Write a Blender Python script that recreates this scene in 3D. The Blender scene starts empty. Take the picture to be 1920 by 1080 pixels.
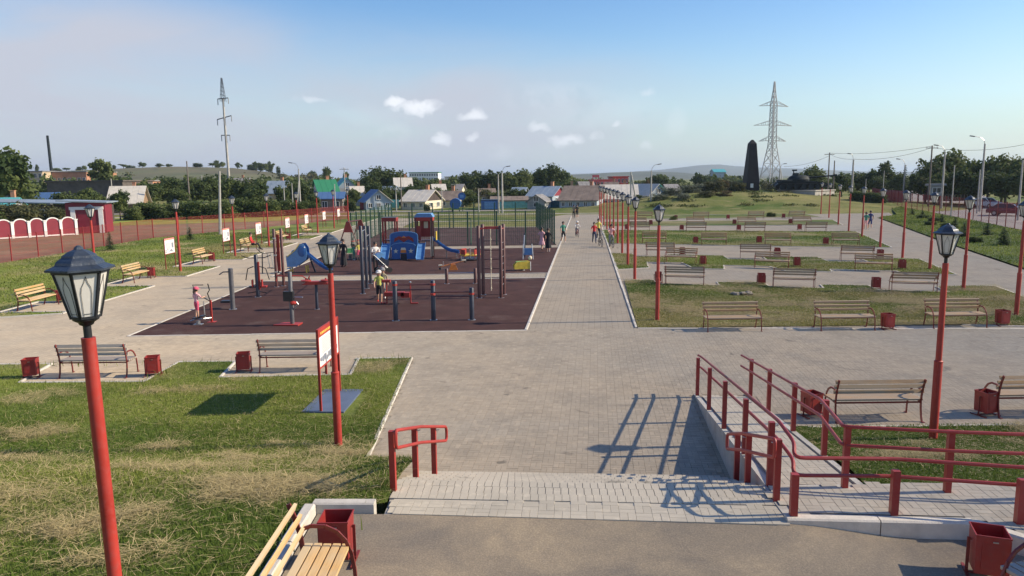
import bpy, bmesh, math, random
import numpy as np
from mathutils import Vector, Matrix, noise as mnoise
from mathutils.geometry import tessellate_polygon

random.seed(7)
RNG = np.random.default_rng(11)
scene = bpy.context.scene
COL = scene.collection
PI = math.pi

# ------------------------------------------------------------------ camera
FPX, CAM_H = 1400.0, 5.0
PITCH, ROLL = math.atan(205 / 1400), math.radians(0.65)
cam_data = bpy.data.cameras.new("camera")
cam_data.sensor_width = 36.0
cam_data.lens = 36.0 * FPX / 1920
cam_data.clip_start = 0.1
cam_data.clip_end = 30000
cam = bpy.data.objects.new("camera", cam_data)
COL.objects.link(cam)
_F = Vector((0, math.cos(PITCH), -math.sin(PITCH)))
_D = Vector((0, -math.sin(PITCH), -math.cos(PITCH)))
_X = Vector((1, 0, 0))
_right = _X * math.cos(ROLL) + _D * math.sin(ROLL)
_up = _X * math.sin(ROLL) - _D * math.cos(ROLL)
_m = Matrix((_right, _up, -_F)).transposed().to_4x4()
_m.translation = (0, 0, CAM_H)
cam.matrix_world = _m
scene.camera = cam

# ------------------------------------------------------------------ light
SUN_EL, SUN_AZ = math.radians(32), math.radians(88)     # azimuth clockwise from +Y: light comes from the right
EXPOSURE = 0.58
scene.view_settings.view_transform = 'Standard'
scene.view_settings.look = 'None'
scene.view_settings.gamma = 1
scene.view_settings.exposure = EXPOSURE
scene.view_settings.use_curve_mapping = False
scene.cycles.max_bounces = 6
scene.cycles.volume_bounces = 0
scene.cycles.transparent_max_bounces = 16
world = bpy.data.worlds.new("World")
scene.world = world
world.use_nodes = True

sun_d = bpy.data.lights.new("sun", 'SUN')
sun_d.energy = 4.7
sun_d.angle = math.radians(0.5)
sun_d.color = (1.0, 0.85, 0.65)
sun = bpy.data.objects.new("sun", sun_d)
COL.objects.link(sun)
_sd = Vector((math.sin(SUN_AZ) * math.cos(SUN_EL), math.cos(SUN_AZ) * math.cos(SUN_EL), math.sin(SUN_EL)))
sun.rotation_euler = _sd.to_track_quat('Z', 'Y').to_euler()

def build_world():
    nt = world.node_tree
    N, L = nt.nodes, nt.links
    N.clear()
    def math_(op, a, b=None, c=None, clamp=False):
        n = N.new('ShaderNodeMath'); n.operation = op; n.use_clamp = clamp
        for i, v in enumerate((a, b, c)):
            if v is None: continue
            if isinstance(v, (int, float)): n.inputs[i].default_value = v
            else: L.new(v, n.inputs[i])
        return n.outputs[0]
    out = N.new('ShaderNodeOutputWorld')
    bg = N.new('ShaderNodeBackground')
    sky = N.new('ShaderNodeTexSky')
    sky.sky_type = 'NISHITA'
    sky.sun_disc = False
    sky.sun_elevation = SUN_EL
    sky.sun_rotation = SUN_AZ
    sky.altitude = 300
    sky.air_density = 1.15
    sky.dust_density = 0.7
    sky.ozone_density = 1.6
    tc = N.new('ShaderNodeTexCoord')
    sep = N.new('ShaderNodeSeparateXYZ'); L.new(tc.outputs['Generated'], sep.inputs[0])
    x, y, z = sep.outputs
    az = math_('ARCTAN2', x, y)
    el = math_('ARCSINE', z)
    # thin veil of high cloud, stronger to the left
    cmb = N.new('ShaderNodeCombineXYZ')
    L.new(math_('MULTIPLY', az, 1.5), cmb.inputs[0]); L.new(math_('MULTIPLY', el, 6.0), cmb.inputs[1])
    cmb.inputs[2].default_value = 3.7
    n1 = N.new('ShaderNodeTexNoise'); n1.inputs['Scale'].default_value = 1.7; n1.inputs['Detail'].default_value = 5
    n1.inputs['Roughness'].default_value = 0.5; n1.inputs['Distortion'].default_value = 0.4
    L.new(cmb.outputs[0], n1.inputs['Vector'])
    side = N.new('ShaderNodeMapRange'); side.interpolation_type = 'SMOOTHSTEP'
    side.inputs['From Min'].default_value = 0.50; side.inputs['From Max'].default_value = -0.10
    L.new(az, side.inputs['Value'])
    high = N.new('ShaderNodeMapRange'); high.interpolation_type = 'SMOOTHSTEP'
    high.inputs['From Min'].default_value = 0.20; high.inputs['From Max'].default_value = 0.11
    L.new(math_('ADD', el, math_('MULTIPLY', az, 0.12)), high.inputs['Value'])
    veil = math_('MULTIPLY', math_('MULTIPLY', side.outputs[0], high.outputs[0]),
                 math_('MULTIPLY_ADD', n1.outputs['Fac'], 2.8, -0.5, clamp=True))
    low = N.new('ShaderNodeMapRange'); low.interpolation_type = 'SMOOTHSTEP'
    low.inputs['From Min'].default_value = 0.20; low.inputs['From Max'].default_value = 0.0
    L.new(el, low.inputs['Value'])
    # small fair-weather clouds, low over the horizon
    n2 = N.new('ShaderNodeTexNoise'); n2.inputs['Scale'].default_value = 38; n2.inputs['Detail'].default_value = 6
    L.new(tc.outputs['Generated'], n2.inputs['Vector'])
    n3 = N.new('ShaderNodeTexNoise'); n3.inputs['Scale'].default_value = 14; n3.inputs['Detail'].default_value = 3
    L.new(tc.outputs['Generated'], n3.inputs['Vector'])
    def direction(px, py):
        d = (_right * (px - 960) - _up * (py - 540) + _F * FPX).normalized()
        return math.atan2(d.x, d.y), math.asin(d.z)
    puffs = [(742, 189, 17, 8, 1), (785, 200, 46, 13, 1), (885, 216, 24, 11, .8), (828, 259, 18, 10, .75), (880, 257, 11, 7, .6),
             (1010, 236, 20, 12, .5), (1062, 262, 32, 13, .65), (1122, 257, 14, 9, .4), (1153, 229, 9, 6, .5), (1276, 230, 20, 28, .15),
             (575, 188, 30, 6, .4), (740, 248, 26, 22, .14), (930, 285, 30, 14, .14), (1215, 272, 14, 9, .3), (1040, 180, 90, 26, .13),
             (1210, 174, 18, 6, .3), (1120, 205, 120, 34, .10), (700, 215, 110, 20, .08)]
    acc = None
    az_w = math_('ADD', az, math_('MULTIPLY_ADD', n3.outputs['Fac'], .04, -.02))
    el_w = math_('ADD', el, math_('MULTIPLY_ADD', n2.outputs['Fac'], .03, -.015))
    for px, py, rx, ry, s in puffs:
        a0, e0 = direction(px, py)
        dx = math_('MULTIPLY', math_('SUBTRACT', az_w, a0), FPX / rx * 0.85)
        dy = math_('MULTIPLY', math_('SUBTRACT', el_w, e0), FPX / ry * 0.85)
        r2 = math_('ADD', math_('MULTIPLY', dx, dx), math_('MULTIPLY', dy, dy))
        g = math_('MULTIPLY', math_('SUBTRACT', 1.0, r2, clamp=True), s)
        acc = g if acc is None else math_('MAXIMUM', acc, g)
    puff = math_('MULTIPLY', acc, math_('MULTIPLY_ADD', n2.outputs['Fac'], 7.0, -2.4, clamp=True), clamp=True)
    def mixc(fac, a, b):
        m = N.new('ShaderNodeMix'); m.data_type = 'RGBA'
        if isinstance(fac, float): m.inputs['Factor'].default_value = fac
        else: L.new(fac, m.inputs['Factor'])
        for s, v in (('A', a), ('B', b)):
            sock = [i for i in m.inputs if i.name == s and i.type == 'RGBA'][0]
            if isinstance(v, tuple): sock.default_value = v
            else: L.new(v, sock)
        return [o for o in m.outputs if o.type == 'RGBA'][0]
    hs = N.new('ShaderNodeHueSaturation'); hs.inputs['Saturation'].default_value = 1.4; hs.inputs['Hue'].default_value = 0.512; hs.inputs['Value'].default_value = 1.12
    L.new(sky.outputs[0], hs.inputs['Color'])
    c = hs.outputs[0]
    c = mixc(math_('MULTIPLY', low.outputs[0], SKY_LOW), c, SKY_LOW_COL)
    c = mixc(math_('MULTIPLY', veil, .95), c, VEIL_COL)
    c = mixc(math_('MULTIPLY', puff, 1.1, clamp=True), c, PUFF_COL)
    L.new(c, bg.inputs['Color'])
    bg.inputs['Strength'].default_value = SKY_STRENGTH
    L.new(bg.outputs[0], out.inputs['Surface'])
SKY_STRENGTH = 0.101
SKY_LOW = 0.55
SKY_LOW_COL = (2.9, 4.1, 5.5, 1)
VEIL_COL = (4.0, 4.15, 4.75, 1)
PUFF_COL = (6.6, 6.8, 7.2, 1)
build_world()

# ------------------------------------------------------------------ projection helpers: where a ray from the viewpoint meets the ground
def ray(px, py):
    return _right * (px - 960) - _up * (py - 540) + _F * FPX
def G(px, py, z=0.0):
    d = ray(px, py); t = (z - CAM_H) / d.z
    return Vector((d.x * t, d.y * t, z))
def AT(px, py, Y):
    d = ray(px, py); t = Y / d.y
    return Vector((d.x * t, Y, CAM_H + d.z * t))
def sm(a, b, x):
    t = np.clip((x - a) / (b - a), 0, 1)
    return t * t * (3 - 2 * t)

# ------------------------------------------------------------------ mesh helpers
KIDS = {}
def adopt(o, parent):
    if parent is not None:
        o.parent = parent
        KIDS.setdefault(parent.name, []).append(o)
class MB:
    def __init__(s): s.v = []; s.f = []; s.m = []
    def add(s, vs, fs, m=0):
        o = len(s.v); s.v += [tuple(q) for q in vs]
        s.f += [tuple(i + o for i in q) for q in fs]; s.m += [m] * len(fs)
        return s
    def box(s, c, d, rz=0, m=0, rx=0, ry=0):
        R = Matrix.Rotation(rz, 3, 'Z') @ Matrix.Rotation(ry, 3, 'Y') @ Matrix.Rotation(rx, 3, 'X')
        c = Vector(c); h = Vector(d) / 2
        vs = [c + R @ Vector((x * h.x, y * h.y, z * h.z)) for x in (-1, 1) for y in (-1, 1) for z in (-1, 1)]
        return s.add(vs, [(0, 1, 3, 2), (4, 6, 7, 5), (0, 4, 5, 1), (2, 3, 7, 6), (0, 2, 6, 4), (1, 5, 7, 3)], m)
    def beam(s, a, b, w, h, m=0, up=(0, 0, 1)):
        a, b = Vector(a), Vector(b); d = (b - a).normalized(); u = Vector(up)
        if abs(d.dot(u)) > .98: u = Vector((0, 1, 0))
        x = d.cross(u).normalized(); y = x.cross(d)
        q = [x * i * w / 2 + y * j * h / 2 for i, j in ((-1, -1), (1, -1), (1, 1), (-1, 1))]
        return s.add([a + k for k in q] + [b + k for k in q],
                     [(3, 2, 1, 0), (4, 5, 6, 7), (0, 1, 5, 4), (1, 2, 6, 5), (2, 3, 7, 6), (3, 0, 4, 7)], m)
    def tube(s, pts, r, n=8, m=0, cap=True):
        pts = [Vector(p) for p in pts]
        rs = r if isinstance(r, (list, tuple)) else [r] * len(pts)
        vs, fs = [], []
        x = None
        for i, p in enumerate(pts):
            d = (pts[min(i + 1, len(pts) - 1)] - pts[max(i - 1, 0)]).normalized()
            if x is None:
                u = Vector((0, 0, 1)) if abs(d.z) < .9 else Vector((1, 0, 0))
                x = d.cross(u).normalized()
            else:
                x = (x - d * x.dot(d)).normalized()
            y = d.cross(x)
            for k in range(n):
                a = 2 * PI * k / n
                vs.append(p + (x * math.cos(a) + y * math.sin(a)) * rs[i])
        for i in range(len(pts) - 1):
            for k in range(n):
                k2 = (k + 1) % n
                fs.append((i * n + k, i * n + k2, (i + 1) * n + k2, (i + 1) * n + k))
        if cap:
            fs.append(tuple(range(n - 1, -1, -1))); o = (len(pts) - 1) * n
            fs.append(tuple(range(o, o + n)))
        return s.add(vs, fs, m)
    def lathe(s, prof, n=12, m=0, c=(0, 0, 0), a0=0, sx=1, sy=1):
        c = Vector(c); vs, fs = [], []
        for r, z in prof:
            for k in range(n):
                a = a0 + 2 * PI * k / n
                vs.append(c + Vector((r * math.cos(a) * sx, r * math.sin(a) * sy, z)))
        for i in range(len(prof) - 1):
            for k in range(n):
                k2 = (k + 1) % n
                fs.append((i * n + k, i * n + k2, (i + 1) * n + k2, (i + 1) * n + k))
        fs.append(tuple(range(n - 1, -1, -1))); o = (len(prof) - 1) * n
        fs.append(tuple(range(o, o + n)))
        return s.add(vs, fs, m)
    def prism(s, poly, a, b, m=0):
        """poly: list of 2-D points; a,b functions mapping (u,v) to the two end faces"""
        n = len(poly)
        vs = [a(*q) for q in poly] + [b(*q) for q in poly]
        fs = [(i, (i + 1) % n, n + (i + 1) % n, n + i) for i in range(n)]
        tri = tessellate_polygon([[Vector((u, v, 0)) for u, v in poly]])
        fs += [tuple(t) for t in tri] + [tuple(n + i for i in reversed(t)) for t in tri]
        return s.add(vs, fs, m)
    def ball(s, c, r, m=0, n=10, k=6):
        rx, ry, rz = r if isinstance(r, (tuple, list)) else (r, r, r)
        prof = [(math.sin(PI * i / k), -math.cos(PI * i / k)) for i in range(k + 1)]
        prof[0] = (.02, -1); prof[-1] = (.02, 1)
        vs0 = len(s.v)
        s.lathe(prof, n, m)
        for i in range(vs0, len(s.v)):
            x, y, z = s.v[i]; s.v[i] = (c[0] + x * rx, c[1] + y * ry, c[2] + z * rz)
        return s
    def mesh(s, name, mats, smooth=False):
        me = bpy.data.meshes.new(name)
        me.from_pydata(s.v, [], s.f)
        for q in (mats if isinstance(mats, (list, tuple)) else [mats]): me.materials.append(q)
        me.polygons.foreach_set('material_index', s.m)
        if smooth: me.polygons.foreach_set('use_smooth', [True] * len(s.f))
        bm = bmesh.new(); bm.from_mesh(me); bmesh.ops.recalc_face_normals(bm, faces=bm.faces); bm.to_mesh(me); bm.free()
        if smooth:
            try: me.set_sharp_from_angle(angle=math.radians(40))
            except Exception: pass
        return me
    def build(s, name, mats, parent=None, smooth=False, label=None, kind=None, loc=None):
        o = bpy.data.objects.new(name, s.mesh(name, mats, smooth))
        COL.objects.link(o)
        adopt(o, parent)
        if label: o['label'] = label
        if kind: o['kind'] = kind
        if loc is not None: o.location = loc
        return o

def thing(name, label, cat, loc=(0, 0, 0), rz=0, group=None):
    o = bpy.data.objects.new(name, None); COL.objects.link(o)
    o.empty_display_size = .2
    o.location = loc; o.rotation_euler = (0, 0, rz)
    o['label'] = label; o['category'] = cat
    if group: o['group'] = group
    return o
def tag(o, label, cat, group=None, kind=None):
    o['label'] = label; o['category'] = cat
    if group: o['group'] = group
    if kind: o['kind'] = kind
    return o
def structure(o, kind='structure'):
    o['kind'] = kind; return o
def copy_tree(o, parent=None):
    c = o.copy(); COL.objects.link(c)
    adopt(c, parent)
    for ch in list(KIDS.get(o.name, ())): copy_tree(ch, c)
    return c
def place(proto, loc, rz, label, first, group=None, sc=None):
    o = proto if first else copy_tree(proto)
    o.location = loc; o.rotation_euler = (0, 0, rz); o['label'] = label
    if group: o['group'] = group
    if sc: o.scale = (sc, sc, sc)
    return o
ORD = ['first', 'second', 'third', 'fourth', 'fifth', 'sixth', 'seventh', 'eighth', 'ninth', 'tenth', 'eleventh', 'twelfth',
       'thirteenth', 'fourteenth', 'fifteenth', 'sixteenth', 'seventeenth', 'eighteenth', 'nineteenth', 'twentieth',
       'twenty-first', 'twenty-second', 'twenty-third', 'twenty-fourth', 'twenty-fifth', 'twenty-sixth', 'twenty-seventh', 'twenty-eighth']

# ------------------------------------------------------------------ materials
def nodes(name):
    m = bpy.data.materials.new(name); m.use_nodes = True
    nt = m.node_tree; b = nt.nodes['Principled BSDF']
    return m, nt, nt.nodes, nt.links, b
def mixrgb(N, L, fac, a, b, mode='MIX'):
    m = N.new('ShaderNodeMix'); m.data_type = 'RGBA'; m.blend_type = mode
    if isinstance(fac, (int, float)): m.inputs[0].default_value = fac
    else: L.new(fac, m.inputs[0])
    for i, v in ((6, a), (7, b)):
        if isinstance(v, tuple): m.inputs[i].default_value = v if len(v) == 4 else v + (1,)
        else: L.new(v, m.inputs[i])
    return m.outputs[2]
def ramp_fac(N, L, src, lo, hi):
    r = N.new('ShaderNodeMapRange'); r.inputs['From Min'].default_value = lo; r.inputs['From Max'].default_value = hi
    r.clamp = True; L.new(src, r.inputs['Value']); return r.outputs[0]
def tex_noise(N, L, scale, detail=4, vec=None, rough=.55, dist=0):
    n = N.new('ShaderNodeTexNoise'); n.inputs['Scale'].default_value = scale; n.inputs['Detail'].default_value = detail
    n.inputs['Roughness'].default_value = rough; n.inputs['Distortion'].default_value = dist
    if vec is not None: L.new(vec, n.inputs['Vector'])
    return n.outputs['Fac']
def pos(N): return N.new('ShaderNodeNewGeometry').outputs['Position']
def mat(name, col, rough=.6, metal=0.0, var=.18, scale=6.0, bump=0.0, bscale=40.0, dirt=0.0, dirtcol=(.12, .09, .06), objvar=0.0, spec=.5):
    m, nt, N, L, b = nodes(name)
    p = pos(N)
    f = tex_noise(N, L, scale, 5, p)
    dark = tuple(c * (1 - var) for c in col); lite = tuple(min(1, c * (1 + var)) for c in col)
    c = mixrgb(N, L, ramp_fac(N, L, f, .3, .7), dark, lite)
    if dirt:
        g = tex_noise(N, L, scale * .45, 7, p, .7)
        c = mixrgb(N, L, ramp_fac(N, L, g, .62 - dirt * .25, .75), c, dirtcol)
    if objvar:
        oi = N.new('ShaderNodeObjectInfo')
        mr = N.new('ShaderNodeMapRange'); L.new(oi.outputs['Random'], mr.inputs['Value'])
        mr.inputs['To Min'].default_value = 1 - objvar; mr.inputs['To Max'].default_value = 1 + objvar
        hsv = N.new('ShaderNodeHueSaturation'); L.new(mr.outputs[0], hsv.inputs['Value']); L.new(c, hsv.inputs['Color'])
        c = hsv.outputs[0]
    L.new(c, b.inputs['Base Color'])
    r2 = N.new('ShaderNodeMapRange'); L.new(f, r2.inputs['Value'])
    r2.inputs['To Min'].default_value = max(.02, rough - .1); r2.inputs['To Max'].default_value = min(1, rough + .12)
    L.new(r2.outputs[0], b.inputs['Roughness'])
    b.inputs['Metallic'].default_value = metal
    b.inputs['Specular IOR Level'].default_value = spec
    if bump:
        bn = N.new('ShaderNodeBump'); bn.inputs['Strength'].default_value = bump; bn.inputs['Distance'].default_value = .02
        L.new(tex_noise(N, L, bscale, 6, p), bn.inputs['Height']); L.new(bn.outputs[0], b.inputs['Normal'])
    return m
def paint(name, col, rough=.45, chips=.5, rust=(.11, .045, .022), objvar=.08):
    m, nt, N, L, b = nodes(name)
    p = pos(N)
    big = tex_noise(N, L, 1.7, 5, p, .6); mid = tex_noise(N, L, 14, 6, p, .75); fine = tex_noise(N, L, 60, 4, p, .7)
    c = mixrgb(N, L, ramp_fac(N, L, big, .3, .72), tuple(q * .78 for q in col), tuple(min(1, q * 1.15 + .006) for q in col))
    fade = mixrgb(N, L, ramp_fac(N, L, mid, .45, .8), c, tuple(q * .8 + .03 for q in col))
    st = N.new('ShaderNodeMath'); st.operation = 'MULTIPLY'; L.new(ramp_fac(N, L, mid, .60, .68), st.inputs[0]); L.new(ramp_fac(N, L, fine, .45, .6), st.inputs[1])
    k = N.new('ShaderNodeMath'); k.operation = 'MULTIPLY'; L.new(st.outputs[0], k.inputs[0]); k.inputs[1].default_value = chips
    c = mixrgb(N, L, k.outputs[0], fade, rust)
    oi = N.new('ShaderNodeObjectInfo'); mr = N.new('ShaderNodeMapRange'); L.new(oi.outputs['Random'], mr.inputs['Value'])
    mr.inputs['To Min'].default_value = 1 - objvar; mr.inputs['To Max'].default_value = 1 + objvar
    hsv = N.new('ShaderNodeHueSaturation'); L.new(mr.outputs[0], hsv.inputs['Value']); L.new(c, hsv.inputs['Color'])
    L.new(hsv.outputs[0], b.inputs['Base Color'])
    r2 = N.new('ShaderNodeMapRange'); L.new(mid, r2.inputs['Value']); r2.inputs['To Min'].default_value = rough - .12; r2.inputs['To Max'].default_value = rough + .25
    L.new(r2.outputs[0], b.inputs['Roughness'])
    bn = N.new('ShaderNodeBump'); bn.inputs['Strength'].default_value = .25; bn.inputs['Distance'].default_value = .002
    L.new(fine, bn.inputs['Height']); L.new(bn.outputs[0], b.inputs['Normal'])
    return m
def wood(name, col, grain=.35, weather=(.35, .33, .30), wfac=.25):
    m, nt, N, L, b = nodes(name)
    tc = N.new('ShaderNodeTexCoord')
    mp = N.new('ShaderNodeMapping'); mp.inputs['Scale'].default_value = (1.2, 26, 26); L.new(tc.outputs['Object'], mp.inputs['Vector'])
    g = tex_noise(N, L, 1.5, 6, mp.outputs[0], .65, 1.5)
    big = tex_noise(N, L, 2.3, 4, pos(N))
    c = mixrgb(N, L, ramp_fac(N, L, g, .32, .68), tuple(q * (1 - grain) for q in col), tuple(min(1, q * 1.15) for q in col))
    oi = N.new('ShaderNodeObjectInfo')
    mm = N.new('ShaderNodeMath'); mm.operation = 'MULTIPLY_ADD'; L.new(oi.outputs['Random'], mm.inputs[0]); mm.inputs[1].default_value = .4
    L.new(big, mm.inputs[2])
    c = mixrgb(N, L, ramp_fac(N, L, mm.outputs[0], .75 - wfac, 1.05 - wfac * .5), c, weather)
    L.new(c, b.inputs['Base Color']); b.inputs['Roughness'].default_value = .62
    bn = N.new('ShaderNodeBump'); bn.inputs['Strength'].default_value = .35; bn.inputs['Distance'].default_value = .004
    L.new(g, bn.inputs['Height']); L.new(bn.outputs[0], b.inputs['Normal'])
    return m
def tinted(name, rough=.8, trans=0.0, fine=0.0, fscale=30, attr='tint', bump=0.0, gain=1.0):
    """colour read from a per-face or per-vertex colour attribute of the thing itself"""
    m, nt, N, L, b = nodes(name); b.inputs['Diffuse Roughness'].default_value = 0.75
    a = N.new('ShaderNodeAttribute'); a.attribute_name = attr
    c = a.outputs['Color']
    if fine:
        f = tex_noise(N, L, fscale, 6, pos(N), .7)
        c = mixrgb(N, L, 1.0, c, mixrgb(N, L, f, (1 - fine,) * 3, (1 + fine,) * 3), 'MULTIPLY')
    L.new(c, b.inputs['Base Color']); b.inputs['Roughness'].default_value = rough
    b.inputs['Specular IOR Level'].default_value = .25
    if bump:
        bn = N.new('ShaderNodeBump'); bn.inputs['Strength'].default_value = bump; bn.inputs['Distance'].default_value = .05
        L.new(tex_noise(N, L, fscale, 6, pos(N), .7), bn.inputs['Height']); L.new(bn.outputs[0], b.inputs['Normal'])
    if trans:
        t = N.new('ShaderNodeBsdfTranslucent'); L.new(c, t.inputs['Color'])
        ms = N.new('ShaderNodeMixShader'); ms.inputs[0].default_value = trans
        L.new(b.outputs[0], ms.inputs[1]); L.new(t.outputs[0], ms.inputs[2])
        L.new(ms.outputs[0], N['Material Output'].inputs['Surface'])
    return m

AXIS = math.radians(-6.4)     # the walkway runs 6.4 degrees clockwise of +Y
def paving_nodes(N, L, colour, joint=(.12, .105, .085), cell=.2):
    """colour of 10x20 cm concrete pavers seen too far away to be modelled"""
    p = pos(N)
    mp = N.new('ShaderNodeMapping'); mp.inputs['Rotation'].default_value = (0, 0, -AXIS); L.new(p, mp.inputs['Vector'])
    br = N.new('ShaderNodeTexBrick'); L.new(mp.outputs[0], br.inputs['Vector'])
    br.inputs['Scale'].default_value = 1.0
    br.inputs['Brick Width'].default_value = .2; br.inputs['Row Height'].default_value = .1
    br.inputs['Mortar Size'].default_value = .006; br.inputs['Mortar Smooth'].default_value = .2
    br.offset = 0.0
    br.inputs['Color1'].default_value = (.93, .93, .93, 1); br.inputs['Color2'].default_value = (1.05, 1.04, 1.03, 1)
    br.inputs['Mortar'].default_value = (.62, .60, .58, 1)
    return mixrgb(N, L, 1.0, colour, br.outputs['Color'], 'MULTIPLY')
def stain_colour(N, L, grey, warm, dark):
    p = pos(N)
    a = tex_noise(N, L, .16, 6, p, .6, .5); d = tex_noise(N, L, .7, 6, p, .65)
    e = tex_noise(N, L, 4.5, 5, p, .7)
    c = mixrgb(N, L, ramp_fac(N, L, a, .38, .62), grey, warm)
    c = mixrgb(N, L, ramp_fac(N, L, d, .46, .72), c, dark)
    c = mixrgb(N, L, ramp_fac(N, L, e, .52, .8), c, tuple(x * 1.2 for x in warm))
    s = tex_noise(N, L, .9, 3, p, .5, 1.5)
    c = mixrgb(N, L, ramp_fac(N, L, s, .66, .74), c, tuple(x * .72 for x in dark))
    return c
def m_paving(name, grey, warm, dark, brick=True, objvar=0, attr=False, rough=.85):
    m, nt, N, L, b = nodes(name); b.inputs['Diffuse Roughness'].default_value = 0.75
    c = stain_colour(N, L, grey, warm, dark)
    if brick: c = paving_nodes(N, L, c)
    if attr:
        a = N.new('ShaderNodeAttribute'); a.attribute_name = 'tint'
        c = mixrgb(N, L, 1.0, c, a.outputs['Color'], 'MULTIPLY')
    if objvar:
        oi = N.new('ShaderNodeObjectInfo'); mr = N.new('ShaderNodeMapRange'); L.new(oi.outputs['Random'], mr.inputs['Value'])
        mr.inputs['To Min'].default_value = 1 - objvar; mr.inputs['To Max'].default_value = 1 + objvar
        hs = N.new('ShaderNodeHueSaturation'); L.new(mr.outputs[0], hs.inputs['Value']); L.new(c, hs.inputs['Color']); c = hs.outputs[0]
    L.new(c, b.inputs['Base Color']); b.inputs['Roughness'].default_value = rough; b.inputs['Specular IOR Level'].default_value = .3
    bn = N.new('ShaderNodeBump'); bn.inputs['Strength'].default_value = .3; bn.inputs['Distance'].default_value = .006
    L.new(tex_noise(N, L, 90, 5, pos(N), .7), bn.inputs['Height']); L.new(bn.outputs[0], b.inputs['Normal'])
    return m
PG, PW, PD = (.355, .312, .243), (.405, .335, .24), (.295, .255, .195)
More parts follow.
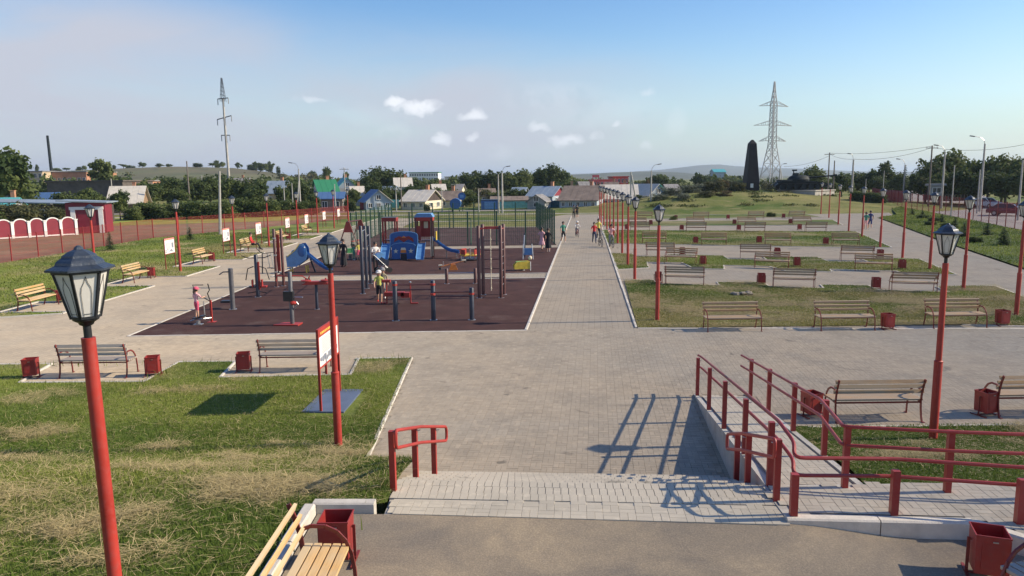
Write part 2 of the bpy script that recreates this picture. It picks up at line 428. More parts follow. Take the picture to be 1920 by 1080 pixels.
M = dict(
    paving=m_paving('paving', PG, PW, PD),
    paver=m_paving('paver', PG, PW, PD, brick=False, objvar=.06),
    paver_many=m_paving('paver_many', PG, PW, PD, brick=False, attr=True),
    pale_paver=m_paving('pale_paver', (.48, .44, .355), (.52, .465, .36), (.40, .365, .29), brick=False, objvar=.05),
    pale_paver_many=m_paving('pale_paver_many', (.48, .44, .355), (.52, .465, .36), (.40, .365, .29), brick=False, attr=True),
    joint=mat('joint_sand', (.20, .175, .14), .95, var=.3),
    kerb=mat('kerb_concrete', (.50, .47, .41), .85, var=.15, scale=5, bump=.3, bscale=60, objvar=.07),
    concrete=mat('concrete', (.36, .35, .32), .85, var=.15, scale=3, bump=.3, bscale=50, dirt=.3, dirtcol=(.2, .18, .15)),
    asphalt=None,
    rubber=mat('rubber', (.066, .034, .030), .95, spec=.15, var=.22, scale=1.3, bump=.5, bscale=220, dirt=.25, dirtcol=(.115, .082, .07)),
    court=mat('court_rubber', (.070, .042, .038), .95, spec=.15, var=.2, scale=.8, bump=.3, bscale=120, dirt=.2, dirtcol=(.11, .09, .08)),
    red=paint('red_paint', (.35, .026, .016), .45),
    wine=paint('wine_paint', (.27, .020, .017), .42),
    bin_red=paint('bin_paint', (.26, .018, .015), .45, .6),
    frame=mat('bench_frame_paint', (.17, .025, .02), .45, var=.18, scale=9, dirt=.15, dirtcol=(.10, .03, .02)),
    slat=wood('bench_slat', (.43, .28, .15), .38, (.34, .27, .19), .32),
    slat_new=wood('bench_slat_varnished', (.62, .37, .12), .35, (.55, .43, .26), .42),
    slat_grey=wood('bench_slat_weathered', (.36, .27, .19), .35, (.38, .34, .29), .4),
    black=mat('black_metal', (.022, .024, .028), .4, .3, var=.2, scale=10),
    roofblue=mat('lantern_roof', (.038, .05, .07), .38, .2, var=.25, scale=9, bump=.3, bscale=30),
    navy=mat('navy_paint', (.018, .022, .04), .42, var=.2, scale=8),
    brown=mat('brown_paint', (.085, .03, .028), .45, var=.2, scale=8),
    grey=mat('grey_paint', (.10, .10, .11), .45, .1, var=.15, scale=8),
    steel=mat('steel', (.42, .43, .44), .35, .8, var=.1),
    galv=mat('galvanised_lattice', (.32, .33, .34), .5, .35, var=.1, scale=1),
    cream=mat('cream_plaster', (.62, .56, .42), .85, var=.1, scale=2, bump=.2),
    white=mat('white_paint', (.74, .73, .70), .6, var=.07, scale=4, dirt=.1, dirtcol=(.5, .48, .44)),
    print=mat('board_print', (.72, .70, .68), .45, var=.04, scale=3),
    ink=mat('board_ink', (.20, .22, .27), .5, var=.4, scale=40),
    gold=mat('yellow_letters', (.75, .50, .08), .5),
    blue=mat('blue_plastic', (.02, .10, .30), .35, var=.12),
    ltblue=mat('light_blue_plastic', (.10, .24, .46), .35, var=.12),
    sky_paint=mat('pale_blue_paint', (.32, .38, .43), .6),
    teal=mat('teal_paint', (.03, .16, .19), .6, var=.2, scale=2, dirt=.2, dirtcol=(.06, .10, .11)),
    teal_roof=mat('turquoise_roof', (.08, .36, .38), .5, var=.15),
    green_roof=mat('green_roof', (.03, .19, .09), .5, var=.15),
    green=mat('green_fence_paint', (.018, .075, .045), .5, var=.2),
    ltgreen=mat('light_green_plastic', (.10, .38, .12), .45),
    yellow=mat('yellow_plastic', (.68, .50, .06), .4),
    orange=mat('orange_plastic', (.62, .20, .04), .4),
    crimson=mat('crimson_metal_panel', (.20, .016, .032), .5, var=.12, scale=1.5, dirt=.1, dirtcol=(.18, .05, .05)),
    tank_green=mat('tank_paint', (.014, .022, .024), .7, 0, spec=.25, var=.25, scale=1.5),
    black_stone=mat('polished_black_stone', (.010, .011, .014), .55, var=.3, scale=1, spec=.2, bump=.6, bscale=3),
    rubber_black=mat('tyre_rubber', (.02, .02, .02), .8),
    slate_roof=mat('grey_slate_roof', (.22, .215, .21), .85, var=.25, scale=1.2, bump=.4, bscale=6),
    pale_roof=mat('pale_corrugated_roof', (.52, .49, .42), .7, var=.12, scale=1.5),
    dark_roof=mat('dark_weathered_roof', (.10, .085, .075), .9, var=.3, scale=1),
    brown_roof=mat('brown_weathered_roof', (.19, .15, .12), .9, var=.25, scale=1),
    zinc_roof=mat('zinc_roof', (.27, .33, .38), .5, .2, var=.12, scale=1),
    blue_roof=mat('blue_roof', (.07, .14, .28), .5, var=.12),
    log=mat('log_wall', (.24, .16, .10), .9, var=.35, scale=3),
    brick_wall=mat('orange_brick_wall', (.40, .20, .12), .9, var=.2, scale=.6),
    beige_wall=mat('beige_wall', (.50, .40, .27), .9, var=.15, scale=.8),
    grey_wall=mat('grey_wall', (.30, .31, .31), .9, var=.15, scale=.8),
    bluegrey_wall=mat('blue_grey_wall', (.30, .36, .42), .8, var=.12, scale=.8),
    dark_wall=mat('dark_timber_wall', (.06, .045, .04), .9, var=.3, scale=1),
    redroof=mat('red_roof', (.48, .07, .06), .6, var=.15, scale=1),
    pinkred=mat('pink_red_fascia', (.70, .12, .13), .5),
    wood_pole=mat('weathered_timber_pole', (.16, .14, .12), .9, var=.3, scale=4),
    conc_pole=mat('concrete_pole', (.38, .37, .34), .85, var=.15, scale=3, dirt=.3, dirtcol=(.25, .24, .22)),
    dirt=mat('bare_earth', (.19, .145, .08), .95, var=.35, scale=.35, bump=.4, bscale=12, dirt=1.0, dirtcol=(.115, .125, .045)),
    road=mat('dusty_road', (.24, .215, .20), .9, var=.15, scale=.4, dirt=.3, dirtcol=(.29, .25, .21)),
    pale_track=mat('gravel_track', (.38, .35, .29), .92, var=.2, scale=.5),
    hill=mat('hill_grass', (.095, .105, .042), .95, var=.35, scale=.03, dirt=.8, dirtcol=(.13, .10, .06)),
    hill_far=mat('far_hill', (.07, .085, .055), .95, var=.3, scale=.004, dirt=.5, dirtcol=(.11, .10, .06)),
    leaf=tinted('leaves', .75, .3), blade=tinted('grass_blades', .8, .25), lawn=tinted('lawn', .95, 0, .35, 14, bump=.6),
    bark=mat('bark', (.10, .08, .06), .95, var=.3, scale=8, bump=.5, bscale=25),
    skin=mat('skin', (.50, .30, .21), .6, var=.05),
    hair=mat('dark_hair', (.03, .02, .015), .6), hair_fair=mat('fair_hair', (.28, .18, .09), .6),
)
M['rubble'] = mat('rubble_stone', (.20, .18, .15), .95, var=.4, scale=8)
def m_asphalt():
    m, nt, N, L, b = nodes('asphalt'); b.inputs['Diffuse Roughness'].default_value = 0.75
    p = pos(N)
    big = tex_noise(N, L, .55, 6, p, .6, .6); mid = tex_noise(N, L, 3.2, 6, p, .7); fine = tex_noise(N, L, 42, 4, p, .85)
    c = mixrgb(N, L, ramp_fac(N, L, big, .36, .66), (.23, .20, .16), (.46, .37, .245))
    c = mixrgb(N, L, ramp_fac(N, L, mid, .45, .8), c, (.30, .25, .185))
    c = mixrgb(N, L, ramp_fac(N, L, fine, .45, .75), mixrgb(N, L, 1.0, c, (.74, .74, .74), 'MULTIPLY'), mixrgb(N, L, 1.0, c, (1.24, 1.23, 1.21), 'MULTIPLY'))
    L.new(c, b.inputs['Base Color']); b.inputs['Roughness'].default_value = .92; b.inputs['Specular IOR Level'].default_value = .25
    bn = N.new('ShaderNodeBump'); bn.inputs['Strength'].default_value = .6; bn.inputs['Distance'].default_value = .008
    L.new(fine, bn.inputs['Height']); L.new(bn.outputs[0], b.inputs['Normal'])
    return m
M['asphalt'] = m_asphalt()
def m_glass(name, col, rough, alpha=1, trans=0.0):
    m, nt, N, L, b = nodes(name)
    f = tex_noise(N, L, 12, 4, pos(N))
    c = mixrgb(N, L, f, tuple(x * .85 for x in col), col)
    L.new(c, b.inputs['Base Color']); b.inputs['Roughness'].default_value = rough
    b.inputs['Transmission Weight'].default_value = trans
    return m
M['lantern_glass'] = m_glass('lantern_glass', (.78, .77, .72), .25, trans=.18)
M['window_glass'] = m_glass('window_glass', (.05, .06, .07), .08)
M['car_glass'] = m_glass('car_glass', (.03, .035, .04), .05)
def cloth(name, col): return mat(name, col, .85, var=.15, scale=12)
# ================================================================== THE SETTING
def nz(x, y, s, seed=0.0):
    """smooth value noise on arrays, 0..1"""
    x = np.asarray(x, float) / s + seed * 17.31; y = np.asarray(y, float) / s + seed * 9.77
    xi = np.floor(x).astype(np.int64); yi = np.floor(y).astype(np.int64); fx = x - xi; fy = y - yi
    def h(a, b):
        n = (a * 374761393 + b * 668265263 + int(seed * 1013)) & 0xffffffff
        n = ((n ^ (n >> 13)) * 1274126177) & 0xffffffff
        return ((n ^ (n >> 16)) & 0xffff) / 65535.0
    fx = fx * fx * (3 - 2 * fx); fy = fy * fy * (3 - 2 * fy)
    return (h(xi, yi) * (1 - fx) + h(xi + 1, yi) * fx) * (1 - fy) + (h(xi, yi + 1) * (1 - fx) + h(xi + 1, yi + 1) * fx) * fy
def fbm(x, y, s, seed=0.0, k=4):
    a, t, w = 0, 0, 1.0
    for i in range(k):
        a = a + w * nz(x, y, s / 2 ** i, seed + i * 1.7); t += w; w *= .55
    return a / t
def inside(poly, x, y):
    x = np.asarray(x); y = np.asarray(y); r = np.zeros(x.shape, bool)
    n = len(poly)
    for i in range(n):
        x0, y0 = poly[i][0], poly[i][1]; x1, y1 = poly[(i + 1) % n][0], poly[(i + 1) % n][1]
        if y0 == y1: continue
        c = ((y0 > y) != (y1 > y)) & (x < (x1 - x0) * (y - y0) / (y1 - y0) + x0)
        r ^= c
    return r
def np_mesh(name, co, faces, mats, tint=None, domain='POINT', smooth=False, k=None):
    """faces: (n,k) int array"""
    me = bpy.data.meshes.new(name)
    n, k = faces.shape
    me.vertices.add(len(co)); me.vertices.foreach_set('co', np.ascontiguousarray(co, dtype=np.float32).ravel())
    me.loops.add(n * k); me.loops.foreach_set('vertex_index', np.ascontiguousarray(faces, dtype=np.int32).ravel())
    me.polygons.add(n); me.polygons.foreach_set('loop_start', np.arange(0, n * k, k, dtype=np.int32))
    try: me.polygons.foreach_set('loop_total', np.full(n, k, dtype=np.int32))
    except Exception: pass
    for q in (mats if isinstance(mats, (list, tuple)) else [mats]): me.materials.append(q)
    if tint is not None:
        a = me.color_attributes.new('tint', 'FLOAT_COLOR', domain)
        c = np.ones((len(tint), 4), np.float32); c[:, :3] = tint
        a.data.foreach_set('color', c.ravel())
    me.update(calc_edges=True); me.validate()
    me.polygons.foreach_set('use_smooth', np.full(len(me.polygons), bool(smooth)))
    return me
def link(name, me, parent=None, kind=None):
    o = bpy.data.objects.new(name, me); COL.objects.link(o); adopt(o, parent)
    if kind: o['kind'] = kind
    return o
def sheet(name, poly, z, m, parent=None, kind='structure', thick=0):
    vs = [(p[0], p[1], z if len(p) < 3 or not isinstance(z, type(None)) else p[2]) for p in poly]
    tri = tessellate_polygon([[Vector((a, b, 0)) for a, b, _ in vs]])
    b = MB()
    fs = []
    for t in tri:
        a = [Vector(vs[i]) for i in t]
        fs.append(t if (a[1] - a[0]).cross(a[2] - a[0]).z > 0 else t[::-1])
    b.add(vs, fs)
    me = bpy.data.meshes.new(name); me.from_pydata(b.v, [], b.f); me.materials.append(m)
    return link(name, me, parent, kind)
XY = lambda l, z=0: [tuple(G(a, b, z)[:2]) for a, b in l]

# grass colours (base colours of grass itself)
GREEN1, GREEN2, OLIVE, STRAW = (np.array(c) for c in ((.095, .145, .022), (.19, .23, .042), (.26, .225, .085), (.55, .45, .24)))
def straw_mask(x, y, dry=0.0):
    s = fbm(x + .35 * y, y * 2.1, 2.6, 3.0, 4) + .45 * (fbm(x, y * 1.3, .7, 5.0, 3) - .5)
    return sm(.585 - dry, .76 - dry, s)
def lawn_tint(x, y, dry=0.0, extra=None, rnd=None):
    g = fbm(x, y, 3.3, 1.0, 4); d = straw_mask(x, y, dry)
    if extra is not None: d = np.clip(d + extra, 0, 1)
    o = sm(.45, .75, fbm(x, y, 5.1, 8.0, 3) + dry + (0 if extra is None else extra * .6))
    t = GREEN1 + (GREEN2 - GREEN1) * sm(.3, .7, g)[:, None]
    t = t + (OLIVE - t) * (o * .75)[:, None]
    t = t + (STRAW * .75 - t) * (d * .6 * (.4 + 1.0 * fbm(x, y, .35, 4.0, 3)))[:, None]
    return t
def blobs(x, y, lst):
    r = np.zeros(np.shape(x))
    for cx, cy, rx, ry, s in lst: r = np.maximum(r, s * np.exp(-((x - cx) / rx) ** 2 - ((y - cy) / ry) ** 2))
    return r
LAWNS = []
def lawn(name, poly, hfun, cell, dry=0.0, extra=None, base=0.02, parent=None, rough=.03, kind='structure'):
    """a ground sheet of turf: a grid clipped to a polygon, with its own height and patchy colour"""
    xs = [p[0] for p in poly]; ys = [p[1] for p in poly]
    bm = bmesh.new()
    x0, x1, y0, y1 = min(xs), max(xs), min(ys), max(ys)
    nx = max(2, int((x1 - x0) / cell)); ny = max(2, int((y1 - y0) / cell))
    vs = [bm.verts.new((p[0], p[1], 0)) for p in poly]
    tri = tessellate_polygon([[Vector((p[0], p[1], 0)) for p in poly]])
    for t in tri:
        a = [vs[i] for i in t]
        if (a[1].co - a[0].co).cross(a[2].co - a[0].co).z < 0: a = a[::-1]
        try: bm.faces.new(a)
        except ValueError: pass
    for i in range(1, nx):
        bmesh.ops.bisect_plane(bm, geom=bm.verts[:] + bm.edges[:] + bm.faces[:], plane_co=(x0 + (x1 - x0) * i / nx, 0, 0), plane_no=(1, 0, 0))
    for i in range(1, ny):
        bmesh.ops.bisect_plane(bm, geom=bm.verts[:] + bm.edges[:] + bm.faces[:], plane_co=(0, y0 + (y1 - y0) * i / ny, 0), plane_no=(0, 1, 0))
    me = bpy.data.meshes.new(name); bm.to_mesh(me); bm.free()
    n = len(me.vertices); co = np.zeros(n * 3, np.float32); me.vertices.foreach_get('co', co); co = co.reshape(-1, 3)
    x, y = co[:, 0], co[:, 1]
    ex = extra(x, y) if extra else None
    co[:, 2] = base + (hfun(x, y) if hfun else 0) + rough * (fbm(x, y, .9, 2.0, 3) - .5)
    me.vertices.foreach_set('co', co.ravel())
    a = me.color_attributes.new('tint', 'FLOAT_COLOR', 'POINT'); c = np.ones((n, 4), np.float32)
    c[:, :3] = lawn_tint(x.astype(float), y.astype(float), dry, ex) * .8
    a.data.foreach_set('color', c.ravel()); me.materials.append(M['lawn'])
    me.polygons.foreach_set('use_smooth', np.ones(len(me.polygons), bool)); me.update()
    return link(name, me, parent, kind)
def blades(name, poly, hfun, count, h, w, dry=0.0, extra=None, base=0.02, dens=None, flat=0.0, long=1.7):
    """grass blades and mown hay strands, one mesh of many thin tapering faces"""
    xs = [p[0] for p in poly]; ys = [p[1] for p in poly]
    n = int(count)
    x = RNG.uniform(min(xs), max(xs), n * 4); y = RNG.uniform(min(ys), max(ys), n * 4)
    if dens: k = RNG.random(n * 4) < dens(x, y); x, y = x[k], y[k]
    k = inside(poly, x, y); x, y = x[k][:n], y[k][:n]; n = len(x)
    ex = extra(x, y) if extra else None
    d = straw_mask(x, y, dry)
    if ex is not None: d = np.clip(d + ex, 0, 1)
    hay = RNG.random(n) < np.clip(d * .85 + .06 + flat, 0, 1)
    z = base + (hfun(x, y) if hfun else 0)
    ang = RNG.uniform(0, 2 * PI, n)
    tall = h * (0.5 + .9 * RNG.random(n)) * (0.65 + .7 * fbm(x, y, 1.7, 9.0, 3))
    lean = np.where(hay, 1.5 + RNG.random(n) * .7, .25 + .5 * RNG.random(n))
    L = np.where(hay, tall * long * (.6 + .9 * RNG.random(n)), tall)
    dx, dy = np.cos(ang), np.sin(ang)
    ww = w * (.6 + .8 * RNG.random(n)) * np.where(hay, .8, 1)
    px, py = -dy * ww / 2, dx * ww / 2
    up = L * np.cos(np.minimum(lean, 1.45)); out = L * np.sin(np.minimum(lean, 1.45))
    z0 = z + np.where(hay, .01 + .05 * RNG.random(n) * (1 + d), -.01)
    co = np.zeros((n, 5, 3))
    for i, (t, wf) in enumerate(((0, 1), (0, -1), (.55, -.75), (.55, .75), (1, 0))):
        bend = t * t * .5 + t * .5
        co[:, i, 0] = x + dx * out * bend + px * wf; co[:, i, 1] = y + dy * out * bend + py * wf
        co[:, i, 2] = z0 + up * (t * 1.15 - t * t * .15)
    idx = np.arange(n)[:, None] * 5
    f = np.concatenate([idx + [0, 1, 2], idx + [0, 2, 3], idx + [3, 2, 4]], 0).reshape(-1, 3)
    base_t = lawn_tint(x, y, dry - .12, None if ex is None else ex * .3)
    var = (.75 + .6 * RNG.random(n))[:, None]
    t = np.where(hay[:, None], (STRAW + (OLIVE * 1.3 - STRAW) * (.55 * RNG.random(n) ** 1.5)[:, None]) * (.55 + .6 * RNG.random(n))[:, None], base_t * var * 1.1)
    tint = np.repeat(t, 5, axis=0)
    me = np_mesh(name, co.reshape(-1, 3), f, M['blade'], tint)
    return tag(link(name, me), *BLADE_TAG.get(name, ('short rough grass and mown hay growing on the lawn', 'grass')), kind='stuff')
BLADE_TAG = {}

# ---- far ground and hills
def heightfield(name, xs, ys, fn, m):
    X, Y = np.meshgrid(xs, ys); Zv = fn(X, Y)
    co = np.stack([X, Y, Zv], -1).reshape(-1, 3); nx = len(xs)
    i, j = np.meshgrid(np.arange(len(ys) - 1), np.arange(nx - 1), indexing='ij')
    a = (i * nx + j).ravel()
    f = np.stack([a, a + 1, a + nx + 1, a + nx], 1)
    return link(name, np_mesh(name, co, f, m, smooth=True), None, 'structure')
def mound_h(X, Y):
    return 2.3 * np.exp(-((X - 41) / 20) ** 2 - ((Y - 131) / 19) ** 2) + .9 * np.exp(-((X - 26) / 11) ** 2 - ((Y - 122) / 9) ** 2)
def far_ground(X, Y):
    return -.07 + 0 * X
def m_field():
    m, nt, N, L, b = nodes('field_grass')
    p = pos(N)
    a = tex_noise(N, L, .045, 6, p, .6); c2 = tex_noise(N, L, .35, 6, p, .65); f = tex_noise(N, L, 6, 6, p, .75)
    c = mixrgb(N, L, ramp_fac(N, L, a, .42, .60), (.075, .115, .025), (.20, .19, .07))
    c = mixrgb(N, L, ramp_fac(N, L, c2, .48, .75), c, (.24, .21, .10))
    c = mixrgb(N, L, 1.0, c, mixrgb(N, L, f, (.35, .35, .35), (1.6, 1.6, 1.6)), 'MULTIPLY')
    L.new(c, b.inputs['Base Color']); b.inputs['Roughness'].default_value = .95; b.inputs['Specular IOR Level'].default_value = .1
    bn = N.new('ShaderNodeBump'); bn.inputs['Strength'].default_value = .8; bn.inputs['Distance'].default_value = .08
    L.new(f, bn.inputs['Height']); L.new(bn.outputs[0], b.inputs['Normal'])
    return m
M['field'] = m_field()
gx = np.concatenate([np.linspace(-9000, -700, 8), np.linspace(-600, 600, 40), np.linspace(700, 9000, 8)])
gy = np.concatenate([np.linspace(-60, 300, 40), np.linspace(330, 1000, 14), np.linspace(1200, 14000, 14)])
heightfield('ground', gx, gy, far_ground, M['field'])
heightfield('monument_mound', np.linspace(-2, 92, 140), np.linspace(93, 190, 140),
            lambda X, Y: mound_h(X, Y) - .12 + .5 * sm(.1, .6, mound_h(X, Y)) * (fbm(X, Y, 5, 4.0, 4) - .25), M['field'])
def ridge(X, Y):
    px = 960 + X / Y * 1414
    top = np.interp(px, [-700, -200, 50, 200, 330, 440, 520, 600, 680], [4, 9, 13.5, 14.5, 15.5, 14.5, 11, 5.5, -2])
    return (top + 1.6 * (fbm(X, Y, 90, 2.0, 3) - .5)) * np.exp(-((Y - 520) / 170) ** 2) - .3
heightfield('grassy_hill', np.linspace(-900, -40, 120), np.linspace(230, 900, 50), ridge, M['hill'])
def far_hills(X, Y):
    px = 960 + X / Y * 1414
    top = np.interp(px, [-2500, -600, 300, 800, 980, 1080, 1180, 1240, 1290, 1312, 1350, 1380, 1430, 1500, 1620, 1900, 2600],
                    [20, 26, 22, 14, 22, 34, 44, 56, 74, 84, 88, 76, 64, 52, 26, 12, 30])
    return (top + 9 * (fbm(X, Y, 500, 6.0, 4) - .5)) * np.exp(-((Y - 5200) / 900) ** 2) - 1
heightfield('distant_hills', np.linspace(-7000, 7000, 260), np.linspace(3200, 7600, 30), far_hills, M['hill_far'])
def near_ridge(X, Y):
    px = 960 + X / Y * 1414
    top = np.interp(px, [850, 960, 1060, 1150, 1220, 1280, 1340, 1420, 1600, 1750], [-2, 5, 13, 18, 20, 16, 8, 6, 2, -2])
    return (top + 4 * (fbm(X, Y, 160, 7.0, 4) - .5)) * np.exp(-((Y - 1900) / 330) ** 2) - 1
heightfield('wooded_ridge', np.linspace(-200, 1500, 150), np.linspace(1200, 2600, 30), near_ridge, M['hill_far'])

# ---- paved park
WALK_L = lambda Y: .52 + (Y - 24.6) * .1007     # left and right edge of the walkway
WALK_R = lambda Y: 4.15 + (Y - 24.6) * .0985
PLAZA = ([(-1.75, 11.0), (-2.6, 12.23), (-2.81, 20.6), (-4.4, 20.55), (-4.26, 18.9), (-7.53, 18.8), (-7.7, 20.4), (-9.43, 20.4), (-9.41, 18.45),
          (-12.52, 18.5), (-12.85, 20.35), (-26, 20.45), (-26, 25.35), (-17.55, 28.6)] +
         [p for a, b in ((29.0, 31.6), (36.2, 39.8), (44.5, 48.3), (52.8, 56.4), (61.0, 64.8), (69.0, 72.6)) for p in ((-17.5, a), (-20.3, a), (-20.3, b), (-17.5, b))] +
         [(-17.5, 99), (-12.0, 99), (-11.6, 79.5)] + [(2.9, 78.6), (5.6, 99.5), (7.8, 104), (12.3, 104)])
RFIELD = [(11.9, 99.5), (37.8, 99.9), (64.5, 141.5), (67.1, 140.5), (47.0, 92.0), (42.9, 87.8), (31.6, 54.2), (26.8, 38.8), (21.0, 22), (19.0, 14.35),
          (5.95, 14.35), (4.9, 12.5), (4.7, 9.2), (3.2, 9.3), (3.2, 11.5)]
PLAZA_POLY = PLAZA + RFIELD
sheet('plaza_paving_bed', PLAZA_POLY, -.010, M['paving'])
# playground and court surfacing
RUB1 = [(-12.65, 24.2), (-12.65, 37.3), (WALK_L(37.4) - .12, 37.45), (WALK_L(24.5) - .12, 24.45)]
RUB2 = [(-12.7, 39.3), (-12.6, 53.9), (WALK_L(54.2) - .12, 54.3), (WALK_L(39.6) - .12, 39.6)]
COURT = [(-12.1, 56.2), (-12.7, 78.6), (2.75, 77.6), (WALK_L(56.4) - .3, 56.4)]
sheet('playground_surface', RUB1, .004, M['rubber']); sheet('playground_surface', RUB2, .004, M['rubber'])
sheet('court_surface', COURT, .004, M['court'])
# raised asphalt terrace at the near end, with the stairs and ramp down to the plaza
TOPZ = .9
ASPHALT = [(-2.45, 8.80), (-1.68, 8.76), (3.24, 8.32), (3.24, 8.25), (5.25, 8.06), (6.3, 6.9), (7.6, 5.3), (8.2, 1.0), (-2.45, 1.0)]
def terrace_z(x, y): return TOPZ - .15 * sm(3.15, 4.8, x)
def asphalt_terrace():
    xs = list(np.linspace(-2.45, 2.1, 5)) + list(np.linspace(2.3, 4.9, 14)) + [5.3, 6.3, 8.2]
    yt = lambda x: 8.80 - .06 * (x + 2.45) if x < -1.68 else (8.78 - .0935 * (x + 1.68) if x < 3.3 else (8.44 - .08 * (x - 3.3) if x < 5.35 else 8.30 - 1.2 * (x - 5.35)))
    bm = MB(); n = len(xs)
    for x in xs:
        for k in range(9): bm.v.append((x, 1 + (yt(x) - 1) * k / 8, float(terrace_z(x, 0))))
    for i in range(n - 1):
        for k in range(8): bm.f.append((i * 9 + k, i * 9 + 9 + k, i * 9 + 10 + k, i * 9 + k + 1)); bm.m.append(0)
    o = bm.build('asphalt_terrace', M['asphalt'], None, True); o['kind'] = 'structure'
asphalt_terrace()

def paver_field(name, poly_test, x0, x1, y0, y1, zf, single_m, many_m, parent_name, yaw=AXIS, limit=300, near=None, tilt=0.0012, o=(0, 0), hmax=None):
    """pavers in a basket-weave of 20 cm cells; the nearest `limit` are objects of their own, the others one mesh"""
    ca, sa = math.cos(yaw), math.sin(yaw)
    R = max(abs(x0), abs(x1), abs(y0), abs(y1)) * 1.5
    cx, cy = (x0 + x1) / 2, (y0 + y1) / 2; rad = math.hypot(x1 - x0, y1 - y0) / 2
    n = int(rad / .2) + 2
    i, j = np.meshgrid(np.arange(-n, n + 1), np.arange(-n, n + 1)); i = i.ravel(); j = j.ravel()
    cells = []
    for k in (0, 1):
        odd = (i + j) % 2 == 0
        u = i * .2 + np.where(odd, (k - .5) * .1, 0); v = j * .2 + np.where(odd, 0, (k - .5) * .1)
        cells.append(np.stack([u, v, odd], 1))
    c = np.concatenate(cells)
    X = cx + c[:, 0] * ca - c[:, 1] * sa; Y = cy + c[:, 0] * sa + c[:, 1] * ca
    k = (X > x0) & (X < x1) & (Y > y0) & (Y < y1) & poly_test(X, Y)
    X, Y, odd = X[k], Y[k], c[k, 2]
    order = np.argsort(Y * 1.0 + np.abs(X) * .15); X, Y, odd = X[order], Y[order], odd[order]
    root = link(parent_name, None, None, 'structure')
    zc = zf(X, Y); e = .02
    gx_ = (zf(X + e, Y) - zf(X - e, Y)) / (2 * e); gy_ = (zf(X, Y + e) - zf(X, Y - e)) / (2 * e)
    dz = RNG.uniform(-.0012, .0014, len(X)); hw, hl = .0486, .0986
    b = MB(); t = .03; ch = .0025
    vs = []
    for (w_, l_, z_) in ((hw, hl, -t), (hw, hl, -ch), (hw - ch, hl - ch, 0)):
        vs += [(-w_, -l_, z_), (w_, -l_, z_), (w_, l_, z_), (-w_, l_, z_)]
    fs = [(8, 9, 10, 11)] + [(q * 4 + a, q * 4 + (a + 1) % 4, q * 4 + 4 + (a + 1) % 4, q * 4 + 4 + a) for q in (0, 1) for a in range(4)]
    b.add(vs, fs)
    me = b.mesh('paver', single_m)
    m_ = min(limit, len(X))
    for q in range(m_):
        ob = bpy.data.objects.new('paver', me); COL.objects.link(ob); adopt(ob, root)
        a = yaw + (0 if odd[q] else PI / 2)
        nrm = Vector((-gx_[q] + RNG.normal(0, tilt), -gy_[q] + RNG.normal(0, tilt), 1)).normalized()
        xa = Vector((math.cos(a), math.sin(a), 0)); xa = (xa - nrm * xa.dot(nrm)).normalized(); ya = nrm.cross(xa)
        mt = Matrix((xa, ya, nrm)).transposed().to_4x4(); mt.translation = (X[q], Y[q], zc[q] + dz[q]); ob.matrix_local = mt
    if len(X) > m_:
        X, Y, odd, zc, dz, gx2, gy2 = (a[m_:] for a in (X, Y, odd, zc, dz, gx_, gy_))
        a = yaw + np.where(odd > 0, 0, PI / 2); cs, sn = np.cos(a), np.sin(a)
        V = np.array(vs)[4:]; n = len(X)
        lx = V[:, 0][None] * cs[:, None] - V[:, 1][None] * sn[:, None]; ly = V[:, 0][None] * sn[:, None] + V[:, 1][None] * cs[:, None]
        tx, ty = RNG.normal(0, tilt, n)[:, None] + gx2[:, None], RNG.normal(0, tilt, n)[:, None] + gy2[:, None]
        co = np.stack([X[:, None] + lx, Y[:, None] + ly, zc[:, None] + dz[:, None] + V[:, 2][None] + lx * tx + ly * ty], -1).reshape(-1, 3)
        ff = np.array([(4, 5, 6, 7)] + [(a_, (a_ + 1) % 4, 4 + (a_ + 1) % 4, 4 + a_) for a_ in range(4)])
        F = (np.arange(n)[:, None, None] * 8 + ff[None]).reshape(-1, 4)
        tint = np.repeat((1 + RNG.normal(0, .04, n))[:, None] * np.array([[1, 1, 1]]), 8, axis=0)
        link('pavers', np_mesh('pavers', co, F, many_m, tint), root, 'stuff')
    return root
# stairs: parallelogram in plan
ST_L, ST_R, ST_TOP, ST_BOT, NSTEP = -1.62, 3.36, 9.42, 12.0, 6
skew = lambda x: -.07 * (x + 1.62)
def rx0(Y): return 3.34 + (Y - 9.4) * .115           # ramp left and right edge
def rx1(Y): return 4.66 + (Y - 9.4) * .108
RAMP_FOOT, RAMP_TOP = 16.75, 9.45
rampz = lambda X, Y: TOPZ * np.clip((RAMP_FOOT - (np.asarray(Y) + .09 * (np.asarray(X) - 4))) / (RAMP_FOOT - RAMP_TOP), 0, 1)
def flat(z): return lambda X, Y: np.zeros(np.shape(X)) + z
def plaza_test(X, Y):
    k = inside(PLAZA_POLY, X, Y)
    k &= ~inside(RUB1, X, Y)
    k &= ~((X > ST_L - .05) & (X < 3.5) & (Y < ST_BOT + skew(X) + .02))
    k &= ~((X > rx0(Y) - .1) & (X < rx1(Y) + .1) & (Y < RAMP_FOOT - .09 * (X - 4)))
    k &= ~inside(GRASS_R0, X, Y) & ~inside(STRIP1, X, Y)
    return k
GRASS_R0 = [(5.35, 14.4), (19, 14.4), (19, 8.0), (6.3, 9.35), (4.72, 9.55)]
STRIP1 = [(4.2, 24.55), (5.5, 36.2), (6.9, 36.2), (6.9, 34.9), (9.6, 34.2), (9.8, 35.3), (11.9, 34.9), (11.7, 33.6), (13.9, 32.9), (14.2, 34.0), (16.2, 33.6), (16, 32.2), (18.6, 31.4), (18.9, 32.9), (20.6, 33.2), (21.6, 33.0), (19.9, 26.5), (19.1, 23.6), (15, 24.45)]
paver_field('plaza_paving', plaza_test, -13, 19, 11.3, 24.55, flat(0), M['paver'], M['paver_many'], 'plaza_paving')
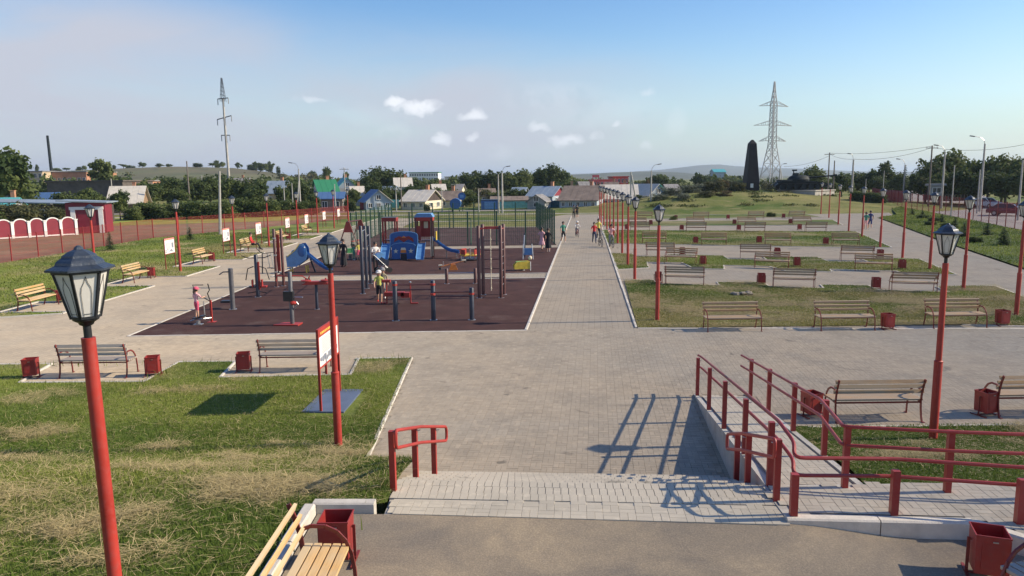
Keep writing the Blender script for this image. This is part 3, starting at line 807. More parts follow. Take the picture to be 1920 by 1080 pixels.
land_poly = [(ST_L - .02, 8.78), (3.24, 8.33), (3.3, 9.1), (ST_L, 9.42)]
paver_field('landing_paving', lambda X, Y: (X > ST_L + .03) & (X < 3.28) & (Y > 8.74 - .085 * (X + 1.68) + .05) & (Y < ST_TOP + skew(X) - .235),
            -1.7, 3.3, 8.2, 9.5, flat(TOPZ + .012), M['pale_paver'], M['pale_paver_many'], 'landing_paving', yaw=math.radians(-5.0))
# stairs of the same pale pavers
st = link('stairs', None, None, 'structure')
for k in range(NSTEP):
    z1 = TOPZ * (NSTEP - k) / NSTEP; ya = ST_TOP + (ST_BOT - ST_TOP) * k / NSTEP; yb = ST_TOP + (ST_BOT - ST_TOP) * (k + 1) / NSTEP
    if k == 0: ya -= .8
    a = lambda u, v: (u, v + skew(u), 0)
    b = MB()
    vs = [(ST_L, ya), (ST_R, ya), (ST_R, yb), (ST_L, yb)]
    zt = z1 - (.0 if k else .0)
    b.add([(x, y + skew(x), -.3) for x, y in vs] + [(x, y + skew(x), zt - .012) for x, y in vs],
          [(0, 1, 5, 4), (1, 2, 6, 5), (2, 3, 7, 6), (3, 0, 4, 7), (4, 5, 6, 7)])
    b.build('step', M['concrete'], st)
sp = lambda X, Y: (X > ST_L + .02) & (X < ST_R - .02)
def stepz(X, Y):
    k = np.floor((np.asarray(Y) - skew(np.asarray(X)) - ST_TOP) / ((ST_BOT - ST_TOP) / NSTEP))
    return TOPZ * (NSTEP - np.clip(k, 0, NSTEP)) / NSTEP
tb = MB()
nb = int((ST_R - ST_L) / .1)
for q in range(nb): xx = ST_L + .05 + q * (ST_R - ST_L - .1) / (nb - 1); tb.box((xx, ST_TOP - .105 + skew(xx), TOPZ - .003 + random.uniform(-.001, .001)), (.0965, .200, .03), rz=-.07)
for k in range(NSTEP):
    z1 = TOPZ * (NSTEP - k) / NSTEP; ya = ST_TOP + (ST_BOT - ST_TOP) * k / NSTEP; w_ = (ST_BOT - ST_TOP) / NSTEP
    nb = int((ST_R - ST_L) / .1)
    for row, (lo, hi) in enumerate(((0.01, w_ - .205), (w_ - .2, w_ - .004))):
        for q in range(nb):
            xx = ST_L + .05 + q * (ST_R - ST_L - .1) / (nb - 1)
            tb.box((xx, ya + (lo + hi) / 2 + skew(xx), z1 - .012 + random.uniform(-.0015, .002)), (.0935, hi - lo, .03), rz=-.07)
tb.box(((ST_L + ST_R) / 2 - .02, ST_TOP - .42 + skew(.87), TOPZ - .010), (ST_R - ST_L - .12, .40, .03), rz=-.07)
b_ = tb.build('tread_pavers', M['pale_paver'], st); b_['kind'] = 'stuff'
# ramp and its side wall
rb = link('ramp', None, None, 'structure')
w = MB(); ys_ = [RAMP_TOP + .02 + (RAMP_FOOT - RAMP_TOP - .02) * i / 8 for i in range(9)]
vs, fs = [], []
for i, y in enumerate(ys_):
    xa, xb = rx0(y), rx1(y)
    vs += [(xa, y, -.2), (xa, y, float(rampz(xa, y)) + .02), (xa + .09, y, float(rampz(xa, y)) + .02), (xa + .09, y, float(rampz(xa, y)) - .03),
           (xb - .09, y, float(rampz(xb, y)) - .03), (xb - .09, y, float(rampz(xb, y)) + .02), (xb, y, float(rampz(xb, y)) + .02), (xb, y, -.2)]
for i in range(8):
    for k in range(7): fs.append((i * 8 + k, i * 8 + k + 1, i * 8 + 9 + k, i * 8 + 8 + k))
fs.append(tuple(range(8)))
w.add(vs, fs); w.build('ramp_wall', M['concrete'], rb)
pr = paver_field('ramp', lambda X, Y: (X > rx0(Y) + .14) & (X < rx1(Y) - .14) & (Y < RAMP_FOOT - .09 * (X - 4) - .08),
            3.2, 5.7, 9.47, 16.9, lambda X, Y: rampz(X, Y) + .005, M['pale_paver'], M['pale_paver_many'], 'ramp_paving', limit=300)
# the level walk that carries on to the right from the top of the ramp
PLAT = [(3.27, 8.48), (5.36, 8.32), (6.5, 7.05), (8.0, 5.0), (14, 4.9), (14, 8.95), (6.15, 9.47), (3.3, 9.45)]
sheet('upper_walk_bed', PLAT, TOPZ + .02, M['concrete'])
paver_field('upper_walk', lambda X, Y: inside([(3.31, 8.57), (5.42, 8.42), (6.66, 7.0), (8.2, 5.0), (12, 5), (12, 9.02), (6.15, 9.44), (3.34, 9.42)], X, Y),
            3.2, 12, 5.2, 9.5, flat(TOPZ + .035), M['pale_paver'], M['pale_paver_many'], 'upper_walk_paving', yaw=math.radians(-5.0), limit=300)

# ---- kerbs: flush pale kerbstones along the grass, standing ones round the terrace
def kerb(pts, w, h, z, m='kerb', seg=1.0, name='kerb', zf=None, limit_y=26, step=.006):
    root = link(name, None, None, 'structure'); far = MB(); k = 0
    for a, b in zip(pts[:-1], pts[1:]):
        a = Vector((a[0], a[1], 0)); b = Vector((b[0], b[1], 0)); L_ = (b - a).length; n = max(1, round(L_ / seg)); d = (b - a) / n
        for i in range(n):
            p, q = a + d * i, a + d * (i + 1); dd = (q - p).normalized() * step
            p, q = p + dd, q - dd; c = (p + q) / 2; r = math.atan2(d.y, d.x)
            zt = z + (zf(c.x, c.y) if zf else 0) + random.uniform(-.004, .004)
            if c.y < limit_y:
                s = MB(); lx, ly = (q - p).length / 2, w / 2; e = min(.02, w * .2)
                pr_ = [(-ly, -h), (ly, -h), (ly, -e), (ly - e, 0), (-ly + e, 0), (-ly, -e)]
                s.prism(pr_, lambda u, v: (-lx, u, v), lambda u, v: (lx, u, v))
                o = s.build('kerbstone', M[m], root); o.location = (c.x, c.y, zt); o.rotation_euler = (0, 0, r + random.uniform(-.006, .006))
            else: far.box((c.x, c.y, zt - h / 2), ((q - p).length, w, h), r)
    if far.v: o = far.build('kerbstones', M[m], root); o['kind'] = 'stuff'
kerb([(-2.64, 12.1), (-2.87, 20.66), (-4.45, 20.6)], .08, .12, .035)
kerb([(-4.36, 20.6), (-4.22, 18.86), (-7.57, 18.76), (-7.78, 20.45), (-9.38, 20.45), (-9.37, 18.41), (-12.56, 18.45), (-12.92, 20.4), (-26, 20.5)], .08, .12, .035)
kerb([(-26, 25.4), (-17.5, 28.6), (-17.5, 29)], .08, .12, .035)
for a, b, c in ((29.0, 31.6, 36.2), (36.2, 39.8, 44.5), (44.5, 48.3, 52.8), (52.8, 56.4, 61.0), (61, 64.8, 69), (69, 72.6, 99)):
    kerb([(-17.5, a), (-20.3, a), (-20.3, b), (-17.5, b), (-17.5, c)], .08, .12, .03)
kerb([(-12.7, 24.15), (-12.7, 37.4)], .08, .1, .02); kerb([(-12.7, 24.15), (WALK_L(24.4), 24.4)], .08, .1, .018)
kerb([(WALK_L(24.4) - .06, 24.4), (WALK_L(98) - .06, 98)], .1, .1, .03, limit_y=38)
kerb([(-12.7, 37.42), (WALK_L(37.5), 37.55)], .08, .1, .02); kerb([(-12.75, 39.25), (WALK_L(39.5), 39.5)], .08, .1, .02)
kerb([(-12.75, 39.25), (-12.65, 54)], .08, .1, .02)
kerb([(WALK_R(24.6) - .0, 24.6), (WALK_R(98), 98)], .09, .1, .03, limit_y=34)
kerb([(4.2, 24.52), (19.1, 23.58)], .08, .1, .02, limit_y=26)
kerb([(5.9, 14.37), (19, 14.37)], .09, .12, .03)
# terrace kerbs
TK = dict(w=.15, h=.25, z=TOPZ + .13)
kerb([(-1.74, 8.86), (-2.52, 8.88)], name='terrace_kerb', **TK)
kerb([(-2.55, 8.80), (-2.55, 1.0)], name='terrace_kerb', **TK)
kerb([(3.25, 8.46), (5.40, 8.29)], .15, .3, TOPZ + .06, name='terrace_kerb', seg=.95)
kerb([(5.40, 8.30), (6.5, 6.98), (8.05, 4.9)], .15, .3, TOPZ + .06, name='terrace_kerb')

# ---- lawns
def hl(x, y): return .93 * (1 - sm(8.9, 14.2, y)) + .10 * (fbm(x, y, 4.0, 6.0, 2) - .5) * sm(1.5, 4, np.minimum(np.abs(x + 2.6), 9)) * (1 - sm(15, 18, y))
LAWN_L = [(-1.62, 9.0), (-1.66, 12.0), (-1.75, 12.08), (-2.6, 12.2), (-2.84, 20.6), (-4.4, 20.55), (-4.18, 18.82), (-7.6, 18.72), (-7.83, 20.4), (-9.36, 20.4), (-9.33, 18.37),
          (-12.6, 18.41), (-12.95, 20.4), (-27, 20.45), (-27, 2), (-2.62, 2), (-2.62, 8.94), (-1.75, 8.94)]
hay_l = [(-3.9, 9.9, .7, .28, .8), (-6.6, 13.6, .5, .25, .95), (-7.6, 17.6, 1.0, .3, .8), (-5.2, 11.0, 1.3, .4, .5), (-7.2, 9.2, 1.6, .6, .5), (-2.9, 9.7, .5, .4, .7),
         (-3.4, 19.5, .35, .5, .5), (-3.0, 11.2, .35, .7, .4), (-5.2, 8.4, 1.0, .35, .5), (-9, 12.5, 1.2, .4, .45)]
exl = lambda x, y: blobs(x, y, hay_l) - .26 * sm(13.0, 15.0, y) - .35 * blobs(x, y, [(-4.8, 15.5, 2.5, 1.8, 1), (-4.0, 7.2, 1.3, .8, 1)])
lawn('lawn', LAWN_L, hl, .3, .02, exl)
BLADE_TAG.update({
 'joint_weeds': ('sparse weeds rooted in the paving joints beside kerbs and stairs', 'weeds'),
 'lawn_grass': ('rough green lawn grass with mown hay in the left foreground', 'grass'),
 'ramp_grass': ('short green grass in the wedge between the ramp and benches', 'grass'),
 'strip_grass': ('dry yellowish grass strip behind the front row of right-hand benches', 'grass'),
 'field_grass': ('patchy grass strips between the far rows of benches', 'grass'),
 'verge_grass': ('grass beside the left path under the info boards', 'grass'),
 'bank_grass': ('green grass bank between the right-hand path and red fence', 'grass'),
 'kerb_weeds': ('tufts of weeds growing along the foreground kerbs', 'weeds')})
dens_l = lambda x, y: np.clip(1.25 - (np.hypot(x, y) - 7) / 16, .15, 1)
slab = lambda x, y: 1.0 - inside([(-4.42, 15.4), (-3.42, 15.4), (-3.42, 17.12), (-4.42, 17.12)], x, y)
blades('lawn_grass', LAWN_L, hl, 340000, .075, .009, .02, exl, dens=lambda x, y: dens_l(x, y) * (x > -15) * slab(x, y), long=2.6)
hr0 = lambda x, y: .86 * (1 - sm(9.7, 14.0, y)) + .02
lawn('ramp_lawn', GRASS_R0, hr0, .3, -.05, None, base=.0)
blades('ramp_grass', GRASS_R0, hr0, 120000, .055, .010, -.05, None, base=.0, dens=lambda x, y: (x < 14) * 1.0)
lawn('bench_lawn', STRIP1, None, .5, .12)
blades('strip_grass', STRIP1, None, 130000, .05, .02, .14, flat=.1)
STRIPK = 1
STRIPS = [[(5.8, 40.6), (6.62, 49.6), (8.0, 49.1), (7.9, 47.4), (9.8, 46.8), (10.1, 48.3), (13.4, 47.2), (13.2, 45.2), (15.3, 44.6), (15.7, 46.4), (18.8, 45.6), (18.5, 43.3), (20.6, 42.8), (21, 44.9),
           (24.2, 44.2), (22.2, 36.9), (20.0, 37.3), (20.0, 38.6), (17.0, 39.7), (16.7, 38.6), (14.5, 39.2), (14.3, 41.2), (12.0, 42.0), (11.5, 40.2), (10.0, 40.6), (10, 43.6), (8, 44), (7.6, 41.2)],
          [(7.35, 56.9), (8.7, 71.9), (30.6, 66.3), (26.2, 51.2), (20.6, 52.6), (16.0, 54.2)],
          [(9.55, 77.4), (10.6, 85.4), (36.3, 84.5), (33.4, 75.3)],
          [(11.2, 90.2), (12.0, 98.4), (38.5, 98.8), (37.4, 90.2)]]
kerb(STRIP1[1:] , .08, .1, .03, limit_y=20)
for i, s_ in enumerate(STRIPS):
    kerb(s_ + s_[:1], .08, .1, .03, limit_y=20)
    lawn('bench_lawn', s_, None, 1.0, .03 + .05 * (i == 0))
blades('field_grass', STRIPS[0], None, 26000, .06, .03, .08)
blades('field_grass', STRIPS[1], None, 30000, .06, .04, .06)
EDGE = -17.54
VERGE = [(-60, 25.4), (-26, 25.45), (EDGE, 28.65)]
for a, b in ((29.0, 31.6), (36.2, 39.8), (44.5, 48.3), (52.8, 56.4), (61.0, 64.8), (69.0, 72.6)):
    VERGE += [(EDGE, a - .04), (-20.34, a - .04), (-20.34, b + .04), (EDGE, b + .04)]
VERGE += [(EDGE, 99), (-21.5, 99), (-25.0, 88), (-32.6, 68), (-32.6, 44), (-60, 44)]
lawn('verge_lawn', VERGE, lambda x, y: .1 * (fbm(x, y, 3.5, 6.0, 2) - .4) * sm(.5, 2.5, -17.5 - x), 1.0, .0, base=.0, rough=.06)
blades('verge_grass', VERGE, None, 60000, .08, .035, .0, dens=lambda x, y: ((x > -33) & (y < 75)) * 1.0)
BANK = [(19.3, 14), (21.0, 22), (27.0, 38.8), (31.8, 54.1), (43.1, 87.7), (47.6, 93.3), (61, 120.6), (60.1, 120.6), (52.8, 94.8), (46.3, 73.7), (43, 63.8), (38, 46), (32, 25), (28, 14)]
BANK = [(31.8 - 4.8, 38.8), (31.8, 54.1), (43.1, 87.7), (47.4, 92.0), (60.2, 120.0), (52.8, 94.8), (46.3, 73.7), (43, 63.8), (37.5, 44), (32, 25), (23, 25)]
hbank = lambda x, y: .25 * np.clip((x - (19.3 + (y - 14) * .32)) / 8, 0, 1)
lawn('bank_lawn', BANK, hbank, 1.0, -.22)
blades('bank_grass', BANK, hbank, 40000, .12, .05, -.3)
# bare lot and yellow-green field beyond the left fence, road beyond the right one, tracks across the far field
sheet('dirt_lot', [(-32.7, 44.5), (-32.7, 68), (-25.2, 88), (-22, 100), (-45, 104), (-70, 88), (-90, 60), (-60, 44.5)], -.03, M['dirt'])
M['yellow_field'] = mat('yellow_green_field', (.20, .23, .03), .95, var=.3, scale=.4)
sheet('mown_field', [(-60, 84), (-28, 97), (-30, 112), (-66, 108)], -.015, M['yellow_field'])
sheet('road', [(62, 119), (53.8, 93), (46.8, 71), (42.2, 55), (36, 34), (50, 34), (58, 60), (68, 90), (84, 128), (140, 230), (125, 236)], -.02, M['road'])
sheet('gravel_track', [(-60, 108.5), (8, 106.8), (12, 106.9), (70, 112), (70, 114), (12, 108.2), (8, 108.3), (-60, 111.5)], -.03, M['pale_track'])
sheet('gravel_track', [(-17, 90), (5, 90.5), (5, 91.6), (-17, 91.3)], -.035, M['pale_track'])
sheet('village_road', [(-90, 122), (60, 116.5), (60, 119), (-90, 127)], -.03, M['road'])
# a few weeds along the kerbs
def weed_dens(x, y): return np.clip(blobs(x, y, [(-1.95, 10.2, .22, 1.2, 1), (-2.9, 20.3, 1.0, .22, .8), (-4.2, 20.4, .3, .3, .8), (4.95, 9.9, .2, .45, .9), (-2.75, 6, .2, 3, .9), (-12.9, 20.2, 3, .2, .5), (-9.3, 18.8, .2, .6, .6)]), 0, 1)
blades('kerb_weeds', [(-14, 3), (-1.67, 3), (-1.67, 9.5), (4.66, 9.5), (5.1, 12), (-2.6, 12.1), (-2.9, 20.7), (-14, 20.8)],
       lambda x, y: np.where(x > 0, hr0(x, y), hl(x, y)) * ((x < -1.65) | (x > 4.6)) - ((x >= -1.65) & (x <= 4.6)) * .5, 9000, .17, .014, -.3, dens=weed_dens)

JW = [(-13, 12.1), (3.4, 12.1), (5.9, 24.4), (-12.6, 24.1)]
jw = lambda x, y: np.clip(blobs(x, y, [(-2.5, 12.6, .12, .5, 1), (0.6, 12.03, 2.4, .04, .5), (-2.75, 17, .06, 3.5, .6), (3.7, 13.6, .06, 1.6, .9), (-6, 20.75, 2.5, .06, .5), (-3.4, 20.8, .8, .08, .8), (-5, 24.1, 8, .05, .25)]), 0, 1) * (nz(x, y, .12, 3) > .55)
blades('joint_weeds', JW, None, 2600, .045, .01, -.2, base=0.0, dens=jw)
# ================================================================== PARK FURNITURE
# ---- slatted bench: local front = -Y
def make_bench(slat_m, name='park_bench', frame_m='frame', detail=True):
    t = thing(name, 'bench', 'bench')
    Lh = .92
    # side frame: curved back leg and upright, arm that arches over into the front leg, seat bearer
    for s in (-1, 1):
        b = MB(); x = s * (Lh - .05); W, T = .045, .022
        back = [(.30, 0), (.255, .12), (.225, .28), (.215, .42), (.235, .58), (.275, .74), (.335, .90)]
        for (y0, z0), (y1, z1) in zip(back[:-1], back[1:]): b.beam((x, y0, z0), (x, y1, z1 + .004), T, W, up=(1, 0, 0)) if 0 else b.beam((x, y0, z0), (x, y1, z1), T, W)
        arm = [(.238, .62), (.12, .665), (-.02, .66), (-.14, .60), (-.225, .50), (-.275, .37), (-.30, .20), (-.31, 0)]
        for (y0, z0), (y1, z1) in zip(arm[:-1], arm[1:]): b.beam((x, y0, z0), (x, y1, z1), T, W * .8)
        b.beam((x, .215, .405), (x, -.262, .425), T, W * .8)
        b.beam((x, .30, .012), (x, .38, .012), .05, .012); b.beam((x, -.31, .012), (x, -.36, .012), .05, .012)
        b.build('side_frame', M[frame_m], t)
    r = MB(); r.beam((-Lh + .06, .20, .39), (Lh - .06, .20, .39), .03, .03); r.beam((-Lh + .06, -.2, .40), (Lh - .06, -.2, .40), .03, .03)
    r.build('seat_rail', M[frame_m], t)
    s1 = MB(); s1.box((0, 0, 0), (2 * Lh, .075, .034)); me = s1.mesh('slat', M[slat_m])
    def sl(y, z, rx):
        o = link('slat', me, t); o.location = (random.uniform(-.004, .004), y, z); o.rotation_euler = (rx, 0, 0)
    for k in range(5): sl(.165 - k * .095, .442 - .003 * k, .03)
    for y, z in ((.238, .62), (.272, .735), (.318, .85)): sl(y - .03, z, PI / 2 + .36 - PI)
    return t
proto_b = {'a': make_bench('slat'), 'n': make_bench('slat_new'), 'g': make_bench('slat_grey')}
used = {}
def bench(p, rz, label, kind='a', group='slatted park benches'):
    o = place(proto_b[kind], p, rz, label, not used.get(kind), group); used[kind] = 1
    return o
# ---- bin: open square steel box hung in a frame
def make_bin():
    t = thing('litter_bin', 'bin', 'litter bin')
    b = MB(); w0, w1, z0, z1, th = .150, .158, .09, .52, .006
    for s in (-1, 1):
        b.add([(s * w0, -w0, z0), (s * w0, w0, z0), (s * w1, w1, z1), (s * w1, -w1, z1), (s * (w0 - th), -w0, z0), (s * (w0 - th), w0, z0), (s * (w1 - th), w1, z1), (s * (w1 - th), -w1, z1)],
              [(0, 1, 2, 3), (7, 6, 5, 4), (3, 2, 6, 7), (0, 3, 7, 4), (1, 5, 6, 2), (0, 4, 5, 1)])
        q = w0 - th; r_ = w1 - th
        b.add([(-q, s * w0, z0), (q, s * w0, z0), (r_, s * w1, z1), (-r_, s * w1, z1), (-q, s * (w0 - th), z0), (q, s * (w0 - th), z0), (r_, s * (w1 - th), z1), (-r_, s * (w1 - th), z1)],
              [(0, 1, 2, 3), (7, 6, 5, 4), (3, 2, 6, 7), (0, 3, 7, 4), (1, 5, 6, 2), (0, 4, 5, 1)])
    b.box((0, 0, z0 + .005), (2 * w0 - .012, 2 * w0 - .012, .01))
    bd = b.build('bin_body', M['bin_red'], t)
    r = MB()
    for s in (-1, 1): r.box((0, s * .159, z1 - .008), (.33, .01, .02)); r.box((s * .159, 0, z1 - .008), (.01, .308, .02))
    r.build('rim', M['bin_red'], bd)
    d = MB(); d.box((0, -.157, .30), (.20, .006, .28), rx=-.018); d.build('door_panel', M['bin_red'], t)
    k = MB(); k.box((.02, -.163, .46), (.05, .008, .012)); k.build('latch', M['steel'], t)
    for s in (-1, 1):
        f = MB(); f.beam((s * .19, 0, .05), (s * .19, 0, .42), .03, .014); f.beam((s * .165, 0, .40), (s * .20, 0, .40), .02, .02)
        f.beam((s * .19, -.19, .02), (s * .19, .19, .02), .03, .02); f.beam((s * .19, 0, .02), (s * .19, 0, .06), .03, .03)
        f.build('stand', M['frame'], t)
    f = MB(); f.beam((-.19, 0, .03), (.19, 0, .03), .025, .02); f.build('foot_bar', M['frame'], t)
    return t
proto_bin = make_bin(); nbin = [0]
def litter_bin(p, rz, label):
    o = place(proto_bin, p, rz, label, nbin[0] == 0, 'red steel litter bins'); nbin[0] += 1
    return o
# ---- lamp post with six-sided lantern, 4.06 m
def make_lamp():
    t = thing('street_lamp', 'lamp', 'lamp post')
    b = MB(); b.lathe([(.075, -.35), (.075, 1.46), (.07, 1.50)], 14); b.build('lower_pole', M['red'], t, True)
    b = MB(); b.lathe([(.075, 0), (.078, .012), (.078, .03), (.062, .045)], 14, c=(0, 0, 1.48)); b.build('collar', M['red'], t, True)
    b = MB(); b.lathe([(.056, 1.2), (.052, 3.33), (.052, 3.345)], 14); b.build('upper_pole', M['red'], t, True)
    b = MB(); b.lathe([(.03, 3.33), (.03, 3.44), (.05, 3.45), (.06, 3.47), (.095, 3.49), (.10, 3.51)], 12); b.build('neck', M['black'], t, True)
    ln = thing_part('lantern', t)
    r0, r1, z0, z1 = .105, .195, 3.51, 3.875
    P = lambda r, z, k: Vector((r * math.cos(PI / 3 * k + PI / 6), r * math.sin(PI / 3 * k + PI / 6), z))
    b = MB()
    for k in range(6):
        b.beam(P(r0, z0, k), P(r1, z1, k), .02, .016); b.beam(P(r0, z0 + .005, k), P(r0, z0 + .005, k + 1), .02, .02)
        b.beam(P(r1, z1, k), P(r1, z1, k + 1), .024, .02)
    b.build('lantern_frame', M['black'], ln)
    for k in range(6):
        g = MB(); q = .97
        a, c, d, e = P(r0 * q, z0, k), P(r0 * q, z0, k + 1), P(r1 * q, z1, k + 1), P(r1 * q, z1, k)
        n = (a + c); n.z = 0; n.normalize(); n *= .004
        g.add([a, c, d, e, a - n, c - n, d - n, e - n], [(0, 1, 2, 3), (7, 6, 5, 4), (0, 4, 5, 1), (1, 5, 6, 2), (2, 6, 7, 3), (3, 7, 4, 0)])
        o = g.build('glass_pane', M['lantern_glass'], ln)
        # leading on the pane
        w = MB(); nn = n.normalized() * .004
        def Q(u, v): return (a * (1 - u) + c * u) * (1 - v) + (e * (1 - u) + d * u) * v + nn
        for pts in ([(.25, .05), (.25, .55), (.30, .68), (.42, .78), (.5, .92), (.58, .78), (.70, .68), (.75, .55), (.75, .05)], [(.25, .1), (.75, .1)]):
            for (u0, v0), (u1, v1) in zip(pts[:-1], pts[1:]): w.beam(Q(u0, v0), Q(u1, v1), .0026, .003)
        w.build('leading', M['black'], ln) if k == 0 else LEAD.append(w)
    m = MB()
    for w in LEAD: m.add(w.v, w.f)
    m.build('leading', M['black'], ln); LEAD.clear()
    b = MB(); b.lathe([(.245, 3.885), (.245, 3.90), (.175, 3.93), (.168, 3.95), (.155, 3.965), (.125, 3.985), (.12, 4.0), (.09, 4.02), (.075, 4.03), (.035, 4.045), (.03, 4.06), (.012, 4.075)], 6, a0=PI / 6)
    b.build('lamp_roof', M['roofblue'], ln)
    b = MB(); b.lathe([(.03, 3.52), (.035, 3.56), (.05, 3.62), (.045, 3.68), (.02, 3.72)], 8); b.build('bulb', M['white'], ln, True)
    return t
LEAD = []
def thing_part(name, parent):
    o = bpy.data.objects.new(name, None); COL.objects.link(o); o.empty_display_size = .1; adopt(o, parent); return o
proto_lamp = make_lamp(); nl = [0]
def lamp(p, label, rz=0, group='red lamp posts with glass lanterns'):
    o = place(proto_lamp, p, rz, label, nl[0] == 0, group); nl[0] += 1
    o.rotation_euler = (random.uniform(-.004, .004), random.uniform(-.004, .004), rz)
    return o
_l = lamp((-3.31, 5.80, .45), 'large lamp post nearest the viewer in the left foreground grass', .16); _l.rotation_euler = (0, -.014, .16)
lamp(G(635, 845), 'red lamp post in front of the big information board on the left lawn', .05)
lamp((7.93, 13.55, .04), 'red lamp post beside the nearest bench behind the ramp railing')
for i, (px, py) in enumerate([(1232, 601), (1190, 523), (1177, 497), (1166.5, 475), (1158, 457), (1150, 446), (1143.5, 437), (1138, 430), (1132, 423), (1127, 418), (1124, 413)]):
    lamp(G(px, py), '%s nearest red lamp post in the row along the central walkway' % ORD[i] if i else 'nearest red lamp post of the row along the central walkway')
for i, (px, py) in enumerate([(1905, 591), (1806, 543), (1743, 505), (1692, 483), (1650, 464), (1616, 444), (1591, 434), (1571.5, 421), (1554, 408), (1539, 401)]):
    lamp(G(px, py), '%s nearest red lamp post in the row along the right-hand path' % ORD[i] if i else 'red lamp post cut by the right edge, beside the front bin')
for i, Y in enumerate([33.5, 42.1, 50.6, 57.8, 65.8, 72.6, 79.4, 86.5]):
    lamp((-18.8, Y, .02), '%s nearest red lamp post in the row along the left path' % ORD[i] if i else 'red lamp post behind the large foreground lantern, beside the left path')

for _c in KIDS[_l.name]:
    if _c.name.startswith(('lower_pole', 'collar')): _c.location.z = -.25
# ---- benches and bins
R180 = PI
bench((-10.9, 19.15, .0), R180, 'bench seen from behind between two bins in front of the left lawn', 'g')
litter_bin((-12.55, 18.95, 0), .25, 'red bin at the left end of the nearer left-hand bench')
litter_bin((-9.42, 19.05, 0), .25, 'red bin between the two benches backing onto the left lawn')
bench((-5.82, 19.5, 0), R180, 'bench seen from behind, partly hidden by the big information board', 'g')
litter_bin((-7.15, 19.35, 0), .2, 'red bin left of the bench behind the information board')
bench((7.45, 14.95, 0), R180, 'nearest right-hand bench, seen from behind above the ramp railing', 'a')
litter_bin(G(1524, 783) + Vector((0, .1, 0)), .3, 'red bin left of the nearest right-hand bench, behind the ramp railing')
litter_bin(G(1853, 781) + Vector((0, .1, 0)), .3, 'red bin right of the lamp post near the right edge')
bench((10.9, 15.15, 0), R180, 'bench cut by the right edge of the picture behind the railing', 'a')
# foreground, on the asphalt terrace
bench((-1.93, 6.22, TOPZ), PI / 2 - .0, 'close varnished bench at the bottom left corner of the terrace', 'n', 'terrace benches')
litter_bin((-1.93, 7.62, TOPZ), .0, 'red bin on the terrace beyond the foreground bench at bottom left')
bench((5.25, 6.02, TOPZ - .15), -PI / 2 + .28, 'close bench at the bottom right corner behind a red bin', 'g', 'terrace benches')
litter_bin((5.02, 7.42, TOPZ - .15), -.35, 'red bin on the terrace in the bottom right corner')
# front row of the right field, facing the camera
for i, (a, b_) in enumerate([((1325, 622), (1430, 622)), ((1535, 620), (1645, 620)), ((1745, 617), (1855, 614))]):
    p = (G(*a) + G(*b_)) / 2
    bench(p + Vector((0, .31, .0)), 0, 'tan bench facing the camera, %s of three on the front edge of the dry grass' % ['leftmost', 'middle', 'rightmost'][i], 'a')
litter_bin(G(1668, 619) + Vector((0, .15, 0)), .1, 'red bin between the middle and right benches of the front row')
litter_bin(G(1884, 612) + Vector((0, .15, 0)), .1, 'red bin right of the rightmost front-row bench')
ROWS = [  # (facing, [bench base left/right px], [bin base px])
    ('away', [(1251, 1317, 532), (1450, 1523, 537), (1666, 1750, 545)], [(1234, 530), (1427, 533), (1642, 542)]),
    ('facing', [(1247, 1302, 495), (1416, 1475, 504), (1605, 1670, 509)], [(1318, 497), (1494, 500), (1691, 505)]),
    ('away', [(1215, 1263, 479), (1390, 1441, 483), (1576, 1633, 487)], [(1279, 479), (1457, 480), (1650, 484)]),
    ('facing', [(1206, 1246, 457), (1317, 1360, 460), (1437, 1481, 461), (1563, 1610, 461)], [(1304, 457), (1423, 456), (1548, 459)]),
    ('away', [(1184, 1216, 433), (1288, 1321, 434), (1397, 1431, 434), (1510, 1546, 434)], [(1175, 431), (1278, 432), (1385, 432), (1499, 431)]),
    ('facing', [(1181, 1211, 423), (1290, 1319, 423), (1385, 1417, 423), (1490, 1520, 422)], [(1220, 422), (1377, 421), (1482, 420)]),
    ('away', [(1195, 1222, 410), (1300, 1327, 411), (1402, 1430, 410), (1478, 1506, 409)], [(1267, 412), (1365, 411), (1469, 409)]),
]
for r, (face, bs, bn) in enumerate(ROWS):
    L0 = G((bs[0][0] + bs[0][1]) / 2, bs[0][2]); L1 = G((bs[-1][0] + bs[-1][1]) / 2, bs[-1][2])
    rot = math.atan2(L1.y - L0.y, L1.x - L0.x) * .9
    for i, (x0, x1, y) in enumerate(bs):
        p = G((x0 + x1) / 2, y)
        f = Vector((math.sin(rot), -math.cos(rot), 0)) * (.31 if face == 'facing' else -.31)
        bench(p - f * 1.0 if face == 'facing' else p - f * -1.0 * -1.0, rot + (0 if face == 'facing' else PI),
              'bench %s from the walkway, %s row behind the front benches, %s' % (ORD[i], ORD[r], 'facing the camera' if face == 'facing' else 'back to camera'), 'a')
    for i, (x, y) in enumerate(bn):
        litter_bin(G(x, y), rot + .1, 'red bin %s from the walkway, %s row behind the front benches' % (ORD[i], ORD[r]))
# left path, facing it
LBY = [30.0, 38.1, 46.5, 54.6, 63.0, 70.6]
for i, Y in enumerate(LBY):
    bench((-19.3, Y, .01), PI / 2, ('bench facing the left path, %s nearest of the path row' % ORD[i]) if i != 3 else 'bench facing the left path with a person in red sitting on it', 'n')
for i, Y in enumerate([31.45, 39.5, 47.6, 64.3]):
    litter_bin((-19.2, Y, .01), .2, 'red bin beside the %s nearest bench of the left path' % ['very', 'second', 'third', 'fifth'][i])

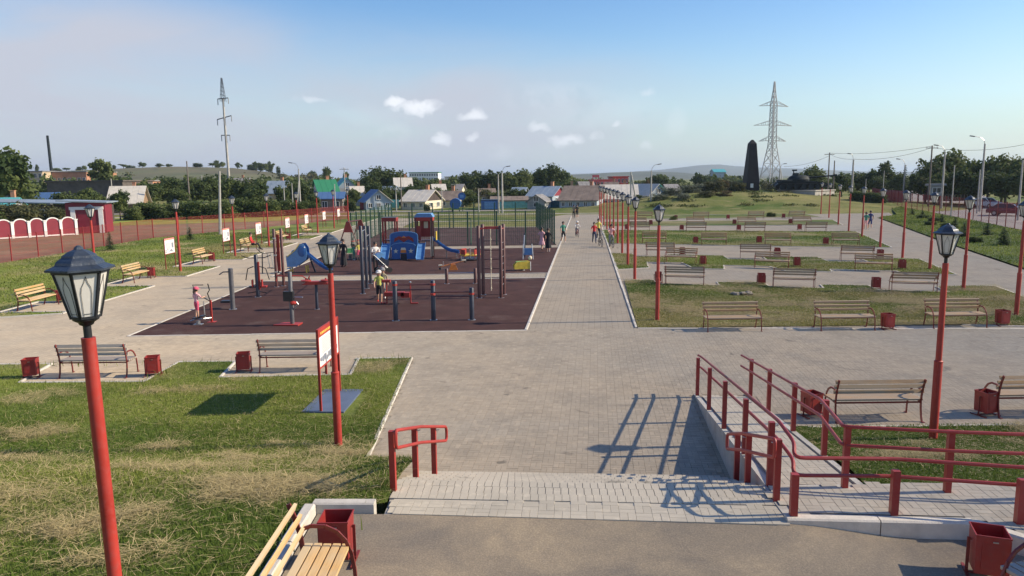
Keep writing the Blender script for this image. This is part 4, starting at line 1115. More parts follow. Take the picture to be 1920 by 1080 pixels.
# ---- information boards along the left path, facing it (local front = -Y)
def make_board(w, h, z0, name='information_board'):
    t = thing(name, 'board', 'information board')
    for s in (-1, 1):
        b = MB(); b.box((s * (w / 2 + .02), 0, (z0 + h) / 2), (.04, .04, z0 + h)); b.build('post', M['wine'], t)
    b = MB(); b.box((0, 0, z0 + .02), (w, .035, .035)); b.box((0, 0, z0 + h - .02), (w, .035, .035)); b.build('board_frame', M['wine'], t)
    b = MB(); b.box((0, 0, z0 + h / 2), (w, .02, h - .08)); pn = b.build('panel', M['print'], t)
    b = MB(); b.box((0, -.0125, z0 + h - .09), (w - .05, .003, .07)); b.build('header', M['pinkred'], pn)
    b = MB()
    for k in range(7): b.box((-w * .3 + k * w * .1, -.0155, z0 + h - .09), (w * .07, .003, .03))
    b.build('header_lettering', M['gold'], pn)
    b = MB()
    for k in range(9): b.box((-.14 * w + random.uniform(-.02, .02), -.0125, z0 + h - .30 - k * .042), (w * random.uniform(.4, .5), .003, .014))
    for k in range(11): b.box((random.uniform(-.4, .4) * w, -.0127 - k * .0002, z0 + .14 + random.uniform(0, .14)), (.1, .003, random.uniform(.05, .12)))
    b.box((w * .30, -.0125, z0 + h * .52), (w * .2, .003, h * .32))
    b.build('print', M['ink'], pn)
    return t
nb = make_board(1.25, .95, .85)
BY = [43.8, 52.6, 59.4, 67.2, 73.5, 80.5, 87.3]
place(nb, (-20.1, 34.5, .0), PI / 2, 'white information board right behind the large foreground lantern', True, 'information boards beside the left path')
for i, Y in enumerate(BY):
    place(nb, (-20.1, Y, .0), PI / 2, 'white information board, %s one beyond the foreground lantern on the left verge' % ORD[i], False, 'information boards beside the left path')
# the big one on the lawn, on its own base slab
p0 = G(603, 775); tb_ = thing('information_board', 'big red-framed information board on a slate-blue slab on the left lawn', 'information board', (p0.x + .02, p0.y + .78, .05), PI / 2 - .04)
b = MB()
W2, Z0, H2 = 1.5, .92, .88
for s in (-1, 1): q = MB(); q.box((s * (W2 / 2 + .025), 0, (Z0 + H2) / 2 - .03), (.05, .05, Z0 + H2 + .06)); q.build('post', M['red'], tb_)
for s in (-.5, .2): q = MB(); q.box((s * .9 + .3, .03, Z0 - .12), (.04, .04, .28)); q.build('bracket', M['red'], tb_)
b.box((0, 0, Z0 + .02), (W2, .04, .04)); b.box((0, 0, Z0 + H2 - .02), (W2, .04, .04)); b.build('board_frame', M['red'], tb_)
b = MB(); b.box((0, 0, Z0 + H2 / 2), (W2, .024, H2 - .08)); pn = b.build('panel', M['print'], tb_)
b = MB(); b.box((0, -.0145, Z0 + H2 - .115), (W2 - .02, .004, .15)); b.build('header', M['red'], pn)
b = MB()
for k in range(11): b.box((-W2 * .38 + k * W2 * .075, -.018, Z0 + H2 - .12), (W2 * .05, .003, .05))
b.build('header_lettering', M['gold'], pn)
b = MB(); rr = random.Random(3)
for k in range(26): b.box((rr.uniform(-.44, .44) * W2, -.0142 - k * .0001, Z0 + .10 + rr.uniform(0, .12)), (.09, .003, rr.uniform(.03, .14)))
b.box((W2 * .30, -.0142, Z0 + H2 * .52), (W2 * .17, .003, H2 * .34))
for k in range(10): b.box((-.12 * W2, -.0142, Z0 + H2 - .26 - k * .035), (W2 * rr.uniform(.45, .5), .003, .010))
b.build('print', M['ink'], pn)
M['slab'] = mat('slate_blue_slab', (.10, .13, .19), .55, var=.12, scale=3)
q = MB(); q.box((.05, -.05, -.03), (1.75, .92, .07)); q.build('base_slab', M['slab'], tb_)

# ---- handrails of stairs, ramp and upper walk
def rail_post(t, p, h, w=.075):
    b = MB(); b.box((p.x, p.y, p.z + h / 2 - .01), (w, w, h + .02), AXIS); o = b.build('post', M['wine' if p.x > 0 else 'red'], t); return o  # right-hand posts: red darkened to wine, their shade put into the paint
def bracket(t, p, q):
    b = MB(); b.tube([p, Vector((p.x, p.y, q.z - .05)), q - Vector((0, 0, .03))], .008, 5); b.build('bracket', M['steel'], t)
def smooth_path(pts, r=.12, n=4):
    out = [Vector(pts[0])]
    for i in range(1, len(pts) - 1):
        p = Vector(pts[i]); a = (Vector(pts[i - 1]) - p); c = (Vector(pts[i + 1]) - p)
        ra = min(r, a.length * .45); rc = min(r, c.length * .45); a = p + a.normalized() * ra; c = p + c.normalized() * rc
        for k in range(n + 1):
            u = k / n; out.append(a * (1 - u) ** 2 + p * 2 * u * (1 - u) + c * u * u)
    out.append(Vector(pts[-1])); return out
# stair rail left
t = thing('stair_handrail', 'short red handrail down the left side of the stairs', 'handrail', (0, 0, 0))
P = [G(738, 920, TOPZ), G(780, 903, .6), G(815, 895, .3)]
for p in P: rail_post(t, p, .83)
off = Vector((.09, 0, 0))
def rail_line(P, h, e0, e1):
    d0 = (P[0] - P[1]).normalized(); d1 = (P[-1] - P[-2]).normalized()
    pts = [P[0] + d0 * e0] + P[1:-1] + [P[-1] + d1 * e1]
    if e0 > 0: pts.insert(1, P[0])
    return [p + Vector((0, 0, h)) + off for p in pts]
up, lo = rail_line(P, .84, .12, .42), rail_line(P, .60, .12, .42)
loop = lo[1:-1] + [lo[-1], up[-1]] + up[1:-1][::-1] + [up[0], lo[0], lo[1]]
b = MB(); b.tube(smooth_path(loop, .09), .024, 8); b.build('rail', M['red'], t, True)
for p in P: bracket(t, p + Vector((.0, 0, .70)), p + Vector((.09, 0, .82)))
# stair rail right
t = thing('stair_handrail', 'short red handrail down the right side of the stairs beside the ramp', 'handrail', (0, 0, 0))
P = [G(1455, 941, TOPZ), G(1410, 920, .62), G(1380, 913, .32)]
P[1].x = P[0].x - .05 + .0; P[2].x = G(1380, 913, .32).x
for p in P: rail_post(t, p, .83)
off = Vector((-.09, 0, 0))
up, lo = rail_line(P, .84, .12, .42), rail_line(P, .60, .12, .42)
loop = lo[1:-1] + [lo[-1], up[-1]] + up[1:-1][::-1] + [up[0], lo[0], lo[1]]
b = MB(); b.tube(smooth_path(loop, .09), .024, 8); b.build('rail', M['wine'], t, True)  # wine stands in for the shaded side of this red rail
for p in P: bracket(t, p + Vector((.0, 0, .70)), p + Vector((-.09, 0, .82)))
# ramp rails
def on_ramp(px, py):
    d = ray(px, py); lo_, hi = 5.0, 17.5
    f = lambda Y: CAM_H + d.z * Y / d.y - float(rampz(d.x * Y / d.y, Y))
    for _ in range(40):
        m_ = (lo_ + hi) / 2
        if f(m_) > 0: lo_ = m_
        else: hi = m_
    Y = (lo_ + hi) / 2; return Vector((d.x * Y / d.y, Y, CAM_H + d.z * Y / d.y))
t = thing('ramp_handrail', 'long red handrail along the left side of the ramp, turning onto the terrace kerb', 'handrail', (0, 0, 0))
PL = [on_ramp(*q) for q in ((1313, 743), (1329.5, 770), (1354, 805.5), (1384, 853), (1427, 913))]
for p in PL: p.x = rx0(p.y) + .05
for p in PL: rail_post(t, p, .90)
corner = G(1487, 970, TOPZ + .03)
PN = [corner, G(1675, 963, TOPZ + .03), G(1910, 982, TOPZ + .03)]
for p in PN: rail_post(t, p, .55, .085)
for h, hn in ((.91, .66), (.66, .44)):
    pts = [PL[0] + Vector((.0, .35, h - .03)) + Vector((.09, 0, 0))] + [p + Vector((.09, 0, h)) for p in PL] + [Vector((PL[-1].x - .02, corner.y + .35, TOPZ + .02 + h * .9)) + Vector((.09, 0, 0)),
           PN[0] + Vector((.02, .12, hn + .04))] + [p + Vector((0, .09, hn)) for p in PN[1:]] + [PN[-1] + Vector((1.2, -.15, hn))]
    b = MB(); b.tube(smooth_path(pts, .14), .024, 8); b.build('rail', M['wine'], t, True)  # same red rail, darkened to wine as if in shade
for p in PL: bracket(t, p + Vector((.0, 0, .76)), p + Vector((.09, 0, .88)))
t = thing('ramp_handrail', 'red handrail along the right of the ramp and far side of upper walk', 'handrail', (0, 0, 0))
PR = [on_ramp(*q) for q in ((1408, 746), (1436, 773), (1473, 810), (1519.5, 856))]
for p in PR: p.x = rx1(p.y) - .05
PF = [G(1583, 918, TOPZ), G(1775, 927, TOPZ), G(2010, 938, TOPZ)]
for p in PR: rail_post(t, p, .90)
for p in PF: rail_post(t, p, .86)
for h in (.91, .66):
    pts = [PR[0] + Vector((-.09, .45, h - .03))] + [p + Vector((-.09, 0, h)) for p in PR] + [PF[0] + Vector((-.07, -.02, h - .04))] + [p + Vector((0, -.09, h - .04)) for p in PF[1:]] + [PF[-1] + Vector((.5, -.1, h - .04))]
    b = MB(); b.tube(smooth_path(pts, .12), .024, 8); b.build('rail', M['wine'], t, True)  # wine again paints the shade onto a red rail
for p in PR: bracket(t, p + Vector((.0, 0, .76)), p + Vector((-.09, 0, .88)))

# ---- welded mesh fences: post and mesh panel are parts, each fence one thing
def mesh_panel(L_, h, m, nv, nh=5, wt=.006):
    b = MB()
    for k in range(nv):
        x = -L_ / 2 + L_ * (k + .5) / nv; b.add([(x - wt, 0, .06), (x + wt, 0, .06), (x + wt, 0, h), (x - wt, 0, h), (x, wt, .06), (x, wt, h)], [(0, 1, 2, 3), (1, 4, 5, 2), (4, 0, 3, 5)])
    for k in range(nh):
        z = .08 + (h - .10) * k / (nh - 1); b.beam((-L_ / 2, .008, z), (L_ / 2, .008, z), wt * 1.6, wt * 1.6)
    return b.mesh('mesh_panel', m)
def fence(name, label, pts, h, m, spacing=2.9, nv=36, post=.06, topbar=False, nh=5, wt=.006):
    """a fence follows a list of ground points"""
    root = thing(name, label, 'fence', (0, 0, 0))
    pm = MB(); pm.box((0, 0, h / 2), (post, post, h + .1)); pme = pm.mesh('post', m)
    first = True; cache = {}
    for a, b_ in zip(pts[:-1], pts[1:]):
        a, b_ = Vector(a), Vector(b_); L_ = (b_ - a).length; n = max(1, round(L_ / spacing)); d = (b_ - a) / n; r = math.atan2(d.y, d.x)
        k_ = round(d.length, 1)
        if k_ not in cache: cache[k_] = mesh_panel(d.length - post, h, m, nv, nh, wt)
        for i in range(n + 1):
            if i == 0 and not first: continue
            o = link('post', pme, root); o.location = a + d * i; o.rotation_euler = (0, 0, r)
        first = False
        for i in range(n):
            o = link('mesh_panel', cache[k_], root); c = a + d * (i + .5); o.location = c; o.rotation_euler = (0, 0, r)
    return root
fence('mesh_fence', 'reddish mesh fence between the left verge and the bare earth lot', [(-32.5, 40, 0), (-32.6, 68, 0), (-25.0, 88, 0), (-21.5, 98.5, 0)], 1.72, M['wine'], nv=50, wt=.0065)
fence('mesh_fence', 'reddish mesh fence between the right-hand path and the road', [(33, 30, .2), (43.0, 63.8, .2), (46.3, 73.7, .2), (52.8, 94.8, .1), (60.3, 121, 0), (63, 134, 0)], 2.25, M['wine'], nv=26, wt=.006)
cf = WALK_L(56.4) - .45
fence('court_fence', 'tall green mesh fence around the sports court behind the playground', [(-12.1, 56.5, 0), (cf, 56.9, 0), (2.6, 77.4, 0), (-12.5, 78.4, 0), (-12.1, 56.5, 0)], 2.55, M['green'], spacing=2.1, nv=13, post=.10, nh=9, wt=.0065)
# ================================================================== VEGETATION
def leaf_cloud(name, lobes, n, size, cols, seed, flatten=0.7):
    """crown = many small leaf clumps scattered through overlapping lobes; colour differs from clump to clump"""
    r = np.random.default_rng(seed)
    vol = np.array([l[3] ** 1.0 * l[4] * l[5] for l in lobes]); pick = r.choice(len(lobes), n, p=vol / vol.sum())
    L_ = np.array(lobes)[pick]
    d = r.normal(size=(n, 3)); d /= np.linalg.norm(d, axis=1)[:, None]
    rad = r.random(n) ** .38
    wob = 1 + .28 * np.sin(d[:, 0] * 5 + L_[:, 0] * 3) * np.cos(d[:, 1] * 4 + L_[:, 2]) + .16 * np.sin(d[:, 2] * 9 + d[:, 0] * 7)
    c = L_[:, :3] + d * L_[:, 3:6] * (rad * wob)[:, None]
    k = r.random(n) > .45 * (nz(c[:, 0] + c[:, 2] * .7, c[:, 1] + c[:, 2], size * 3.2, seed) < .42)
    c, d, L_ = c[k], d[k], L_[k]; n = len(c)
    nrm = d * .8 + r.normal(size=(n, 3)) * .7 + np.array([0, 0, .35]); nrm /= np.linalg.norm(nrm, axis=1)[:, None]
    u = np.cross(nrm, r.normal(size=(n, 3))); u /= np.linalg.norm(u, axis=1)[:, None]; v = np.cross(nrm, u)
    s = size * (.55 + .9 * r.random(n))[:, None]
    co = np.stack([c - u * s * .5, c + v * s * .33, c + u * s * .55, c - v * s * .36], 1).reshape(-1, 3)
    f = np.arange(n * 4).reshape(-1, 4)
    cl = nz(c[:, 0] + 3 * c[:, 2], c[:, 1] - c[:, 2], size * 4.5, seed + 3)
    t = np.array(cols[0]) + (np.array(cols[1]) - np.array(cols[0])) * np.clip(cl * 1.3 - .15 + r.normal(size=n) * .16, 0, 1)[:, None]
    return np_mesh(name, co, f, M['leaf'], np.repeat(t, 4, axis=0))
def trunk_mesh(h, r0, limbs, seed, top=None):
    rr = random.Random(seed); b = MB()
    pts = [(0, 0, -.3), (rr.uniform(-.05, .05), rr.uniform(-.05, .05), h * .35), (rr.uniform(-.2, .2), rr.uniform(-.2, .2), h * .65), (rr.uniform(-.2, .2), 0, h * .92)]
    b.tube(pts, [r0 * 1.25, r0 * .85, r0 * .5, r0 * .15], 7)
    for i in range(limbs):
        z = h * rr.uniform(.3, .7); a = rr.uniform(0, 2 * PI); l = h * rr.uniform(.2, .34)
        b.tube([(0, 0, z), (math.cos(a) * l * .5, math.sin(a) * l * .5, z + l * .45), (math.cos(a) * l, math.sin(a) * l, z + l * .8)], [r0 * .4, r0 * .25, r0 * .06], 5)
    return b.mesh('trunk', M['bark'])
DK, MD, LT, OL, SV, BR = ((.040, .068, .026), (.105, .14, .040)), ((.055, .09, .028), (.14, .175, .05)), ((.095, .13, .045), (.19, .225, .07)), ((.08, .09, .04), (.16, .155, .065)), ((.10, .12, .085), (.21, .23, .16)), ((.12, .09, .045), (.22, .16, .07))
TREES = {}
def tree_kind(key, n, size, cols, seed, shape, trunk=.35, h=10.0):
    rr = random.Random(seed)
    if shape == 'round':
        lobes = [(rr.uniform(-.9, .9), rr.uniform(-.9, .9), rr.uniform(5.2, 7.2), 2.5, 2.5, 2.3) for _ in range(4)]
        lobes += [(rr.uniform(-2.6, 2.6), rr.uniform(-2.2, 2.2), rr.uniform(3.2, 8.3), rr.uniform(1.0, 1.7), rr.uniform(1.0, 1.7), rr.uniform(.9, 1.5)) for _ in range(13)]
        lobes += [(rr.uniform(-1, 1), rr.uniform(-1, 1), 9.0, 1.0, 1.0, 1.0)]
    elif shape == 'tall':
        lobes = [(rr.uniform(-.5, .5), rr.uniform(-.5, .5), z, 1.7 - abs(z - 5) * .12, 1.7 - abs(z - 5) * .12, 1.4) for z in (2.5, 4, 5.5, 7, 8.3)]
        lobes += [(rr.uniform(-1.6, 1.6), rr.uniform(-1.3, 1.3), rr.uniform(2, 8.8), rr.uniform(.6, 1.1), rr.uniform(.6, 1.1), rr.uniform(.7, 1.2)) for _ in range(11)]
        lobes += [(0, 0, 9.3, .5, .5, .7)]
    elif shape == 'bush':
        lobes = [(rr.uniform(-3, 3), rr.uniform(-1.8, 1.8), rr.uniform(1.5, 7.2), rr.uniform(1.5, 2.6), rr.uniform(1.5, 2.3), rr.uniform(1.3, 2.2)) for _ in range(14)]
        lobes += [(x, 0, 1.6, 1.8, 2, 1.6) for x in (-3, -1, 1, 3)]
    else:
        lobes = [(rr.uniform(-1, 1), rr.uniform(-1, 1), 6, 1.6, 1.6, 2.4)] + [(rr.uniform(-3, 3), rr.uniform(-2.5, 2.5), rr.uniform(3.6, 8.8), rr.uniform(.7, 1.4), rr.uniform(.7, 1.4), rr.uniform(.5, 1.0)) for _ in range(13)]
    TREES[key] = (leaf_cloud('crown', lobes, n, size, cols, seed), trunk_mesh(8.5, .22 if shape != 'bush' else .12, 6, seed))
tree_kind('dark', 4600, .62, DK, 1, 'round'); tree_kind('dark2', 4600, .62, DK, 2, 'round')
tree_kind('mid', 4600, .62, MD, 3, 'round'); tree_kind('mid2', 4400, .62, MD, 12, 'round'); tree_kind('light', 3800, .58, LT, 4, 'loose'); tree_kind('light2', 4200, .6, LT, 5, 'round')
tree_kind('tall', 4000, .52, DK, 6, 'tall'); tree_kind('tallmid', 4000, .52, MD, 7, 'tall')
tree_kind('bush', 4200, .62, DK, 8, 'bush'); tree_kind('bushlight', 4200, .62, LT, 9, 'bush'); tree_kind('silver', 3400, .55, SV, 10, 'bush'); tree_kind('brown', 3400, .55, BR, 11, 'bush')
tree_kind('olive', 3800, .6, OL, 13, 'bush')
def spruce_mesh(seed, cols):
    r = np.random.default_rng(seed); co = []; tint = []
    for lev in range(17):
        z = .8 + 8.9 * lev / 17; R = 2.5 * (1 - lev / 17.6) ** .9
        for k in range(max(6, int(15 - lev * .5))):
            a = r.uniform(0, 2 * PI); rl = R * r.uniform(.75, 1.1)
            for q in range(5):
                f = (q + .6) / 5; p = np.array([math.cos(a) * rl * f, math.sin(a) * rl * f, z + .1 - rl * .28 * f * f + r.normal() * .05])
                t = np.array([-math.sin(a), math.cos(a), 0]); o = np.array([math.cos(a), math.sin(a), -.3])
                s = .32 * (1.15 - f * .6) * (.5 + R / 2.5); j = r.normal(size=3) * .06
                co += [p - o * .25 + j, p + t * s + [0, 0, -.10], p + o * .38, p - t * s + [0, 0, -.10]]
                c = np.array(cols[0]) + (np.array(cols[1]) - np.array(cols[0])) * r.random(); tint += [c] * 4
    co = np.array(co); return np_mesh('crown', co, np.arange(len(co)).reshape(-1, 4), M['leaf'], np.array(tint))
for i in (1, 2): TREES['spruce%d' % i] = (spruce_mesh(i, ((.02, .045, .022), (.05, .09, .035))), trunk_mesh(9, .16, 0, i))
GZ = lambda X, Y: float(max(-.07, mound_h(X, Y) - .12))
def tree(key, px, ytop, wpx, Y, label, name='tree', cat='tree', group=None, zbase=None, hfac=None):
    top = AT(px, ytop, Y); z0 = GZ(top.x, Y) if zbase is None else zbase
    h = top.z - z0; w = wpx / 1414 * Y
    t = thing(name, label, cat, (top.x, Y, z0), random.uniform(-.6, .6) if key.startswith('bush') else random.uniform(0, 6), group)
    cm, tm = TREES[key]
    base_w = {'tall': 4.4, 'tallm': 4.4, 'spruc': 5.0, 'bush': 9.5, 'bushl': 9.5, 'silve': 9.5, 'brown': 9.5, 'olive': 9.5}.get(key[:5], 7.6)
    if key == 'bush': base_w = 9.5
    c = link('crown', cm, t); s = link('trunk', tm, t)
    sx = w / base_w; sz = h / 10.0; t.scale = (sx, sx, sz)
    return t
# left side
tree('mid', 8, 272, 100, 108, 'big rounded tree at the far left edge of the picture'); tree('dark', -40, 285, 90, 112, 'dark tree beyond the left edge')
tree('light', 190, 291, 56, 170, 'pale airy willow behind the grey shed roofs on the left', 'willow_tree')
tree('bush', 50, 352, 70, 118, 'dark shrubbery behind the long shed roof at far left', 'shrub', 'shrub'); tree('bush', 122, 347, 60, 120, 'dark bushy tree left of the log cabin'); tree('mid2', 162, 349, 46, 122, 'rounded green tree close left of the log cabin')
tree('mid', 221, 353, 42, 104, 'small green tree standing in front of the pale-roofed log cabin'); tree('mid2', 180, 360, 40, 114, 'bushy green tree touching the log cabin gable')
for i, (px, yt, w, Y, k) in enumerate([(255, 350, 42, 134, 'mid2'), (278, 335, 55, 140, 'mid'), (310, 328, 60, 150, 'dark'), (335, 340, 50, 128, 'bush'), (362, 333, 55, 138, 'dark2'), (392, 326, 60, 150, 'dark'), (428, 330, 50, 140, 'mid2'),
        (455, 331, 52, 135, 'dark2'), (484, 340, 40, 128, 'mid'), (545, 338, 46, 132, 'dark'), (566, 340, 44, 128, 'dark2'), (527, 345, 34, 126, 'mid'), (470, 350, 50, 120, 'dark')]):
    tree(k, px, yt, w, Y, 'dark leafy tree, %s from the left in the belt behind the left fence' % ORD[i], group='tree belt behind the left fence')
for i, (px, yt, w, Y, k) in enumerate([(280, 368, 70, 104, 'bush'), (330, 364, 70, 106, 'bushlight'), (372, 366, 66, 103, 'bush'), (415, 362, 66, 105, 'bushlight'), (455, 360, 62, 107, 'bush'), (500, 362, 60, 108, 'bushlight'), (540, 366, 56, 110, 'bush'), (575, 368, 44, 112, 'bush'), (248, 376, 44, 102, 'bushlight')]):
    tree(k, px, yt, w, Y, 'low green shrub, %s in the hedge of shrubs behind the left fence' % ORD[i], 'shrub', 'shrub', 'shrubs behind the left fence')
for i, (px, yt, w, Y, k) in enumerate([(10, 372, 80, 92, 'olive'), (60, 378, 70, 90, 'olive'), (105, 380, 60, 92, 'olive'), (-30, 380, 70, 90, 'bush')]):
    tree(k, px, yt, w, Y, 'olive bush, %s from the left between the crimson wall and the shed' % ORD[i], 'shrub', 'shrub', 'bushes behind the crimson wall')
rid = [(68, 308), (103, 313), (110, 313), (124, 311), (148, 312), (157, 309), (213, 307), (231, 304), (244, 307), (266, 302), (297, 304), (303, 306), (315, 307), (321, 306), (370, 301), (398, 302), (406, 300), (416, 302), (445, 302), (452, 304), (472, 304), (480, 301), (488, 303), (498, 303), (505, 302), (510, 303), (521, 305), (584, 316)]
for i, (px, yt) in enumerate(rid):
    tree(['tall', 'light', 'bush', 'mid', 'tallmid', 'light2'][(i * 7) % 6], px, yt + (i * 5) % 4, 8 + (i * 11) % 13, 515 - (i % 4) * 22, 'small tree on the skyline of the grassy hill, %s from the left' % (ORD + ['last'])[i], group='trees along the hill crest', zbase=float(ridge(np.array((px - 960) / 1414 * 515), np.array(515.0))) - 1)
# middle
for i, (px, yt, w, Y, k, lb) in enumerate([(613, 311, 22, 300, 'tallmid', 'narrow upright tree left of the grey-gabled house'), (647, 318, 16, 260, 'light', 'thin sparse tree above the grey-gabled house'),
        (688, 318, 50, 175, 'dark', 'dark tree rising behind the grey-gabled house'), (716, 309, 60, 180, 'dark2', 'tallest dark tree behind the blue-hipped house'), (745, 318, 46, 178, 'mid2', 'green tree close left of the small spruce'),
        (755, 313, 13, 172, 'spruce1', 'small spruce tip above the mid-village trees'), (782, 331, 56, 168, 'mid', 'broad green tree below the long white school'), (812, 334, 56, 172, 'mid2', 'broad green tree right of the long white school'),
        (838, 339, 50, 168, 'mid', 'green tree left of the distant grey bridge'), (795, 345, 60, 160, 'olive', 'olive tree above the pale-roofed house'), (700, 340, 40, 150, 'mid', 'small tree between the blue-hipped house and the pole'),
        (882, 319, 52, 205, 'dark', 'dark tree left end of the clump behind the blue barrel'), (905, 319, 52, 206, 'dark2', 'second dark tree of the clump behind the blue barrel'), (927, 317, 50, 205, 'dark', 'dark tree behind the tall street light'), (948, 320, 46, 206, 'mid2', 'tree just right of the tall street light'),
        (872, 347, 46, 160, 'bushlight', 'pale shrub above the blue barrel tank'), (905, 348, 50, 162, 'olive', 'olive shrub above the blue garage'), (932, 350, 44, 160, 'bushlight', 'pale shrub right above the blue garage'),
        (982, 316, 50, 192, 'light2', 'pale green tree left of the tallest central tree'), (968, 326, 36, 190, 'light', 'loose pale tree beside the street lights'), (1012, 312, 44, 196, 'dark2', 'dark tree behind the red-gabled cottage'), (1033, 304, 56, 198, 'dark', 'tallest tree in the middle, right behind the red-gabled cottage'),
        (1053, 316, 40, 200, 'mid', 'tree on the right flank of the tallest central tree'), (1060, 335, 36, 190, 'mid2', 'low tree above the brown-roofed house'), (1238, 325, 40, 230, 'mid', 'rounded tree behind the turquoise-roofed house'), (1216, 332, 22, 200, 'brown', 'brownish bush left of the turquoise-roofed house'),
        (1085, 338, 40, 215, 'bush', 'low dark bushes left of the station building'), (1000, 345, 40, 170, 'mid', 'green tree left of the red-gabled cottage')]):
    tree(k, px, yt, w, Y, lb)
for i, (px, yt, w, Y, k) in enumerate([(1262, 345, 46, 122, 'silver'), (1290, 338, 52, 126, 'silver'), (1318, 336, 46, 130, 'silver'), (1340, 334, 44, 128, 'olive'), (1362, 333, 40, 132, 'brown'), (1385, 338, 30, 130, 'olive'), (1240, 358, 36, 118, 'silver'),
        (1278, 358, 46, 117, 'silver'), (1322, 356, 50, 120, 'olive'), (1355, 356, 40, 120, 'brown')]):
    tree(k, px, yt, w, Y, '%s %s from the left in the thicket left of the black obelisk' % ({'silver': 'silvery shrub', 'olive': 'olive shrub', 'brown': 'brown-leaved shrub'}[k], ORD[i]), 'shrub', 'shrub', 'thicket left of the obelisk')
for px, yt, w, Y, k, lb in [(1527, 309, 48, 165, 'light2', 'rounded tree right behind the tank turret'), (1500, 322, 26, 160, 'tallmid', 'narrow tree behind the tank turret'), (1580, 321, 44, 150, 'mid', 'green tree right of the tank gun muzzle'), (1562, 335, 30, 145, 'mid2', 'low tree behind the muzzle of the tank gun'),
        (1610, 320, 44, 160, 'dark2', 'dark tree behind the street light near the hedge'), (1632, 315, 50, 162, 'mid', 'rounded tree behind the clipped hedge'), (1664, 302, 42, 158, 'tall', 'tall dark tree at the bend of the right-hand path'), (1650, 326, 44, 150, 'dark', 'dark spreading tree above the red fence end'),
        (1690, 322, 40, 150, 'mid2', 'tree left of the dark spruce'), (1470, 338, 40, 170, 'bush', 'bush under the legs of the lattice pylon'), (1437, 335, 30, 190, 'olive', 'olive bush left of the lattice pylon foot')]:
    tree(k, px, yt, w, Y, lb)
for i, (px, yt, w, Y, k) in enumerate([(588, 362, 26, 120, 'mid'), (655, 366, 26, 122, 'bush'), (664, 352, 30, 140, 'mid2'), (722, 356, 26, 138, 'mid'), (733, 346, 40, 150, 'dark'), (752, 352, 34, 146, 'bush'), (768, 344, 40, 152, 'mid'), (822, 350, 40, 148, 'mid2'), (848, 352, 46, 150, 'dark'), (800, 378, 14, 121, 'bush'),
        (868, 362, 40, 140, 'bushlight'), (890, 364, 30, 138, 'mid'), (965, 352, 40, 156, 'dark'), (985, 354, 40, 150, 'mid'), (1003, 352, 30, 160, 'mid2'), (1062, 352, 26, 150, 'dark2'), (1148, 352, 30, 140, 'mid'), (1196, 362, 16, 126, 'bush'), (1201, 372, 30, 122, 'bush'), (1150, 340, 30, 180, 'mid'), (1180, 338, 36, 190, 'bush'), (1120, 344, 26, 175, 'dark'),
        (608, 352, 30, 146, 'dark2'), (578, 350, 34, 138, 'mid'), (635, 350, 26, 165, 'mid2'), (680, 345, 36, 160, 'mid'), (1240, 372, 26, 121, 'bush'), (1045, 342, 30, 185, 'mid2')]):
    tree(k, px, yt, w, Y, 'garden tree between the village houses, number %d counted outwards' % 0 if 0 else 'garden tree among the village houses, %s' % (['left of the green-roofed house', 'left of the blue-hipped cottage fence', 'behind the blue-hipped cottage', 'right of the blue-hipped cottage', 'behind the turquoise picket fence', 'behind the crossarm pole', 'left behind the pale-roofed cottage', 'right behind the pale-roofed cottage', 'above the weathered brown roof', 'tiny one before the pale-roofed cottage',
        'pale one behind the blue barrel', 'between barrel and blue garage', 'dark one above the beige building', 'right above the beige building', 'left of the grey metal roof', 'left of the big brown roof', 'between brown and wide pale roofs', 'beside the A-shaped poles', 'low one by the A-shaped poles', 'below the red market hall', 'above the wide pale roof', 'above the big brown roof',
        'behind the green roof', 'at the belt end left of the green roof', 'behind the grey-blue gable', 'behind the blue hip roof', 'low one right of the blue-grey gable', 'right of the tallest central tree'][i]), group='garden trees in the village')
tree('spruce2', 1698, 305, 26, 138, 'dark pointed spruce above the red mesh fence', 'spruce_tree')
for i, (px, yt, w, Y, k) in enumerate([(1740, 296, 66, 128, 'dark'), (1760, 288, 60, 132, 'mid'), (1790, 279, 74, 130, 'light2'), (1825, 296, 60, 126, 'mid2'), (1815, 312, 60, 120, 'mid'), (1858, 290, 70, 124, 'mid'), (1885, 288, 76, 120, 'light2'), (1918, 289, 70, 116, 'mid2'), (1955, 285, 80, 116, 'mid'),
        (1840, 318, 70, 118, 'dark2'), (1890, 315, 80, 114, 'dark'), (1930, 312, 80, 110, 'dark2'), (1765, 318, 60, 122, 'mid2'), (1725, 322, 40, 126, 'dark2')]):
    tree(k, px, yt, w, Y, 'roadside tree on the right beyond the road, %s in the wood' % ORD[i], group='wood beyond the road')
for i, px in enumerate((1608, 1622, 1636, 1648)):
    tree('bush', px, 352 + i, 30, 118 - i, 'clipped dark hedge bush beside the far path, %s from the left' % ORD[i], 'hedge', 'hedge', 'hedge beside the far path')
for i, (px, yt, w, yb) in enumerate([(1853, 416, 24, 444), (1884, 425, 30, 462), (1792, 406, 18, 430), (1809, 417, 24, 443), (1767, 400, 16, 420), (1730, 393, 14, 410), (1711, 390, 13, 405)]):
    p = G(px, yb); tree('spruce%d' % (1 + i % 2), px, yt, w * 1.15, p.y, 'young spruce on the grass bank before the red fence, %s' % ['second from the right', 'nearest and biggest', 'small one mid-bank', 'right of the small mid-bank one', 'behind the front lantern', 'far one on the bank', 'farthest on the bank'][i], 'spruce_sapling', 'spruce', 'young spruces on the grass bank', zbase=.05)
